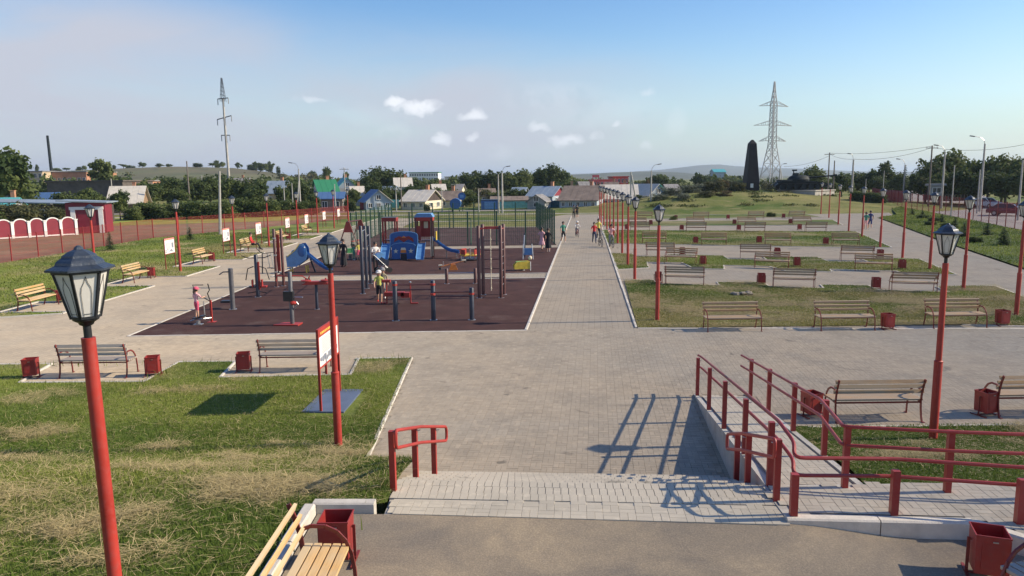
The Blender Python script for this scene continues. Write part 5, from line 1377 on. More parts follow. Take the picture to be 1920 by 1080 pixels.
for i, (px, yt, w, yb) in enumerate([(1730, 400, 26, 412), (1752, 404, 26, 418), (1775, 414, 26, 430), (1745, 412, 22, 424), (1800, 428, 28, 446), (1830, 440, 26, 456)]):
    p = G(px, yb); tree('bush', px, yt, w, p.y, 'low green shrub on the bank right of the path, %s from the far end' % ORD[i], 'shrub', 'shrub', 'low shrubs on the grass bank', zbase=.05)
for px, yt, w, yb, lb in [(204, 432, 22, 470, 'young pine on the verge left of the lamp posts'), (355, 424, 20, 450, 'young pine on the verge behind the information boards')]:
    tree('spruce1', px, yt, w, G(px, yb).y, lb, 'pine_sapling', 'pine', zbase=.02)
tree('bushlight', 1262, 402, 16, 88, 'small green bush between the far bench rows', 'shrub', 'shrub'); tree('bush', 1446, 395, 18, 92, 'small dark bush on the verge in front of the mound', 'shrub', 'shrub')

def far_wood(name, px0, px1, ytop, Y, depth, seed, cols, label, n=9000, gz=0.0):
    rr = random.Random(seed); lobes = []
    x0, x1 = AT(px0, 340, Y).x, AT(px1, 340, Y).x; W = x1 - x0; m_ = max(6, int(W / 6))
    for k in range(m_):
        px = px0 + (px1 - px0) * (k + rr.random()) / m_; yd = Y + rr.uniform(0, depth); q = AT(px, ytop + rr.uniform(-3, 6), yd); h = max(2.5, q.z - gz); r = rr.uniform(.42, .6) * h + 1.0
        lobes.append((q.x, yd, gz + h * .5, r * 1.25, r, h * .5))
        if rr.random() < .6: lobes.append((q.x + rr.uniform(-r, r), yd, gz + h * .8, r * .5, r * .5, h * .3))
    me = leaf_cloud(name, lobes, n, 1.25, cols, seed); o = link(name, me, None, 'stuff'); o['label'] = label; o['category'] = 'woodland'
far_wood('far_woodland', 560, 1260, 334, 250, 60, 31, LT, 'hazy belt of far trees behind the village houses', 12000)
far_wood('far_woodland', 1230, 1760, 331, 240, 70, 32, MD, 'hazy belt of far trees behind the monument and pylon', 9000)
far_wood('far_woodland', -60, 620, 333, 215, 60, 33, MD, 'band of trees at the foot of the grassy hill', 15000)
far_wood('hill_scrub', 20, 600, 324, 400, 60, 34, OL, 'low scrub scattered over the slope of the grassy hill', 7000, gz=5.0)
_l2 = []; _r = random.Random(9)  # dark scrub roughens the mound and stands in for shade on its front slope
for _ in range(46):
    px = _r.uniform(1235, 1560); q = G(px, _r.uniform(376, 396)); _l2.append((q.x, q.y, GZ(q.x, q.y) + .15, _r.uniform(1.0, 2.6), _r.uniform(.8, 1.8), _r.uniform(.18, .45)))
_m2 = link('mound_scrub', leaf_cloud('mound_scrub', _l2, 9000, .34, ((.06, .09, .025), (.15, .155, .05)), 77), None, 'stuff'); _m2['label'] = 'low rough scrub and weeds added to darken the front slope of the mound'; _m2['category'] = 'scrub'
# ================================================================== BUILDINGS
def window(b_parent, c, w, h, face, frame='white', t=.05):
    f = MB()
    def bx(u0, u1, v0, v1, d0, d1, mb):
        if face in 'fb':
            s = -1 if face == 'f' else 1
            mb.box((c[0] + (u0 + u1) / 2, c[1] + s * (d0 + d1) / 2, c[2] + (v0 + v1) / 2), (u1 - u0, abs(d1 - d0), v1 - v0))
        else:
            s = 1 if face == 'r' else -1
            mb.box((c[0] + s * (d0 + d1) / 2, c[1] + (u0 + u1) / 2, c[2] + (v0 + v1) / 2), (abs(d1 - d0), u1 - u0, v1 - v0))
    e = .06
    bx(-w / 2 - e, -w / 2, -h / 2 - e, h / 2 + e, 0, t * 1.6, f); bx(w / 2, w / 2 + e, -h / 2 - e, h / 2 + e, 0, t * 1.6, f)
    bx(-w / 2, w / 2, h / 2, h / 2 + e, 0, t * 1.6, f); bx(-w / 2, w / 2, -h / 2 - e, -h / 2, 0, t * 2.2, f); bx(-.03, .03, -h / 2, h / 2, 0, t * 1.3, f)
    o = f.build('window', M[frame], b_parent)
    g = MB(); bx(-w / 2, w / 2, -h / 2, h / 2, 0, t * .8, g); g.build('pane', M['window_glass'], o)
def house(label, px, ybase, wpx, wall_h, roof_h, depth, ridge='x', rot=0.0, wall='cream', roof='slate_roof', gable=None, wins=2, frame='white', Y=None, chimney=True, name='house', over=.35, gz=0, group=None, roof2=None, gwin=True, top=None):
    """ridge 'x': eaves face the viewer, 'y': gable faces the viewer"""
    p = G(px, ybase) if Y is None else AT(px, ybase, Y); Y = p.y
    w = wpx / 1414 * Y
    if top:
        tot = AT(px, top, Y + (depth / 2 if ridge == 'x' else 0)).z - gz + .1; k_ = tot / (wall_h + roof_h); wall_h *= k_; roof_h *= k_
    t = thing(name, label, 'house' if name == 'house' else name.replace('_', ' '), (p.x, Y + depth / 2, gz - .1), rot, group)
    d = depth; h = wall_h
    b = MB(); b.box((0, 0, h / 2), (w, d, h))
    if ridge == 'x':
        pr_ = [(-d / 2, h), (d / 2, h), (0, h + roof_h)]
        g = MB(); g.prism(pr_, lambda u, v: (-w / 2, u, v), lambda u, v: (w / 2, u, v))
    else:
        pr_ = [(-w / 2, h), (w / 2, h), (0, h + roof_h)]
        g = MB(); g.prism(pr_, lambda u, v: (u, -d / 2, v), lambda u, v: (u, d / 2, v))
    b.build('wall', M[wall], t); g.build('gable', M[gable or wall], t)
    th = .12; o_ = over
    half = d / 2 if ridge == 'x' else w / 2; ln = (w if ridge == 'x' else d) / 2 + o_
    sl = roof_h / half; e = half + o_; ze = h - o_ * sl
    for s in (-1, 1):
        r = MB(); q = [(s * e, ze), (0, h + roof_h), (0, h + roof_h + th), (s * e, ze + th)]
        if ridge == 'x': r.prism(q, lambda u, v: (-ln, u, v), lambda u, v: (ln, u, v))
        else: r.prism(q, lambda u, v: (u, -ln, v), lambda u, v: (u, ln, v))
        # standing seams / sheet laps
        nseam = int(2 * ln / .9)
        for k in range(1, nseam):
            a = -ln + 2 * ln * k / nseam
            P0, P1 = (s * e, ze + th), (0, h + roof_h + th)
            if ridge == 'x': r.beam((a, P0[0], P0[1]), (a, P1[0], P1[1]), .05, .05)
            else: r.beam((P0[0], a, P0[1]), (P1[0], a, P1[1]), .05, .05)
        ro = r.build('roof', M[(roof2 if s > 0 else None) or roof], t)
    if chimney:
        c = MB(); cx, cy = (w * .18, d * .08) if ridge == 'x' else (w * .08, d * .1)
        c.box((cx, cy, h + roof_h * .75 + .5), (.5, .5, 1.6)); c.box((cx, cy, h + roof_h * .75 + 1.33), (.6, .6, .1)); c.build('chimney', M['brick_wall'], ro)
    for k in range(wins): window(t, (-w / 2 + w * (k + .5) / wins, -d / 2, h * .55), min(.8, w / wins * .4), min(1.0, h * .42), 'f', frame)
    if gwin:
        if ridge == 'y': window(t, (0, -d / 2, h + roof_h * .35), .7, .7, 'f', frame)
        window(t, (w / 2, -d * .22, h * .55), .9, min(1.2, h * .45), 'r', frame); window(t, (w / 2, d * .22, h * .55), .9, min(1.2, h * .45), 'r', frame)
    return t
house('log cabin with pale corrugated roof half hidden by a small tree', 226, 399, 54, 2.2, 2.9, 6.5, 'x', .25, 'log', 'pale_roof', 'log', 1, over=.5, chimney=True, top=350)
house('grey zinc-roofed house among the trees behind the left fence', 515, 378, 34, 2.4, 1.9, 6, 'x', 0, 'beige_wall', 'zinc_roof', None, 2, Y=150, top=340)
house('beige house with grey roof, half hidden in the left tree belt', 440, 372, 40, 2.6, 2.2, 7, 'x', .1, 'beige_wall', 'slate_roof', None, 2, Y=185, gz=1.6, top=335)
house('house with bright green roof and white gable', 602, 388, 36, 3.0, 2.6, 7, 'x', .45, 'log', 'green_roof', 'white', 2, Y=134, top=338)
house('low house with a bright blue porch roof below the green-roofed one', 618, 389, 44, 2.2, .9, 4, 'x', .1, 'brown_roof', 'blue_roof', 'ltblue', 2, Y=124, chimney=False, top=361)
house('house with dark turquoise roof and pale blue-grey gable', 640, 378, 38, 4.4, 2.6, 8, 'y', .35, 'grey_wall', 'teal_roof', 'bluegrey_wall', 1, Y=158, roof2='green_roof', top=334)
house('cottage with blue left and pale right roof slopes', 697, 392, 48, 2.0, 2.3, 7, 'y', .35, 'sky_paint', 'blue_roof', 'bluegrey_wall', 3, Y=128, roof2='pale_roof', chimney=False, top=357)
house('pale-roofed cottage with dark timber gable and cream wall', 788, 393, 50, 1.9, 2.2, 7, 'x', -.35, 'cream', 'pale_roof', 'dark_wall', 3, Y=128, top=357)
house('low cottage with a weathered brown roof right of the pale-roofed one', 838, 388, 50, 1.8, 1.9, 6, 'x', -.2, 'cream', 'brown_roof', 'dark_wall', 3, Y=136, top=359)
house('small house with straw-coloured roof among the village trees', 752, 365, 30, 3.4, 1.9, 6, 'x', .2, 'bluegrey_wall', 'pale_roof', 'bluegrey_wall', 2, Y=162, gz=.6, top=334)
house('low long beige building beyond the blue garage', 955, 388, 66, 1.9, .9, 5, 'x', 0, 'beige_wall', 'brown_roof', None, 4, Y=134, chimney=False, top=369)
house('cottage with crimson triangular gable and grey metal roof', 1027, 380, 52, 2.4, 2.3, 7, 'x', -.45, 'bluegrey_wall', 'zinc_roof', 'crimson', 3, Y=142, top=350)
house('small grey-gabled shed in front of the red-gabled cottage', 1012, 389, 34, 1.6, 1.1, 4, 'y', -.3, 'grey_wall', 'slate_roof', 'grey_wall', 1, Y=124, chimney=False, frame='white', top=366)
house('long house with big brown roof and dark gable behind the blue fence', 1100, 392, 72, 2.0, 3.0, 9, 'x', -.32, 'sky_paint', 'brown_roof', 'dark_wall', 5, Y=124, top=349)
house('white-walled house with a wide pale roof', 1166, 391, 66, 2.0, 2.9, 8, 'x', -.1, 'white', 'pale_roof', 'white', 5, Y=128, top=347)
house('blue-grey gabled house with white and turquoise roof', 1217, 387, 42, 2.6, 2.4, 8, 'y', .45, 'bluegrey_wall', 'pale_roof', 'bluegrey_wall', 2, Y=136, roof2='teal_roof', chimney=False, top=346)
house('little turquoise-roofed house left of the brown-roofed one', 1071, 372, 18, 3.2, 1.8, 5, 'x', 0, 'beige_wall', 'teal_roof', None, 1, Y=160, top=349)
house('turquoise-roofed house at the far left edge', -4, 390, 28, 3, 1.8, 5, 'x', .2, 'grey_wall', 'teal_roof', None, 1, Y=100, top=372)
house('distant blue-roofed hall below the far hills', 1350, 338, 22, 6, 2, 12, 'x', 0, 'bluegrey_wall', 'teal_roof', None, 3, Y=520, gz=2, chimney=False, name='far_hall')
house('small blue-roofed outbuilding behind the long shed at left', 78, 378, 32, 2.2, 1.4, 5, 'x', 0, 'grey_wall', 'blue_roof', None, 1, Y=128, chimney=False, top=362)
for i, (px, yb, w, Y, top, rf, wl, rt, lb) in enumerate([
        (664, 372, 22, 150, 350, 'pale_roof', 'grey_wall', .3, 'small pale-roofed house left behind the blue-hipped cottage'), (728, 372, 24, 152, 350, 'zinc_roof', 'bluegrey_wall', -.3, 'small zinc-roofed house right behind the blue-hipped cottage'),
        (820, 370, 22, 158, 346, 'pale_roof', 'beige_wall', .2, 'straw-roofed house behind the pale-roofed cottage'), (857, 366, 20, 165, 346, 'slate_roof', 'cream', -.2, 'grey-roofed house above the blue barrel tank'),
        (912, 372, 28, 160, 354, 'brown_roof', 'beige_wall', .1, 'brown-roofed house behind the blue garage'), (975, 370, 24, 158, 352, 'zinc_roof', 'grey_wall', -.25, 'zinc-roofed house left of the crimson-gabled cottage'),
        (590, 372, 22, 160, 352, 'slate_roof', 'log', .3, 'grey-roofed house left behind the green-roofed house'), (1100, 362, 26, 172, 341, 'slate_roof', 'beige_wall', .2, 'grey-roofed house behind the big brown roof'),
        (1150, 364, 22, 170, 342, 'brown_roof', 'cream', -.2, 'brown-roofed house between the big roofs and the pink shop'), (1262, 362, 24, 165, 346, 'slate_roof', 'bluegrey_wall', .2, 'grey-roofed house behind the silvery thicket')]):
    house(lb, px, yb, w, 2.4, 2.0, 6, 'x', rt, wl, rf, None, 2, Y=Y, top=top, chimney=i % 2 == 0)
def block(label, px0, px1, ytop, ybase, Y, depth, wall, roof, rows, cols, name='building', gz=None, band=None, ww=1.4, wh=1.3):
    a = AT(px0, ybase, Y); c = AT(px1, ybase, Y); top = AT((px0 + px1) / 2, ytop, Y).z; w = c.x - a.x; z0 = a.z if gz is None else gz; h = top - z0
    t = thing(name, label, 'building', ((a.x + c.x) / 2, Y + depth / 2, z0))
    b = MB(); b.box((0, 0, h / 2), (w, depth, h)); b.build('wall', M[wall], t)
    r = MB(); r.box((0, 0, h + .15), (w + .6, depth + .6, .3)); r.build('roof', M[roof], t)
    for i in range(rows):
        for j in range(cols): window(t, (-w / 2 + w * (j + .5) / cols, -depth / 2, h * (i + .5) / rows), min(ww, w / cols * .6), min(wh, h / rows * .5), 'f')
    if band: q = MB(); q.box((0, -depth / 2 - .08, h * band[0]), (w + .1, .15, h * band[1])); q.build('band', M[band[2]], t)
    return t
block('orange-brick factory hall at the foot of the hill on the left', 80, 164, 323, 352, 260, 20, 'brick_wall', 'slate_roof', 1, 9, 'factory', ww=2)
block('cream end block of the brick factory with a white band', 46, 82, 322, 352, 255, 16, 'beige_wall', 'slate_roof', 2, 4, 'factory', band=(.25, .16, 'white'))
block('large dark-roofed grey warehouse behind the left trees', 90, 232, 341, 372, 165, 14, 'dark_roof', 'dark_roof', 0, 0, 'warehouse')
block('orange-brick workshop with grey roof left of the tree belt', 232, 286, 340, 356, 210, 14, 'brick_wall', 'slate_roof', 1, 5, 'workshop')
block('long white three-storey school on the village skyline', 768, 822, 324, 348, 330, 14, 'white', 'green_roof', 3, 12, 'school')
block('long low grey building on the skyline right of the school', 834, 884, 332, 350, 340, 12, 'bluegrey_wall', 'slate_roof', 2, 10, 'building')
block('pink-fronted shop with long fascia left of the station', 1112, 1152, 338, 352, 250, 14, 'pinkred', 'redroof', 1, 6, 'shop')
block('red-roofed market hall right of the pink shop', 1150, 1178, 332, 346, 262, 14, 'redroof', 'redroof', 1, 4, 'market_hall')
block('grey billboard building behind the red fence near the right wood', 1743, 1768, 348, 366, 118, .6, 'grey_wall', 'grey_wall', 1, 1, 'billboard')
block('long dark blue metal shed behind the road on the right', 1768, 1840, 362, 377, 122, 6, 'navy', 'navy', 1, 4, 'shed')
t = thing('pylon_sign', 'red rooftop sign frame above the pink-fronted shop', 'sign', (AT(1117, 335, 248).x, 248, 2)); w = MB()
a = AT(1111, 328, 248); c = AT(1123, 338, 248)
w.box((0, 0, a.z - 2 - .4), (c.x - a.x, .3, .8)); w.box((0, 0, (c.z - 2)), (c.x - a.x, .3, .5)); w.beam((-1.0, 0, -2), (-1.0, 0, a.z - 2), .25, .25); w.beam((1.0, 0, -2), (1.0, 0, a.z - 2), .25, .25); w.build('sign_frame', M['pinkred'], t)
# long low shed with lean-to roof behind the crimson wall, and its gate building
p = AT(185, 425, 84); t = thing('shed', 'long dark shed with a thin grey sloping roof at far left', 'shed', (AT(90, 400, 96).x, 97, 0), .1)
b = MB(); b.box((0, 0, 1.15), (13.5, 4, 2.3)); b.build('wall', M['dark_wall'], t)
b = MB(); b.box((0, -.3, 2.75), (14.6, 5.2, .12), rx=.04, ry=.03); b.build('roof', M['zinc_roof'], t)
for k in (-4, 0, 4): window(t, (k, -2, 1.3), 1.1, .9, 'f')
# crimson wall of arched metal panels between white pillars
wb = G(144, 440); n = 7; wa = wb - (wb - G(25, 447)) * n / 4
t = thing('panel_wall', 'crimson metal wall of arched panels between white pillars at far left', 'wall', (0, 0, 0)); d = (wb - wa) / n
hw_ = 1.42; r = math.atan2(d.y, d.x); L_ = d.length
for i in range(n + 1):
    q = MB(); q.box((0, 0, hw_ / 2 + .02), (.24, .24, hw_ + .05)); q.box((0, 0, hw_ + .09), (.32, .32, .08)); o = q.build('pillar', M['white'], t); o.location = wa + d * i; o.rotation_euler = (0, 0, r)
arc = [(-L_ / 2 + .12, .12)] + [(L_ / 2 - .12, .12)] + [((L_ / 2 - .12) * math.cos(PI * k / 12), hw_ - .12 + .42 * math.sin(PI * k / 12)) for k in range(13)]
q = MB(); q.prism(arc, lambda u, v: (u, -.03, v), lambda u, v: (u, .03, v)); pm = q.mesh('arched_panel', M['crimson'])
q = MB()
for k in range(12):
    a0, a1 = PI * k / 12, PI * (k + 1) / 12
    q.beam(((L_ / 2 - .12) * math.cos(a0), 0, hw_ - .08 + .42 * math.sin(a0)), ((L_ / 2 - .12) * math.cos(a1), 0, hw_ - .08 + .42 * math.sin(a1)), .10, .10)
q.beam((-L_ / 2 + .12, 0, .08), (L_ / 2 - .12, 0, .08), .12, .12); am = q.mesh('white_trim', M['white'])
for i in range(n):
    for nm, me in (('arched_panel', pm), ('white_trim', am)): o = link(nm, me, t); o.location = wa + d * (i + .5); o.rotation_euler = (0, 0, r)
g0, g1 = G(144, 443) + Vector((0, .5, 0)), G(186, 430)
t = thing('gatehouse', 'crimson gatehouse with white-framed doorway beside the arched wall', 'gatehouse', ((g0.x + g1.x) / 2 + .3, g0.y + 4, 0), .28); gw = 3.6
b = MB(); b.box((0, 1.5, 1.55), (gw, 3, 3.1)); b.build('wall', M['crimson'], t)
b = MB()
b.box((-gw / 2 + .65, -.05, 1.2), (.42, .14, 2.4)); b.box((gw / 2 - .42, -.05, 1.2), (.42, .14, 2.4)); b.box((.1, -.06, 2.52), (gw - .5, .16, .3)); b.build('doorway_frame', M['white'], t)
b = MB(); b.box((.1, -.03, 1.15), (1.6, .06, 2.25)); b.build('gate', M['crimson'], t)
b = MB(); b.box((-.2, 1.4, 3.2), (gw + 1.0, 3.8, .14), ry=.05); b.build('roof', M['zinc_roof'], t)
# fences of the village
def board_fence(name, label, pts, h, m, spacing=2.4):
    t = thing(name, label, 'fence', (0, 0, 0)); rr = random.Random(5)
    for a, b_ in zip(pts[:-1], pts[1:]):
        a, b_ = Vector(a), Vector(b_); L_ = (b_ - a).length; n = max(1, round(L_ / spacing)); d = (b_ - a) / n; r = math.atan2(d.y, d.x)
        q = MB()
        for k in range(12): q.box((-d.length / 2 + d.length * (k + .5) / 12, random.uniform(-.005, .005), h / 2), (d.length / 12 - .012, .03, h + random.uniform(-.02, .02)))
        me = q.mesh('board_section', M[m]); pq = MB(); pq.box((0, .05, h / 2), (.1, .1, h + .08)); pm = pq.mesh('post', M[m])
        for i in range(n):
            o = link('board_section', me, t); o.location = a + d * (i + .5); o.rotation_euler = (0, 0, r)
            o = link('post', pm, t); o.location = a + d * i; o.rotation_euler = (0, 0, r)
    return t
board_fence('board_fence', 'long teal board fence in front of the middle houses', [G(934, 391), G(1066, 388), G(1138, 386)], 1.15, 'teal')
board_fence('board_fence', 'short pale turquoise fence left of the white cottage wall', [G(727, 390), G(748, 390)], 1.5, 'teal_roof')
board_fence('board_fence', 'white and green picket fence right of the pale-roofed cottage', [G(806, 388), G(850, 388)], 1.2, 'cream')
board_fence('board_fence', 'crimson board fence along the road beyond the right-hand path', [(61.5, 118, 0), (66, 135, 0), (72, 150, 0)], 2.4, 'crimson')
board_fence('board_fence', 'dark red board fence below the blue-hipped cottage', [G(676, 393), G(722, 392)], 1.2, 'wine')
board_fence('board_fence', 'low dark wooden fence under the tree belt on the left', [G(245, 404), G(420, 402), G(600, 399)], .9, 'dark_roof')
# blue tank on a stand with a square blue sign
p = G(857, 396); t = thing('barrel_tank', 'round blue tank on a stand with a square blue sign above it', 'tank', (p.x, p.y, 0))
b = MB(); b.tube([(-.2, -1.1, 1.2), (-.2, 1.1, 1.2)], .86, 16); b.build('barrel', M['blue'], t, True)
for s in (-1, 1): q = MB(); q.beam((-.2 + s * .6, 0, 0), (-.2 + s * .4, 0, .7), .12, .12); q.build('leg', M['navy'], t)
b = MB(); b.beam((.9, 0, 0), (.9, 0, 2.2), .1, .1); b.build('sign_post', M['grey'], t)
b = MB(); b.lathe([(.62, -.05), (.62, .05)], 12); sg = b.build('sign', M['blue'], t); sg.location = (.8, -.1, 2.35); sg.rotation_euler = (PI / 2, 0, 0)
b = MB(); b.box((0, 0, .07), (.62, .5, .03)); b.build('sign_face', M['ltblue'], sg)
b = MB(); x0 = G(905, 393); t2 = thing('garage', 'bright blue metal garage in front of the low beige building', 'garage', (x0.x + 1.2, x0.y + 2, 0), 0)
b.box((0, 0, .75), (2.9, 3.5, 1.5)); b.build('wall', M['blue'], t2); b = MB(); b.box((0, 0, 1.55), (3.1, 3.7, .1)); b.build('roof', M['navy'], t2); b = MB(); b.box((0, -1.78, .65), (1.8, .05, 1.25)); b.build('garage_door', M['ltblue'], t2)

# ================================================================== POLES, PYLONS, WIRES
def pole(label, px, ytop, Y, kind='concrete', arm=0, z0=-.1, r=.13, cross=0, name='utility_pole', lean=0):
    top = AT(px, ytop, Y); h = top.z - z0
    t = thing(name, label, 'street light' if arm else 'utility pole', (top.x, Y, z0))
    b = MB(); hh = h - (1.0 if arm else 0); b.tube([(0, 0, -.3), (lean * .5, 0, hh * .5), (lean, 0, hh)], [r, r * .85, r * .65], 8); b.build('pole', M['conc_pole' if kind == 'concrete' else 'wood_pole'], t, True)
    if arm:
        s = 1 if arm > 0 else -1; a = abs(arm)
        q = MB(); q.tube([(0, 0, hh - .3), (s * .1, 0, hh + .4), (s * a * .45, 0, hh + .85), (s * a, 0, hh + 1.0)], .04, 6); q.build('arm', M['steel'], t)
        q = MB(); q.box((s * (a + .25), 0, hh + 1.0), (.6, .22, .12), ry=-s * .15); q.build('lamp_head', M['grey'], t)
    for k in range(cross):
        q = MB(); q.beam((-.9, 0, hh - .35 - k * .6), (.9, 0, hh - .35 - k * .6), .09, .09)
        q.build('crossarm', M['wood_pole'], t)
        q = MB()
        for x in (-.8, -.3, .3, .8): q.tube([(x, 0, hh - .3 - k * .6), (x, 0, hh - .12 - k * .6)], .045, 6)
        q.build('insulators', M['white'], t)
    return top
# tall line mast at left: concrete shaft, lattice top, crossarms with hanging insulators
Ym = 145; tp = AT(411, 146, Ym); t = thing('power_line_mast', 'tall leaning concrete power mast with lattice tip and three crossarms', 'power mast', (AT(433, 385, Ym).x, Ym, 0))
sh = (tp.x - t.location.x) * .35; H_ = tp.z
P_ = lambda f: Vector((sh * f, 0, H_ * f))
b = MB(); b.tube([P_(0), P_(.4), P_(.84)], [.28, .23, .17], 10); b.build('shaft', M['conc_pole'], t, True)
b = MB(); q = .42
for sx, sy in ((-1, -1), (1, -1), (1, 1), (-1, 1)): b.beam(P_(.82) + Vector((sx * q, sy * q, 0)), P_(1.0) + Vector((sx * .08, sy * .08, 0)), .07, .07)
for k in range(5):
    f = .84 + .03 * k; g_ = q * (1 - (f - .82) / .18 * .8)
    for s in (-1, 1): b.beam(P_(f) + Vector((-g_, s * g_, 0)), P_(f + .03) + Vector((g_, s * g_, 0)), .05, .05); b.beam(P_(f) + Vector((-g_, s * g_, 0)), P_(f) + Vector((g_, s * g_, 0)), .05, .05)
b.build('lattice_tip', M['grey'], t)
for f, wd, tilt in ((.845, 1.0, .1), (.70, 1.35, .35), (.565, .8, 0)):
    c = P_(f); b = MB(); b.beam(c + Vector((-wd, 0, -tilt)), c + Vector((wd, 0, tilt)), .16, .16); ar = b.build('crossarm', M['grey'], t)
    for s in (-1, 1): q_ = MB(); e = c + Vector((s * wd, 0, s * tilt)); q_.tube([e, e - Vector((0, 0, 1.1))], .08, 6); q_.build('insulator', M['galv'], ar)
b = MB(); b.tube([(0, 0, 0)], .1) if 0 else None
# chimney at left
tp = AT(92, 254, 300); b = MB(); b.lathe([(.65, 0), (.45, tp.z)], 12); o = b.build('factory_chimney', M['tank_green'], None, True); o.location = (AT(97, 320, 300).x, 300, 0); o.rotation_euler = (0, -.015, 0)
tag(o, 'thin dark factory chimney rising above the brick factory at left', 'chimney')
pole('grey timber utility pole rising from the left tree belt', 350, 302, 130, 'wood', r=.16)
pole('thick pale concrete pole standing inside the left fence', 404.5, 321, 72, r=.15, lean=.35)
pole('thin pole between the big mast and the log cabin', 378, 329, 150, r=.12)
pole('thin pale pole behind the roofs at left', 208, 335, 150, r=.14, cross=0)
pole('street light with bent arm left of the green-roofed house', 559, 305, 122, arm=-1.0, r=.16)
pole('pale pole leaning beside the bent-arm street light', 553, 340, 118, r=.12, lean=.6)
pole('thin pole left of the bent-arm street light', 547, 343, 119, r=.10)
pole('slim pole in front of the dark trees left of the green roof', 532, 350, 112, r=.10)
pole('tall thin pole above the grey-gabled house', 645, 314, 150, r=.13, cross=1)
pole('low pole beside the blue-hipped cottage', 627, 345, 120, r=.10); pole('utility pole beside the small spruce tip', 751, 328, 128, 'wood', r=.13)
pole('utility pole with crossarm left of the pale-roofed cottage', 742, 352, 120, r=.11, cross=1); pole('short pole right of the brown-roofed cottage', 828, 354, 118, r=.09); pole('short pole beside the blue garage', 897, 356, 117, r=.10)
pole('street light with small curved arm right of the blue garage', 941, 312, 112, arm=.7, r=.17); pole('plain pole close left of the curved-arm street light', 934, 327, 112.5, r=.13)
pole('straight pole of the A-shaped pole pair', 1183, 322, 116, r=.13); q = pole('street light with long raised arm near the turquoise-roofed house', 1221.5, 308, 118, arm=1.0, r=.15)
b = MB(); a = AT(1184, 328, 116); c = AT(1196, 392, 116.0); b.tube([a, Vector((c.x, 116, -.1))], .12, 8); o = b.build('pole_brace', M['conc_pole'], None, True); tag(o, 'slanting strut of the A-shaped pole pair', 'pole strut')
pole('short street light in front of the lattice pylon leg', 1463, 307, 148, arm=.7, r=.2)
wp = [pole('utility pole with insulators right of the tank', 1555.5, 286, 140, 'wood', cross=1, r=.15), pole('plain dark pole just right of the tank gun', 1565, 301, 142, 'wood', r=.15),
      pole('street light beside the hedge right of the tank', 1601, 288, 124, arm=-.5, r=.2), pole('utility pole with crossarm in front of the right-hand wood', 1748, 273, 112, 'wood', cross=1, r=.15)]
pole('street light with left arm before the pale roadside tree', 1773, 272, 108, arm=-1.1, r=.17); pole('tall dark street light with left arm at far right', 1848, 255, 100, arm=-1.5, r=.17)
pole('street light with left arm above the dark spruce', 1698, 298, 128, arm=-1.0, r=.15); pole('short street light with right arm beside the spruce', 1711, 315, 130, arm=.9, r=.12)
pole('thin pale pole behind the front right lantern', 1790, 310, 84, r=.08); pole('thin pale pole left of the tall far-right street light', 1838, 318, 95, r=.10); pole('pale pole at the right edge', 1918, 300, 80, r=.12)
pole('thin pole right of the clipped hedge', 1658, 320, 116, r=.08); pole('short pole above the dark hedge', 1624, 335, 122, r=.08)
def wire(label, a, b_, sag):
    m_ = MB(); n = 12; pts = [a.lerp(b_, i / n) - Vector((0, 0, sag * 4 * (i / n) * (1 - i / n))) for i in range(n + 1)]
    m_.tube(pts, .022, 4); o = m_.build('overhead_wire', M['black']); tag(o, label, 'wire', 'overhead wires')
z = Vector((0, 0, -.3))
wire('overhead wire between the pole and street light right of the tank', wp[0] + z, wp[2] + z * 3, .3); wire('overhead wire from the hedge street light to the wood', wp[2] + z * 3, wp[3] + z, .6)
wire('upper overhead wire from the tank pole to the wood', wp[0] + z * .3, wp[3] + z * .2, .5); wire('overhead wire from the pylon street light to the tank pole', AT(1470, 312, 148), wp[0] + z * 2, .5)
wire('overhead wire leaving the frame at far right', wp[3] + z, AT(1960, 262, 100), .8)
# lattice pylon
Yp = 235; base = AT(1443, 356, Yp); top = AT(1449, 153, Yp); H_ = top.z - 1.0
t = thing('lattice_pylon', 'tall galvanised lattice pylon with three pairs of crossarms behind the obelisk', 'pylon', (base.x + .3, Yp, 1.0), .5)
def half(z):
    f = z / H_
    return 2.75 + (.85 - 2.75) * f / .42 if f < .42 else (.85 - .15 * (f - .42) / .36 if f < .78 else max(.1, .70 * (1 - (f - .78) / .22)))
lev = [0, .13, .24, .33, .40, .455, .51, .555, .60, .645, .69, .735, .78, .83, .88, .93, 1.0]
C = lambda z, k: Vector((half(z) * (1, 1, -1, -1)[k], half(z) * (1, -1, -1, 1)[k], z))
b = MB()
for z0_, z1_ in zip(lev[:-1], lev[1:]):
    for k in range(4): b.beam(C(z0_ * H_, k), C(z1_ * H_, k), .19, .19)
b.build('leg_frame', M['galv'], t)
b = MB()
for z0_, z1_ in zip(lev[:-1], lev[1:]):
    for k in range(4):
        j = (k + 1) % 4; b.beam(C(z0_ * H_, k), C(z1_ * H_, j), .09, .09); b.beam(C(z0_ * H_, j), C(z1_ * H_, k), .09, .09); b.beam(C(z1_ * H_, k), C(z1_ * H_, j), .08, .08)
b.build('lattice_bracing', M['galv'], t)
for f, wd in ((.78, 5.7), (.60, 7.4), (.455, 5.3)):
    z_ = f * H_; h_ = half(z_)
    for s in (-1, 1):
        q = MB(); tip = Vector((0, s * (wd - .2), z_ - .25))
        for x in (-1, 1):
            q.beam((x * h_, s * h_, z_), tip, .13, .13); q.beam((x * h_, s * h_, z_ + 1.35), tip, .11, .11)
            for g_ in (.25, .5, .75): a = Vector((x * h_, s * h_, z_)).lerp(tip, g_); c = Vector((x * h_, s * h_, z_ + 1.35)).lerp(tip, g_); q.beam(a, c, .08, .08)
        q.build('crossarm', M['galv'], t)
t.rotation_euler = (0, 0, .35 + PI / 2)
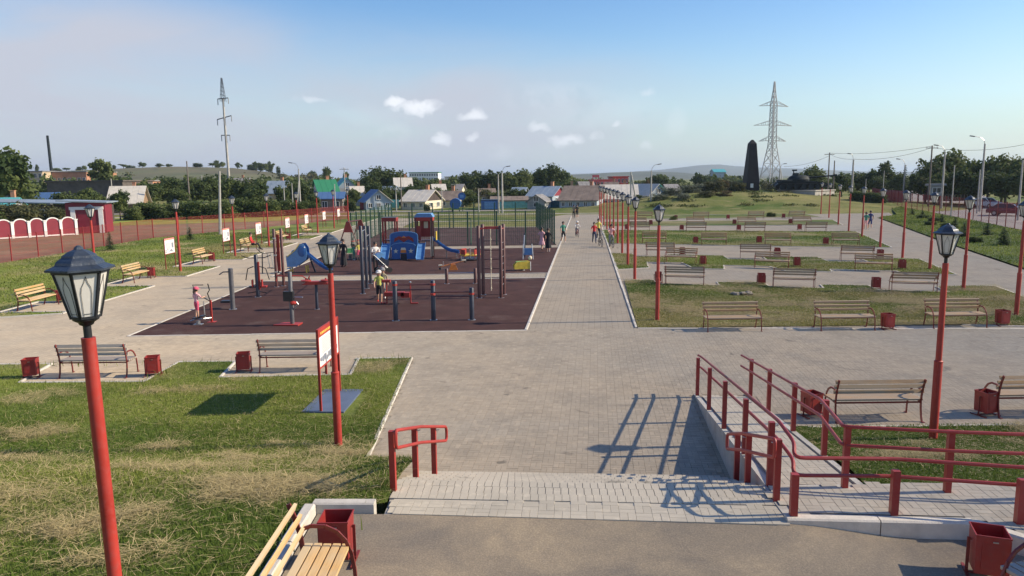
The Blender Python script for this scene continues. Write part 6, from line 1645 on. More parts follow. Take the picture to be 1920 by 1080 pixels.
# black stone obelisk
Yo = 131; pb = AT(1407, 366, Yo); g_ = 1.85; t = thing('obelisk', 'black stone obelisk tapering to a blunt tip on the mound', 'obelisk', (pb.x, Yo, g_), .05)
ot = AT(1410, 262, Yo).z - g_
b = MB(); b.lathe([(2.0, 0), (2.0, .5), (1.6, .5), (1.55, 2.1), (.82, ot - .7), (.78, ot - .62), (.2, ot - .02), (.06, ot)], 4, a0=PI / 4); b.build('shaft', M['black_stone'], t)
b = MB(); b.box((0, 0, -.15), (4.4, 4.4, .5)); b.build('plinth', M['kerb'], t)
b = MB(); b.box((-.25, -1.2, 1.5), (.5, .05, .7), rx=-.04); b.build('plaque', M['steel'], t)
# tank on its pedestal
Yt = 126; pc = AT(1516, 374, Yt); t = thing('pedestal', 'beige and grey stone pedestal carrying the tank', 'pedestal', (pc.x + 1.2, Yt + 4.0, .6), math.radians(40))
b = MB(); b.box((-.2, 0, .95), (6.6, 6.8, 1.7)); b.build('base_block', M['concrete'], t)
b = MB(); b.box((-.2, 0, 1.86), (6.9, 7.1, .12)); b.build('cap_slab', M['kerb'], t)
def tank():
    t = thing('tank', 'dark green battle tank on the stone pedestal, gun pointing right', 'tank', (AT(1511, 356, Yt).x, Yt + 3.4, 2.52), -.12); t.scale = (1.12, 1.12, 1.28)
    b = MB()
    b.prism([(-3.6, .45), (-3.3, .95), (-3.0, 1.15), (2.3, 1.15), (3.7, .75), (3.3, .4)], lambda u, v: (u, -1.1, v), lambda u, v: (u, 1.1, v)); b.build('hull', M['tank_green'], t)
    for s in (-1, 1):
        q = MB(); q.prism([(-3.7, 1.0), (-3.5, 1.1), (3.1, 1.1), (3.9, .75), (3.9, .68), (3.1, 1.02), (-3.5, 1.02)], lambda u, v: (u, s * 1.05, v), lambda u, v: (u, s * 1.75, v)); q.build('fender', M['tank_green'], t)
        q = MB(); tr = [(-3.2, .06), (2.9, .06), (3.6, .45), (3.7, .7), (3.4, .88), (-3.3, .88), (-3.75, .65), (-3.7, .42)]
        for (x0, z0), (x1, z1) in zip(tr, tr[1:] + tr[:1]): q.beam((x0, s * 1.4, z0), (x1, s * 1.4, z1), .5, .07)
        q.build('track', M['black'], t)
        for x in (-2.8, -1.75, -.7, .35, 1.4, 2.45): q = MB(); q.tube([(x, s * 1.17, .42), (x, s * 1.66, .42)], .34, 14); q.build('road_wheel', M['tank_green'], t)
        q = MB(); q.tube([(3.25, s * 1.2, .65), (3.25, s * 1.64, .65)], .25, 12); q.build('idler_wheel', M['tank_green'], t)
        q = MB(); q.tube([(-2.9, s * 1.55, 1.22), (-1.3, s * 1.55, 1.22)], .18, 10); q.build('fuel_drum', M['tank_green'], t)
    tu = thing_part('turret', t)
    b = MB(); b.lathe([(1.25, 1.15), (1.32, 1.4), (1.15, 1.75), (.8, 1.95), (.5, 2.0)], 14, sx=1.25); b.build('turret_body', M['tank_green'], tu, True)
    for x, y in ((-.5, .45), (-.35, -.45)): b = MB(); b.lathe([(.34, 1.85), (.32, 2.2), (.2, 2.28)], 10, c=(x, y, 0)); b.build('hatch', M['tank_green'], tu, True)
    b = MB(); b.tube([(-.7, .2, 2.2), (-.75, .2, 2.6), (-.35, .2, 2.65)], .09, 6); b.box((-.6, .2, 2.62), (.7, .16, .2)); b.build('machine_gun', M['tank_green'], tu)
    b = MB(); b.tube([(1.3, 0, 1.62), (3.6, 0, 1.78), (5.4, 0, 1.9)], [.14, .11, .09], 10); b.tube([(5.1, 0, 1.88), (5.6, 0, 1.915)], .15, 10); b.tube([(1.0, 0, 1.6), (1.6, 0, 1.64)], [.34, .22], 10); b.build('gun_barrel', M['tank_green'], tu, True)
    return t
tank()
# ---- cars on the road
def car(label, p, rz, paint):
    t = thing('parked_car', label, 'car', p, rz, 'cars on the road beyond the right fence')
    pm = M[paint]; W = .86
    low = [(-2.1, .32), (-2.15, .62), (-2.05, .84), (-1.55, .92), (.95, .93), (1.95, .78), (2.15, .6), (2.15, .30)]
    cab = [(-1.65, .90), (-1.15, 1.36), (-.7, 1.43), (.15, 1.43), (.5, 1.36), (1.15, .91)]
    b = MB(); b.prism(low, lambda u, v: (-W * (.94 if v > .7 else 1), -u, v), lambda u, v: (W * (.94 if v > .7 else 1), -u, v)); b.build('body', pm, t)
    b = MB(); b.prism(cab, lambda u, v: (-W * (.74 if v > 1.2 else .90), -u, v), lambda u, v: (W * (.74 if v > 1.2 else .90), -u, v)); cb = b.build('cabin', M['car_glass'], t)
    b = MB(); b.box((0, .3, 1.435), (1.26, 1.15, .035))
    for s in (-1, 1):
        for a, c in (((s * .79, -1.17, .91), (s * .645, -.50, 1.42)), ((s * .645, -.50, 1.43), (s * .645, .9, 1.42)), ((s * .645, .9, 1.42), (s * .79, 1.68, .91)), ((s * .80, .2, .92), (s * .655, .2, 1.41))): b.beam(a, c, .06, .05)
    b.build('roof', pm, t)
    for s in (-1, 1):
        for y in (-1.3, 1.25):
            q = MB(); q.tube([(s * .70, y, .31), (s * .88, y, .31)], .31, 14); wl = q.build('wheel', M['rubber_black'], t); q = MB(); q.tube([(s * .86, y, .31), (s * .895, y, .31)], .19, 10); q.build('rim', M['steel'], wl)
        q = MB(); q.box((s * .62, -2.13, .63), (.36, .07, .15)); q.build('headlight', M['white'], t)
        q = MB(); q.box((s * .96, -.85, .98), (.16, .1, .12)); q.build('wing_mirror', pm, t)
    q = MB(); q.box((0, -2.155, .58), (.8, .04, .12)); q.box((0, -2.16, .38), (1.5, .05, .1)); q.build('grille', M['black'], t)
    q = MB(); q.box((0, -2.19, .44), (.5, .02, .11)); q.build('number_plate', M['white'], t)
M['car_white'] = mat('white_car_paint', (.62, .63, .64), .25, var=.03); M['car_red'] = mat('maroon_car_paint', (.20, .03, .035), .25, var=.05); 
car('white car coming along the road behind the right fence', G(1848, 389) + Vector((0, 0, -.02)), .28, 'car_white')
car('maroon car on the road nearest the right edge', G(1890, 404) + Vector((0, 0, -.02)), .75, 'car_red')
# ================================================================== PLAYGROUND
def tubes(name, paths, r, m, parent, n=7, smooth=True):
    b = MB()
    for p in paths: b.tube(p, r, n)
    return b.build(name, M[m], parent, smooth)
def post_(t, x, y, h, r, m, cap='steel'):
    b = MB(); b.lathe([(r, -.05), (r, h), (r * .8, h + .02)], 10, c=(x, y, 0)); o = b.build('post', M[m], t, True)
    b = MB(); b.lathe([(r * 1.7, 0), (r * 1.7, .015)], 8, c=(x, y, .0)); b.build('foot_plate', M[cap], o); return o
# wall of bars: three posts in depth, left of centre
t = thing('pull_up_frame', 'tall dark three-post pull-up frame in the middle of the exercise area', 'pull-up frame', (-6.63, 32.86, 0))
for x, y, h in ((0, 0, 3.0), (-.14, 1.64, 2.9), (-.27, 3.27, 2.8)): post_(t, x, y, h, .075, 'navy')
tubes('bar', [[(0, 0, 2.75), (-.14, 1.64, 2.75)]], .02, 'steel', t); tubes('bar', [[(-.14, 1.64, 2.4), (-.27, 3.27, 2.4)]], .02, 'steel', t); tubes('bar', [[(0, 0, 1.9), (-.27, 3.27, 1.9)]], .018, 'navy', t)
# parallel bars in front
t = thing('parallel_bars', 'low dark bars on three posts at the front of the exercise area', 'exercise bars', (-4.18, 26.35, 0))
post_(t, 0, 0, 1.42, .085, 'navy'); post_(t, 1.35, .05, 1.42, .085, 'navy'); post_(t, 2.73, 0, 1.15, .085, 'navy')
for z_ in (1.30, 1.12): tubes('bar', [[(0, 0, z_), (1.35, 0, z_)]], .022, 'brown', t)
for z_ in (1.02, .86): tubes('bar', [[(1.35, 0, z_), (2.73, 0, z_)]], .022, 'brown', t)
for x, z_ in ((0, 1.30), (1.35, 1.30), (1.35, .95), (2.73, .95)): q = MB(); q.lathe([(.098, 0), (.098, .07)], 10, c=(x, 0, z_ - .03)); q.build('clamp', M['red'], t)
# low bar behind
t = thing('low_bar', 'low single bar on two short dark posts behind the front bars', 'exercise bar', (-3.15, 35.8, 0))
post_(t, 0, 0, .72, .08, 'brown'); post_(t, 1.38, .05, .72, .08, 'brown'); tubes('bar', [[(0, 0, .52), (1.38, .05, .52)]], .022, 'steel', t)
# climbing tower with rope and rungs
t = thing('climbing_frame', 'tall four-post climbing frame with a knotted rope and rungs', 'climbing frame', (-1.39, 31.3, 0))
cp = [(0, 0), (.14, .9), (.93, 0), (1.04, .9)]
for x, y in cp: post_(t, x, y, 3.05, .075, 'brown')
for z_ in (.75, 1.15, 1.55, 1.95, 2.35): tubes('rung', [[(.14, .9, z_), (1.04, .9, z_)]], .016, 'brown', t)
for pp in ([(0, 0, 2.95), (.93, 0, 2.95)], [(.14, .9, 2.95), (1.04, .9, 2.95)], [(.93, 0, 2.9), (1.04, .9, 2.9)], [(0, 0, 2.9), (.14, .9, 2.9)]): tubes('top_bar', [pp], .026, 'wine', t)
tubes('rope', [[(.5, .45, 2.93), (.5, .45, .25)]], .016, 'cream', t); q = MB()
for k in range(6): q.ball((.5, .45, .35 + k * .42), .035, n=6, k=4)
q.build('knots', M['cream'], t)
for k in range(7): tubes('side_rung', [[(.93, 0, .5 + k * .3), (1.04, .9, .5 + k * .3)]], .014, 'steel', t)
# rotating table with four red handwheels
t = thing('arm_trainer', 'red-topped arm trainer on a single dark post behind the lamp post', 'exercise machine', (-7.67, 28.95, 0), .1)
post_(t, 0, 0, 1.05, .06, 'navy'); q = MB(); q.prism([(-.55, -.12), (.55, -.12), (.35, .0), (-.35, 0)], lambda u, v: (u, -.16, 1.12 + v), lambda u, v: (u, .16, 1.12 + v)); q.build('top', M['red'], t)
for s in (-1, 1):
    q = MB(); q.lathe([(.2, 0), (.2, .03), (.03, .04), (.03, .1)], 12, c=(s * .38, 0, 1.14)); wl = q.build('handwheel', M['red'], t, True); q = MB(); q.lathe([(.022, 0), (.022, .12)], 6, c=(s * .38 + .13, 0, 1.16)); q.build('knob', M['black'], wl)
# twister column with red base plate, box and arms
t = thing('press_trainer', 'grey column exercise machine with black box and red base plate', 'exercise machine', (-7.75, 25.8, 0), -.05)
q = MB(); q.prism([(-.6, -.2), (.3, -.25), (.3, .25), (-.35, .25)], lambda u, v: (u, v, 0), lambda u, v: (u, v, .05)); q.build('base_plate', M['red'], t)
post_(t, .02, 0, 1.86, .075, 'grey'); q = MB(); q.box((-.05, -.03, 1.03), (.34, .2, .34)); q.build('control_box', M['black'], t)
tubes('arm', [[(0, 0, 1.72), (-.45, .05, 1.74), (-.5, .05, 1.55)]], .022, 'red', t); tubes('arm', [[(0, 0, 1.74), (.45, .05, 1.72), (.62, .05, 1.6), (.7, .05, 1.72)]], .022, 'red', t)
tubes('lever', [[(.1, 0, .98), (.45, -.05, .99)]], .025, 'steel', t); tubes('lever', [[(.1, 0, .55), (.28, -.05, .75), (.2, -.05, .85)]], .025, 'steel', t)
q = MB(); q.ball((.12, -.1, .80), (.12, .12, .07), n=8, k=5); q.build('seat', M['red'], t, True)
# grey column with handle
t = thing('pull_trainer', 'plain grey column with a short handle beside the pink-shirted child', 'exercise machine', (-11.15 + 1.6, 29.2, 0), .0)
t.location = (G(437, 580).x, G(437, 580).y, 0)
post_(t, 0, 0, 1.62, .095, 'grey'); tubes('handle', [[(0, 0, 1.5), (-.28, -.05, 1.5), (-.42, -.08, 1.4)]], .025, 'grey', t)
q = MB(); q.box((-.35, .25, .28), (.35, .3, .08)); q.build('seat', M['black'], t); tubes('seat_arm', [[(0, 0, .3), (-.35, .25, .25)]], .03, 'black', t)
# chest press with T-bars
c0 = G(484, 557); t = thing('chest_press', 'double-seat press machine with spread arms on a dark column', 'exercise machine', (c0.x, c0.y, 0), .1)
post_(t, 0, 0, 1.85, .085, 'navy'); q = MB(); q.box((.1, -.02, .95), (.06, .1, 1.2)); q.build('stripe', M['red'], t)
for s in (-1, 1):
    tubes('arm', [[(0, 0, 1.72), (s * .35, .05, 1.72), (s * .62, .08, 1.82)]], .02, 'black', t); tubes('lever', [[(s * .12, 0, 1.35), (s * .38, .05, 1.25), (s * .5, .1, .75)]], .022, 'black', t)
    q = MB(); q.box((s * .22, .12, .45), (.3, .3, .06)); q.build('seat', M['red' if s > 0 else 'black'], t); q = MB(); q.box((s * .2, 0, .62), (.05, .2, .3)); q.build('backrest', M['red'], t)
    tubes('footrest', [[(0, 0, .25), (s * .4, -.1, .2)]], .02, 'black', t)
# pair of tall posts with red ladder strip
c0 = G(521, 538); t = thing('ladder_posts', 'tall pair of dark posts with a red strip between them', 'exercise frame', (c0.x, c0.y, 0))
post_(t, -.05, 0, 2.75, .07, 'brown'); post_(t, .18, .35, 2.75, .07, 'brown'); q = MB(); q.beam((.07, .15, .75), (.07, .15, 2.5), .14, .04); q.build('strip', M['red'], t)
for z_ in (.7, 1.5, 2.3): q = MB(); q.lathe([(.085, 0), (.085, .06)], 8, c=(-.05, 0, z_)); q.build('clamp', M['steel'], t)
# ski-walker beside it
c0 = G(510, 512); t = thing('air_walker', 'dark walking trainer with handlebars behind the tall post pair', 'exercise machine', (c0.x, c0.y, 0), .3)
tubes('frame', [[(-.5, 0, 0), (-.45, 0, 1.1), (.3, 0, 1.15), (.35, 0, 0)]], .035, 'black', t); tubes('handlebar', [[(-.7, 0, 1.35), (-.45, 0, 1.1)], [(-.6, 0, 1.45), (-.6, 0, 1.2)]], .02, 'black', t)
tubes('leg_arm', [[(-.2, .1, 1.1), (-.1, .1, .3)], [(.0, -.1, 1.1), (.1, -.1, .3)]], .025, 'steel', t); q = MB(); q.box((-.1, .1, .28), (.3, .12, .04)); q.box((.1, -.1, .28), (.3, .12, .04)); q.build('pedal', M['black'], t)
# red seated trainer in front of the boy
c0 = G(745, 570); t = thing('bench_trainer', 'low red seated trainer behind the left front bar post', 'exercise machine', (c0.x, c0.y, 0), 0)
q = MB(); q.box((-.42, 0, .95), (.34, .22, .1)); q.build('headrest', M['red'], t, False); q = MB(); q.box((-.1, 0, .42), (.8, .3, .16)); q.box((.35, 0, .38), (.35, .3, .2)); q.build('seat', M['red'], t)
tubes('frame', [[(-.42, 0, 0), (-.42, 0, .92)], [(.55, 0, 0), (.55, 0, .85)], [(-.42, 0, .35), (.55, 0, .35)], [(-.6, .2, .02), (-.42, 0, .05)], [(.55, 0, .03), (.85, 0, .03)]], .028, 'wine', t)
q = MB(); q.ball((.55, 0, .88), .05, n=8, k=5); q.build('knob', M['steel'], t)
# elliptical trainer used by the child
c0 = G(378, 607); t = thing('elliptical_trainer', 'red and grey step trainer used by the child in pink', 'exercise machine', (c0.x, c0.y, 0), 0); t.scale = (.88, .88, .84)
q = MB(); q.beam((.28, .35, 0), (.28, .35, .95), .07, .07); q.build('column', M['red'], t); q = MB(); q.box((.28, .35, .01), (.3, .3, .02)); q.build('foot_plate', M['red'], t)
tubes('handle', [[(.28, .35, .9), (.2, .3, 1.25), (.30, .28, 1.4), (.28, .2, 1.68)]], .022, 'black', t); tubes('handle', [[(.28, .35, .9), (-.3, .35, 1.25), (-.38, .3, 1.62), (.05, .3, 1.62)]], .02, 'black', t)
tubes('push_rod', [[(.12, .1, .15), (.1, .1, .95)]], .022, 'steel', t); tubes('crank', [[(-.45, 0, .12), (-.2, 0, .2), (.1, 0, .22), (.28, .3, .2)]], .025, 'steel', t)
q = MB(); q.box((-.22, -.02, .26), (.16, .36, .04)); q.build('pedal', M['black'], t); q = MB(); q.box((.06, .0, .34), (.16, .36, .04)); q.build('pedal', M['black'], t)
q = MB(); q.lathe([(.09, 0), (.09, .12)], 10, c=(-.05, -.2, .05)); q.box((-.05, -.2, .02), (.34, .25, .03)); q.build('bearing', M['steel'], t)

# playhouse with arched facade, two towers and slides
PX = lambda px: -7.0 + (px - 752) / 29.7
t = thing('playhouse', 'blue arched playhouse with two red towers and three slides', 'playhouse', (0, 47.0, 0))
def arch(x0, x1, zs, zt, n=10): return [(x1, zs)] + [((x0 + x1) / 2 + (x1 - x0) / 2 * math.cos(PI * k / n), zs + (zt - zs) * math.sin(PI * k / n)) for k in range(1, n)] + [(x0, zs)]
x0, x1 = PX(733), PX(784)
q = MB(); q.prism([(x0, .85), (x1, .85)] + arch(x0, x1, 1.55, 1.78), lambda u, v: (u, .0, v), lambda u, v: (u, .06, v)); pn = q.build('upper_panel', M['blue'], t)
q = MB(); c_ = (x0 + x1) / 2
wing = [(c_ - .62, 1.12), (c_ - .3, 1.3), (c_, 1.12), (c_ + .3, 1.3), (c_ + .62, 1.12), (c_ + .58, 1.36), (c_ + .3, 1.5), (c_, 1.42), (c_ - .3, 1.5), (c_ - .58, 1.36)]
q.prism(wing, lambda u, v: (u, -.03, v), lambda u, v: (u, -.001, v)); q.build('wing_motif', M['wine'], pn)
q = MB(); q.prism([(c_ - .14, 1.4), (c_, 1.52), (c_ + .14, 1.4)], lambda u, v: (u, -.05, v), lambda u, v: (u, -.032, v)); q.build('crest', M['orange'], pn)
e = MB(); ar = arch(x0, x1, 1.55, 1.78)
for a, c in zip(ar[:-1], ar[1:]): e.beam((a[0], .03, a[1]), (c[0], .03, c[1]), .1, .05)
e.beam((x0, .03, 0), (x0, .03, 1.55), .06, .1); e.beam((x1, .03, 0), (x1, .03, 1.55), .06, .1); e.build('edging', M['ltblue'], pn)
q = MB(); l0, l1 = x0 + .12, x1 - .1; dw = .2
q.prism([(l0, .08), (c_ - dw, .08), (c_ - dw, .42), (c_ + dw, .42), (c_ + dw, .08), (l1, .08)] + arch(l0, l1, .92, 1.1), lambda u, v: (u, -.35, v), lambda u, v: (u, -.30, v)); lp = q.build('lower_panel', M['blue'], t)
q = MB(); ar = arch(l0, l1, .92, 1.1)
for a, c in zip(ar[:-1], ar[1:]): q.beam((a[0], -.33, a[1]), (c[0], -.33, c[1]), .08, .045)
q.build('edging', M['ltblue'], lp)
def star(b, cx, cz, r, y): b.prism([(cx + r * (1 if k % 2 == 0 else .4) * math.sin(PI * k / 5), cz + r * (1 if k % 2 == 0 else .4) * math.cos(PI * k / 5)) for k in range(10)], lambda u, v: (u, y, v), lambda u, v: (u, y + .02, v))
for s in (-1, 1): q = MB(); star(q, c_ + s * .47, .58, .16, -.375); q.build('star', M['cream'], lp)
q = MB(); q.prism([(c_ - .18, .48), (c_ + .18, .48), (c_ + .16, .66), (c_ - .16, .66)], lambda u, v: (u, -.375, v), lambda u, v: (u, -.352, v)); q.build('brick_arch', M['orange'], lp)
q = MB(); q.prism([(c_ - .17, .66), (c_ + .17, .66), (c_ + .12, .80), (c_ - .12, .80)], lambda u, v: (u, -.375, v), lambda u, v: (u, -.352, v)); q.build('white_cap', M['cream'], lp)
q = MB(); q.box((c_, .0, .25), (.38, .5, .5)); q.build('doorway', M['navy'], t); q = MB(); q.box((c_, .55, .82), (x1 - x0, 1.1, .06)); q.build('deck', M['brown'], t)
for x_ in (x0 + .05, x1 - .05): post_(t, x_, 1.05, 1.5, .05, 'brown')
# towers
for a0, a1, y0, zt, nm in ((715, 738, 1.0, 2.55, 'left'), (780, 810, .3, 2.6, 'right')):
    xa, xb = PX(a0), PX(a1)
    for x_, y_ in ((xa, y0), (xb, y0), (xa, y0 + .95), (xb, y0 + .95)): q = MB(); q.box((x_, y_, zt / 2), (.1, .1, zt)); q.build('tower_post', M['wine' if nm == 'left' else 'brown'], t)
    q = MB(); q.box(((xa + xb) / 2, y0 + .48, 1.15), (xb - xa + .1, 1.0, .06)); q.build('tower_deck', M['brown'], t)
    q = MB(); q.box(((xa + xb) / 2, y0 - .02, zt - .06), (xb - xa + .16, .05, .24)); q.box((xb + .06, y0 + .48, zt - .06), (.05, 1.0, .24)); q.build('roof_fascia', M['red' if nm == 'right' else 'wine'], t)
    if nm == 'right':
        q = MB(); q.prism([(xa - .1, zt + .05), (xb + .12, zt + .05), (xb - .02, zt + .28), (xa + .08, zt + .28)], lambda u, v: (u, y0 - .08, v), lambda u, v: (u, y0 + 1.08, v)); q.build('tower_roof', M['ltblue'], t)
        q = MB(); q.box(((xa + xb) / 2, y0 + .95, 1.9), (xb - xa - .35, .04, 1.1)); q.build('tower_panel', M['wine'], t); q = MB(); q.box((xa + .18, y0, 1.65), (.3, .04, .9)); q.build('tower_panel', M['wine'], t)
        q = MB(); q.box(((xa + xb) / 2 + .05, y0 + .90, 2.12), (.26, .03, .42)); q.build('window_panel', M['cream'], t)
        for dx in (-.12, .18): tubes('handrail', [[(xb + dx * .3, y0 - .25 + dx, .2), (xb + dx * .3, y0 - .25 + dx, 1.45)]], .022, 'steel', t)
        q = MB(); q.box((xb + .25, y0 + .35, 1.45), (.05, .5, .55)); q.build('side_panel', M['yellow'], t)
    else:
        q = MB(); q.box(((xa + xb) / 2, y0 + .48, zt + .05), (xb - xa + .16, 1.0, .06)); q.build('tower_roof', M['grey'], t)
for px in (717, 722): tubes('handrail', [[(PX(px), .35, .95), (PX(px), .35, 1.65)]], .03, 'red', t)
def chute(name, pts, w, m, h=.14, th=.03):
    b = MB(); vs = []
    for i, p in enumerate(pts):
        p = Vector(p); a = Vector(pts[max(i - 1, 0)]); c = Vector(pts[min(i + 1, len(pts) - 1)]); d = c - a; d.z = 0; d.normalize(); s = Vector((-d.y, d.x, 0))
        for u, v in ((-w / 2 - .02, h), (-w / 2, h), (-w / 2 + .02, 0.02), (w / 2 - .02, .02), (w / 2, h), (w / 2 + .02, h), (w / 2, -th), (-w / 2, -th)): vs.append(p + s * u + Vector((0, 0, v)))
    n = 8; fs = [(i * n + k, i * n + (k + 1) % n, (i + 1) * n + (k + 1) % n, (i + 1) * n + k) for i in range(len(pts) - 1) for k in range(n)]
    fs += [tuple(range(n)), tuple(range((len(pts) - 1) * n, len(pts) * n))]
    b.add(vs, fs); return b.build(name, M[m], t)
chute('slide', [(PX(725), .3, 1.0), (PX(725), .0, .85), (PX(725), -.8, .25), (PX(725), -1.05, .16)], .52, 'ltblue')
chute('slide', [(PX(791), .3, 1.0), (PX(791), .0, .85), (PX(791), -.8, .2), (PX(791), -1.05, .12)], .48, 'ltblue')
chute('slide', [(PX(808), .7, 1.2), (PX(816), .7, 1.12), (PX(826), .7, .82), (PX(836), .7, .58), (PX(845), .7, .45), (PX(853), .7, .4), (PX(860), .7, .34)], .5, 'blue')
tubes('slide_support', [[(PX(836), .7, .55), (PX(836), .7, 0)], [(PX(855), .7, .36), (PX(855), .7, 0)]], .03, 'steel', t)
# elephant-shaped slide
c0 = G(563, 511); t = thing('elephant_slide', 'blue elephant-shaped slide on yellow feet at the corner of the playground', 'slide', (c0.x, c0.y, 0), 0)
body = [(-.62, .35), (-.66, .95), (-.42, 1.0), (-.32, 1.25), (-.1, 1.32), (.1, 1.6), (.3, 1.62), (.46, 1.38), (.5, 1.0), (.42, .72), (.1, .5), (-.1, .35)]
q = MB(); q.prism(body, lambda u, v: (u, -.3, v), lambda u, v: (u, -.26, v)); q.build('side_panel', M['ltblue'], t); q = MB(); q.prism(body, lambda u, v: (u, .26, v), lambda u, v: (u, .30, v)); q.build('side_panel', M['blue'], t)
q = MB(); q.ball((.22, -.32, 1.2), (.22, .03, .3), n=12, k=6); q.build('ear', M['blue'], t, True); q = MB(); q.ball((.38, -.31, 1.42), .04, n=8, k=4); q.build('eye', M['white'], t)
for k in range(4): q = MB(); q.box((-.55 + k * .2, 0, .25 + k * .24), (.2, .5, .04)); q.build('step', M['ltblue'], t)
for x_ in (-.5, .38): tubes('leg', [[(x_, -.2, .4), (x_ + .03, -.2, 0)], [(x_, .2, .4), (x_ + .03, .2, 0)]], .035, 'yellow', t)
tubes('handrail', [[(-.6, -.34, .9), (-.1, -.34, 1.3), (.1, -.34, 1.6)]], .02, 'yellow', t)
chute('slide', [(.35, 0, 1.02), (.6, 0, .85), (1.1, 0, .42), (1.45, 0, .2), (1.75, 0, .14)], .42, 'blue')
tubes('trunk_tube', [[(.48, .22, .95), (.62, .22, .45), (.78, .22, 0)]], .05, 'navy', t)
# swing set
c0 = G(655, 466); t = thing('swing_set', 'brown A-frame swing set beside the court fence', 'swing', (c0.x, c0.y, 0), -.15)
for y_ in (0, 2.6):
    tubes('a_frame', [[(-.85, y_, 0), (-.1, y_, 2.0)], [(.75, y_, 0), (.05, y_, 2.0)]], .045, 'brown', t); q = MB(); q.prism([(-.42, 1.2), (.35, 1.2), (.1, 2.0), (-.15, 2.0)], lambda u, v: (u, y_ - .05, v), lambda u, v: (u, y_ - .02, v)); q.build('gusset_panel', M['wine'], t)
tubes('top_beam', [[(-.02, -.1, 1.98), (-.02, 2.7, 1.98)]], .05, 'brown', t)
for y_ in (.8, 1.8): tubes('chain', [[(-.02, y_ - .2, 1.95), (.0, y_ - .2, .5)], [(-.02, y_ + .2, 1.95), (.0, y_ + .2, .5)]], .01, 'steel', t, 4); q = MB(); q.box((0, y_, .48), (.2, .42, .04)); q.build('swing_seat', M['red'], t)
# small green and silver items near the swings
c0 = G(657, 486); t = thing('spring_rocker', 'small green-topped rocker near the swing set', 'rocker', (c0.x, c0.y, 0), .2)
q = MB(); q.box((0, 0, .55), (.5, .3, .3)); q.build('green_body', M['ltgreen'], t); q = MB(); q.box((0, 0, .38), (.6, .35, .06)); q.build('seat', M['cream'], t); q = MB(); q.lathe([(.12, 0), (.1, .1), (.12, .2), (.1, .3), (.1, .36)], 10); q.build('spring', M['grey'], t)
# seesaw
c0 = G(850, 506); t = thing('seesaw', 'orange seesaw tilted with its right end up', 'seesaw', (c0.x, c0.y, 0), .1)
q = MB(); q.beam((-.78, 0, .18), (.68, 0, .52), .14, .05); q.build('plank', M['orange'], t); q = MB(); q.prism([(-.25, 0), (.25, 0), (.12, .32), (-.12, .32)], lambda u, v: (u, -.14, v), lambda u, v: (u, .14, v)); q.build('base', M['orange'], t)
for x_, z_ in ((-.55, .32), (.45, .58)): tubes('handle', [[(x_, -.12, z_ - .1), (x_, -.12, z_ + .15), (x_, .12, z_ + .15), (x_, .12, z_ - .1)]], .015, 'steel', t); q = MB(); q.box((x_ + (-.16 if x_ < 0 else .16), 0, z_ - .05), (.22, .22, .05)); q.build('seat', M['cream'], t)
for x_, z_ in ((-.74, .14), (.66, .5)): q = MB(); q.ball((x_, 0, z_ - .04), .07, n=8, k=4); q.build('bumper', M['black'], t)
# carousel
c0 = G(881, 489); t = thing('carousel', 'small red and yellow merry-go-round left of the climbing frame', 'merry-go-round', (c0.x, c0.y + .5, 0))
q = MB(); q.lathe([(.68, .06), (.68, .12)], 16); q.build('platform', M['navy'], t); q = MB(); q.lathe([(.05, 0), (.05, .75)], 8); q.build('axle', M['steel'], t)
for k in range(4):
    a = PI / 4 + k * PI / 2; q = MB(); q.box((.42 * math.cos(a), .42 * math.sin(a), .32), (.34, .30, .04), rz=a); q.build('seat', M['yellow'], t); q = MB(); q.box((.60 * math.cos(a), .60 * math.sin(a), .52), (.04, .42, .34), rz=a); q.build('backrest', M['red'], t)
tubes('hand_ring', [[(.64 * math.cos(a), .64 * math.sin(a), .36) for a in [2 * PI * k / 16 for k in range(17)]]], .022, 'yellow', t); tubes('upright', [[(.64 * math.cos(a), .64 * math.sin(a), .1), (.64 * math.cos(a), .64 * math.sin(a), .62)] for a in [k * PI / 3 for k in range(6)]], .018, 'red', t)
# yellow-green ride-on boat
c0 = G(980, 507); t = thing('spring_rider', 'yellow and green spring rider at the right end of the playground', 'spring rider', (c0.x, c0.y, 0), .15)
side = [(-.48, .1), (.38, .1), (.42, .32), (.36, .52), (-.34, .50), (-.5, .3)]
for y_ in (-.2, .2): q = MB(); q.prism(side, lambda u, v: (u, y_ - .02, v), lambda u, v: (u, y_ + .02, v)); q.build('side_panel', M['yellow'], t)
q = MB(); q.box((-.05, 0, .42), (.6, .36, .14)); q.build('seat', M['ltgreen'], t); q = MB(); q.ball((.42, 0, .68), (.11, .1, .12), n=10, k=6); q.build('head', M['cream'], t, True); q = MB(); q.lathe([(.14, 0), (.1, .05), (.14, .1)], 10); q.build('spring', M['grey'], t); tubes('post', [[(.4, -.22, 0), (.4, -.22, .5)]], .02, 'white', t)
# small blue toddler swing
c0 = G(990, 486); t = thing('toddler_swing', 'small toddler swing with a blue bucket seat near the walkway', 'swing', (c0.x, c0.y, 0), 0)
tubes('frame', [[(-.3, .0, 0), (-.2, .8, 1.45)], [(.32, -.1, 0), (.25, .1, .95)], [(-.32, -.1, 0), (-.28, .1, .95)]], .03, 'steel', t); tubes('frame_post', [[(-.18, 1.0, 0), (-.18, 1.0, 1.55)]], .05, 'navy', t); q = MB(); q.box((0, 0, .48), (.48, .1, .42)); q.box((0, .15, .32), (.46, .3, .06)); q.build('bucket_seat', M['ltblue'], t)
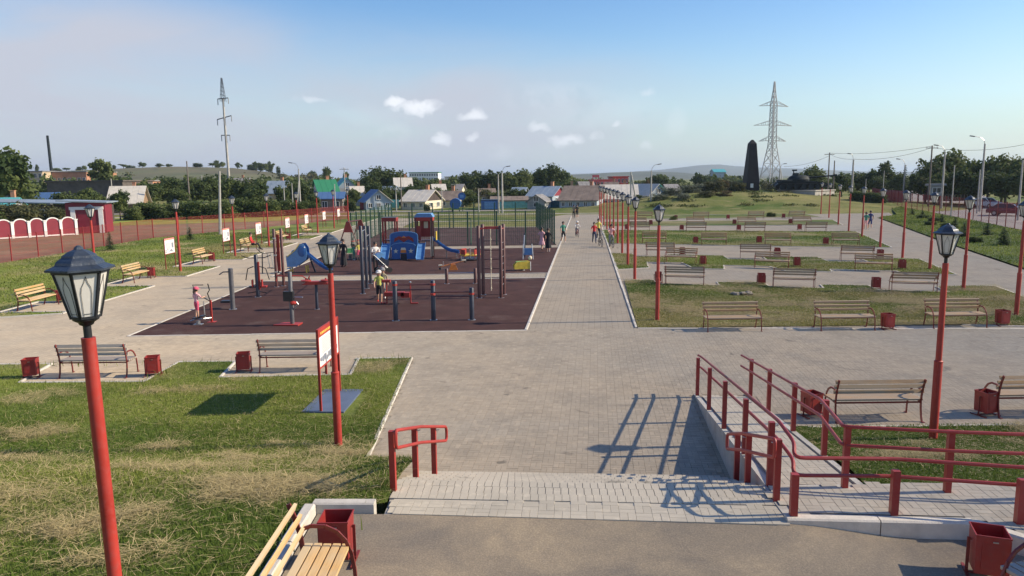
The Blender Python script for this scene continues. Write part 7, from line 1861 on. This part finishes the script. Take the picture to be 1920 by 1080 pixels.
# football goals inside the court
for i, (p, rz) in enumerate([((-4.6, 57.6, 0), PI), ((-4.9, 77.2, 0), 0)]):
    t = thing('football_goal', ['green football goal at the near end of the court', 'green football goal at the far end of the court'][i], 'goal', p, rz, 'court goals')
    tubes('goal_frame', [[(-1.5, 0, 0), (-1.5, 0, 2), (1.5, 0, 2), (1.5, 0, 0)], [(-1.5, 0, 2), (-1.5, .9, 0)], [(1.5, 0, 2), (1.5, .9, 0)]], .035, 'green', t)
# stroller
c0 = G(718, 511); t = thing('pushchair', 'dark pushchair with large wheels in front of the playhouse', 'pushchair', (c0.x, c0.y, 0), .4)
q = MB(); q.prism([(-.25, .42), (.28, .38), (.32, .66), (.1, .75), (-.22, .98), (-.32, .9)], lambda u, v: (u, -.2, v), lambda u, v: (u, .2, v)); q.build('seat_shell', M['navy'], t)
q = MB(); q.prism([(-.32, .72), (-.38, 1.0), (-.15, 1.12), (.08, 1.02)], lambda u, v: (u, -.22, v), lambda u, v: (u, .22, v)); q.build('hood', M['ltblue'], t)
tubes('chassis', [[(-.5, -.22, 1.0), (.3, -.22, .2)], [(-.5, .22, 1.0), (.3, .22, .2)], [(-.5, -.22, 1.0), (-.5, .22, 1.0)], [(-.3, -.22, .2), (.1, -.22, .5)], [(-.3, .22, .2), (.1, .22, .5)]], .015, 'steel', t)
for x_ in (-.3, .32):
    for y_ in (-.24, .24): q = MB(); q.tube([(x_, y_ - .02, .15), (x_, y_ + .02, .15)], .15, 14); q.build('wheel', M['rubber_black'], t)

# ================================================================== PEOPLE
def face_nearest(me, segs):
    n = len(me.polygons); c = np.zeros(n * 3, np.float32); me.polygons.foreach_get('center', c); c = c.reshape(-1, 3)
    best = np.full(n, 1e9); idx = np.zeros(n, np.int32)
    for a, b_, r, mi in segs:
        a, b_ = np.array(a), np.array(b_); d = b_ - a; L2 = max(1e-9, d @ d)
        t_ = np.clip(((c - a) @ d) / L2, 0, 1); dist = np.linalg.norm(c - (a + t_[:, None] * d), axis=1) - r
        k = dist < best; best[k] = dist[k]; idx[k] = mi
    me.polygons.foreach_set('material_index', idx)
POSES = {
 'stand': {}, 
 'walk': dict(kneeL=(.06, -.09, .29), ankL=(.055, -.13, .045), kneeR=(-.055, .0, .285), ankR=(-.055, .12, .07), elbL=(.15, .07, .64), wrL=(.15, .03, .50), elbR=(-.15, -.05, .64), wrR=(-.14, -.12, .53)),
 'arms_front': dict(elbL=(.15, -.03, .66), wrL=(.06, -.13, .68), elbR=(-.15, -.03, .66), wrR=(-.05, -.13, .67)),
 'hold': dict(elbL=(.17, -.06, .68), wrL=(.17, -.20, .70), elbR=(-.17, -.06, .68), wrR=(-.17, -.20, .70), kneeL=(.06, -.05, .30), kneeR=(-.06, .03, .28)),
 'cycle': dict(hipc=(0, .10, .50), chest=(0, .02, .70), neck=(0, -.03, .80), head=(0, -.05, .885), shL=(.1, 0, .765), shR=(-.1, 0, .765), elbL=(.16, -.10, .67), wrL=(.14, -.24, .62), elbR=(-.16, -.10, .67), wrR=(-.14, -.24, .62),
               hipL=(.055, .10, .49), hipR=(-.055, .10, .49), kneeL=(.07, -.09, .42), ankL=(.07, -.02, .21), kneeR=(-.07, -.04, .30), ankR=(-.07, .05, .09)),
 'sit': dict(hipc=(0, .0, .27), chest=(0, .05, .46), neck=(0, .06, .58), head=(0, .045, .665), shL=(.1, .06, .545), shR=(-.1, .06, .545), elbL=(.17, .03, .42), wrL=(.12, -.10, .33), elbR=(-.17, .03, .42), wrR=(-.12, -.10, .33),
             hipL=(.055, 0, .265), hipR=(-.055, 0, .265), kneeL=(.06, -.24, .28), ankL=(.06, -.30, .05), kneeR=(-.06, -.24, .28), ankR=(-.06, -.36, .06)),
}
def person(label, p, rz, H, pose='stand', top='white_cloth', bottom='denim', shoes='black_cloth', hair='hair', hat=None, legs_bare=False, sleeves=False, dress=None, child=False, female=False, extra=None, z=0):
    J = dict(hipc=(0, 0, .52), chest=(0, .005, .72), neck=(0, .005, .83), head=(0, -.008, .905), shL=(.105, 0, .79), shR=(-.105, 0, .79), elbL=(.15, .015, .64), wrL=(.16, -.02, .50), elbR=(-.15, .015, .64), wrR=(-.16, -.02, .50),
             hipL=(.052, 0, .50), hipR=(-.052, 0, .50), kneeL=(.058, -.01, .28), ankL=(.058, .015, .045), kneeR=(-.058, -.01, .28), ankR=(-.058, .015, .045))
    J.update(POSES[pose]); J.update(extra or {})
    if female:
        for k in ('shL', 'shR'): J[k] = (J[k][0] * .9,) + J[k][1:]
    J = {k: Vector(v) * H for k, v in J.items()}
    hs = 1.28 if child else 1.0
    up = (J['head'] - J['neck']).normalized()
    V, R_, E = [], [], []
    def v(p_, r): V.append(Vector(p_)); R_.append(r * H); return len(V) - 1
    hip = v(J['hipc'], .082 if female else .078); wst = v(J['hipc'].lerp(J['chest'], .5), .066); ch = v(J['chest'], .086); nk = v(J['neck'], .034)
    ub = v(J['chest'].lerp(J['neck'], .55), .070)
    hd0 = v(J['head'] - up * .02 * H * hs, .050 * hs); hd1 = v(J['head'] + up * .025 * H * hs, .062 * hs); hd2 = v(J['head'] + up * .065 * H * hs, .045 * hs)
    E += [(hip, wst), (wst, ch), (ch, ub), (ub, nk), (nk, hd0), (hd0, hd1), (hd1, hd2)]
    segs = [(J['hipc'] - Vector((0, 0, .03 * H)), J['hipc'] + Vector((0, 0, .02 * H)), .08 * H, 2), (J['hipc'].lerp(J['chest'], .3), J['chest'].lerp(J['neck'], .6), .08 * H, 1), (J['neck'] + up * .01 * H, J['head'] + up * .06 * H, .05 * H, 0)]
    hands = []
    for s in 'LR':
        sh, el, wr = J['sh' + s], J['elb' + s], J['wr' + s]; hd = wr + (wr - el).normalized() * .045 * H
        a, b_, c, d = v(sh, .036), v(el, .027), v(wr, .019), v(hd, .020)
        E += [(ub, a), (a, b_), (b_, c), (c, d)]; hands.append((wr, hd))
        segs += [(sh, sh.lerp(el, .55 if not sleeves else 1), .036 * H, 1), (sh.lerp(el, .6) if not sleeves else el, wr, .026 * H, 1 if sleeves else 0), (wr, hd, .022 * H, 0)]
        hp, kn, an = J['hip' + s], J['knee' + s], J['ank' + s]
        toe = an + Vector((0, -.085 * H, -.03 * H)); heel = an + Vector((0, .012 * H, -.022 * H))
        a, b_, m_, c, d = v(hp, .056), v(kn, .039), v(kn.lerp(an, .35), .036), v(an, .023), v(toe, .019)
        E += [(hip, a), (a, b_), (b_, m_), (m_, c), (c, d)]
        segs += [(hp, kn.lerp(hp, .2), .052 * H, 2), (kn, an.lerp(kn, .15), .03 * H, 0 if legs_bare else 2), (an, toe, .024 * H, 3)]
    me = bpy.data.meshes.new('body'); me.from_pydata(V, E, []); o = bpy.data.objects.new('body', me); COL.objects.link(o)
    md = o.modifiers.new('s', 'SKIN'); sv = me.skin_vertices[0].data
    for i, r in enumerate(R_): sv[i].radius = (r, r * (.72 if i in (hip, wst, ch, ub) else 1))
    sv[0].use_root = True
    ss = o.modifiers.new('u', 'SUBSURF'); ss.levels = 1; ss.render_levels = 1
    dg = bpy.context.evaluated_depsgraph_get(); ev = o.evaluated_get(dg); nm = bpy.data.meshes.new_from_object(ev)
    o.modifiers.clear(); old = o.data; o.data = nm; bpy.data.meshes.remove(old)
    # fingers
    bm = bmesh.new(); bm.from_mesh(nm)
    for wr, hd in hands:
        d = (hd - wr).normalized(); sd = d.cross(Vector((0, 1, .2))).normalized()
        for k, L_ in ((-1.5, .030), (-.5, .036), (.5, .038), (1.5, .032), (2.6, .022)):
            a = hd + sd * k * .0065 * H - d * (.008 if k < 2 else .022) * H; b2 = a + (d + sd * (.12 * k if k < 2 else .8) + Vector((0, -.25, 0))).normalized() * L_ * H
            x = sd * .0042 * H; y = d.cross(sd) * .0042 * H
            q = [bm.verts.new(w_) for w_ in (a - x, a + y, a + x, a - y, b2 - x * .7, b2 + y * .7, b2 + x * .7, b2 - y * .7)]
            for f in ((0, 1, 5, 4), (1, 2, 6, 5), (2, 3, 7, 6), (3, 0, 4, 7), (4, 5, 6, 7)): bm.faces.new([q[i] for i in f])
    bm.to_mesh(nm); bm.free()
    nm.materials.clear()
    for k in ('skin', top, bottom, shoes): nm.materials.append(M[k])
    face_nearest(nm, segs)
    nm.polygons.foreach_set('use_smooth', [True] * len(nm.polygons))
    t = thing('person', label, 'person', Vector(p) + Vector((0, 0, z)), rz); adopt(o, t)
    hc = J['head'] + up * .03 * H * hs; R0 = .062 * H * hs
    b = MB(); b.ball((hc.x, hc.y + .010 * H, hc.z + .012 * H), (R0 * 1.06, R0 * 1.08, R0 * 1.08), n=12, k=8)
    keep = [f for f in b.f if not all((b.v[i][1] < hc.y - R0 * .45 and b.v[i][2] < hc.z + R0 * .45) or b.v[i][2] < hc.z - R0 * .75 for i in f)]
    b.f = keep; b.m = [0] * len(keep)
    if female: b.tube([(hc.x, hc.y + R0 * .9, hc.z), (hc.x, hc.y + R0 * 1.3, hc.z - .07 * H), (hc.x, hc.y + R0 * 1.1, hc.z - .15 * H)], [R0 * .45, R0 * .35, R0 * .12], 7)
    hr = b.build('hair', M[hair], t, True)
    f = MB(); fy = hc.y - R0 * .93
    for s in (-1, 1): f.ball((hc.x + s * .022 * H * hs, fy, hc.z - .002 * H), (.007 * H, .004 * H, .005 * H), n=6, k=4)
    f.build('eyes', M['hair'], t)
    f = MB(); f.ball((hc.x, fy - .006 * H, hc.z - .016 * H), (.007 * H, .010 * H, .013 * H), n=6, k=4)
    for s in (-1, 1): f.ball((hc.x + s * R0 * 1.0, hc.y, hc.z - .008 * H), (.006 * H, .012 * H, .017 * H), n=6, k=4)
    f.build('nose_and_ears', M['skin'], t)
    f = MB(); f.box((hc.x, fy + .004 * H, hc.z - .036 * H), (.026 * H, .006 * H, .005 * H)); f.build('mouth', M['lips'], t)
    if hat:
        b = MB(); b.ball((hc.x, hc.y, hc.z + R0 * .35), (R0 * 1.15, R0 * 1.18, R0 * .95), n=12, k=6)
        b.box((hc.x, hc.y - R0 * 1.4, hc.z + R0 * .35), (R0 * 1.3, R0 * 1.1, R0 * .10), rx=.15); b.build('cap', M[hat], t, True)
    if dress:
        z1, z0, m_ = dress; b = MB(); n = 18; vs = []
        prof = [(.070, z1), (.082, z1 - .1), (.105, (z1 + z0) / 2), (.135, z0)]
        for r_, zz in prof:
            for k in range(n): a = 2 * PI * k / n; w_ = 1 + (.10 * math.sin(k * 2.6) if zz < z1 - .05 else 0); vs.append((r_ * w_ * math.cos(a) * H, r_ * w_ * .8 * math.sin(a) * H, zz * H))
        b.add(vs, [(i * n + k, i * n + (k + 1) % n, (i + 1) * n + (k + 1) % n, (i + 1) * n + k) for i in range(3) for k in range(n)]); b.build('skirt', M[m_], t, True)
    return t
for k, c in dict(white_cloth=(.62, .60, .58), denim=(.035, .045, .09), black_cloth=(.016, .016, .02), pink_cloth=(.68, .38, .40), hot_pink=(.60, .09, .16), red_cloth=(.50, .03, .03), yellow_cloth=(.60, .52, .10), lime_cloth=(.42, .45, .10),
                 navy_cloth=(.03, .045, .15), grey_cloth=(.20, .20, .21), teal_cloth=(.05, .22, .16), orange_cloth=(.65, .30, .06), light_blue_cloth=(.36, .42, .50), khaki_cloth=(.25, .22, .15)).items(): M[k] = cloth(k, c)
M['lips'] = mat('lips', (.35, .12, .10), .6)
E_ = 0
person('child in pale pink top, red cap and pink shorts on the step trainer', G(371, 606) + Vector((0, 0, .16)), 2.75, 1.12, 'hold', 'pink_cloth', 'hot_pink', 'black_cloth', 'hair', 'hot_pink', True, False, None, True, True)
person('child in yellow-green top, white cap and dark shorts walking across the exercise area', G(712, 568), .15, 1.32, 'walk', 'lime_cloth', 'black_cloth', 'red_cloth', 'hair_fair', 'white_cloth', True, False, None, True)
person('child close behind the yellow-shirted one, in grey top and cap', G(719, 560), .1, 1.3, 'stand', 'khaki_cloth', 'grey_cloth', 'white_cloth', 'hair', 'grey_cloth', True, False, None, True)
person('woman in white top and dark trousers beside the pushchair', G(705, 508), .6, 1.62, 'arms_front', 'white_cloth', 'black_cloth', 'white_cloth', 'hair', None, False, True, None, False, True)
person('person in long black dress left of the pull-up frame', G(645, 500), -.4, 1.62, 'stand', 'black_cloth', 'black_cloth', 'black_cloth', 'hair', None, False, True, (.56, .06, 'black_cloth'), False, True)
person('child in yellow and orange beside the swing set', G(673, 488), .5, 1.15, 'stand', 'yellow_cloth', 'hot_pink', 'orange_cloth', 'hair_fair', None, True, False, None, True)
person('small child in green next to the child in yellow', G(664, 488), -.3, 1.0, 'stand', 'teal_cloth', 'teal_cloth', 'white_cloth', 'hair', None, False, True, None, True)
person('person in red shirt and black trousers sitting on the left path bench', (-18.98, 54.6, .02), PI / 2 + .15, 1.72, 'sit', 'red_cloth', 'black_cloth', 'black_cloth', 'hair', None, False, True)
person('woman in patterned pink dress at the court fence', G(1016, 470), 2.6, 1.62, 'walk', 'pink_cloth', 'pink_cloth', 'black_cloth', 'hair', None, True, False, (.54, .26, 'pink_cloth'), False, True)
person('woman in long black dress beside the woman in pink', G(1028, 473), 3.0, 1.66, 'walk', 'black_cloth', 'black_cloth', 'white_cloth', 'hair', None, True, True, (.56, .18, 'black_cloth'), False, True)
person('person in green top and dark shorts walking beside the court fence corner', G(1056, 455), .3, 1.65, 'walk', 'teal_cloth', 'black_cloth', 'white_cloth', 'hair', None, True)
person('left one of two dark-clothed people far down the walkway', G(1076, 410), 3.1, 1.7, 'walk', 'khaki_cloth', 'black_cloth')
person('right one of two dark-clothed people far down the walkway', G(1082, 410), 3.1, 1.7, 'walk', 'black_cloth', 'black_cloth', 'white_cloth', 'hair', None, True)
person('walker in yellow top behind the red-shirted pair member on the walkway', G(1122, 450), .05, 1.72, 'walk', 'yellow_cloth', 'black_cloth', 'white_cloth')
person('walker in red T-shirt and dark trousers on the walkway', G(1114, 456), .1, 1.62, 'walk', 'red_cloth', 'denim', 'black_cloth', 'hair')
person('man in navy clothes walking on the right-hand path', G(1631, 430), 2.9, 1.72, 'walk', 'navy_cloth', 'navy_cloth', 'white_cloth', 'hair', None, True)
person('person in dark top beside the man in navy on the right-hand path', G(1623, 432), 2.9, 1.66, 'walk', 'teal_cloth', 'pink_cloth', 'white_cloth', 'hair', None, True)
def bicycle(label, p, rz, m, s=1.0):
    t = thing('bicycle', label, 'bicycle', p, rz); t.scale = (s, s, s)
    for y_ in (-.52, .50):
        b = MB(); b.tube([(0, y_ + .32 * math.cos(a), .335 + .32 * math.sin(a)) for a in [2 * PI * k / 20 for k in range(21)]], .02, 6); w_ = b.build('wheel', M['rubber_black'], t, True)
        b = MB()
        for k in range(8): a = PI * k / 8; b.beam((0, y_ - .3 * math.cos(a), .335 - .3 * math.sin(a)), (0, y_ + .3 * math.cos(a), .335 + .3 * math.sin(a)), .005, .005)
        b.build('spokes', M['steel'], w_)
    tubes('frame', [[(0, .50, .335), (0, .12, .32), (0, .24, .82)], [(0, .12, .32), (0, -.36, .78), (0, .22, .72)], [(0, .5, .335), (0, .22, .74)]], .018, m, t, 6)
    tubes('fork', [[(.03, -.52, .335), (.0, -.36, .8), (0, -.34, .95)]], .016, m, t, 6); tubes('handlebar', [[(-.28, -.25, .98), (-.1, -.36, .97), (.1, -.36, .97), (.28, -.25, .98)]], .014, 'black', t, 6)
    q = MB(); q.box((0, .26, .88), (.14, .26, .05)); q.build('saddle', M['black'], t); q = MB(); q.tube([(-.09, .12, .32), (.09, .12, .32)], .02, 6); q.beam((.09, .12, .32), (.09, -.02, .22), .02, .02); q.beam((-.09, .12, .32), (-.09, .26, .42), .02, .02); q.box((.13, -.02, .21), (.09, .08, .02)); q.box((-.13, .26, .43), (.09, .08, .02)); q.build('pedals', M['black'], t)
c0 = G(1082, 444); bicycle('small bicycle ridden by the child in white on the walkway', c0, .15, 'red', .75)
person('child in white with a white cap cycling on the walkway', c0, .15, 1.28, 'cycle', 'white_cloth', 'denim', 'black_cloth', 'hair_fair', 'white_cloth', False, True, None, True, z=.06)
c0 = G(1146, 464); bicycle('bicycle ridden by the person in pale pink at the walkway edge', c0, .1, 'grey')
person('cyclist in pale pink top and grey trousers at the right edge of the walkway', c0, .1, 1.66, 'cycle', 'pink_cloth', 'grey_cloth', 'black_cloth', 'hair', None, False, False, None, False, True, z=.05)
c0 = G(1117, 462); bicycle('bicycle pushed by the walker in red on the walkway', c0 + Vector((.35, 0, 0)), .1, 'black', .9)
# earth pile in the dry strip behind the left front-row bench
p = G(1390, 553); b = MB(); rr = random.Random(4)
for k in range(14): b.ball((rr.uniform(-.5, .5), rr.uniform(-.3, .3), rr.uniform(.03, .14)), (rr.uniform(.1, .22), rr.uniform(.1, .2), rr.uniform(.06, .14)), n=7, k=4)
o = b.build('rubble_heap', M['rubble'], None); o.scale = (.75, .75, .8); o.location = p; tag(o, 'small heap of grey rubble in the dry grass behind the front benches', 'rubble')

# ================================================================== AIR
def haze():
    m = bpy.data.materials.new('haze_air'); m.use_nodes = True; nt = m.node_tree; nt.nodes.clear()
    out = nt.nodes.new('ShaderNodeOutputMaterial'); v = nt.nodes.new('ShaderNodeVolumePrincipled')
    v.inputs['Color'].default_value = (.66, .82, 1.0, 1); v.inputs['Density'].default_value = HAZE
    v.inputs['Anisotropy'].default_value = .2
    nt.links.new(v.outputs[0], out.inputs['Volume'])
    b = MB(); b.box((0, 6900, 60), (19000, 14300, 130)); o = b.build('haze', m); o['kind'] = 'stuff'
    o['label'] = 'thin pale summer haze over the whole view'; o['category'] = 'haze'
HAZE = 1.3e-4
haze()
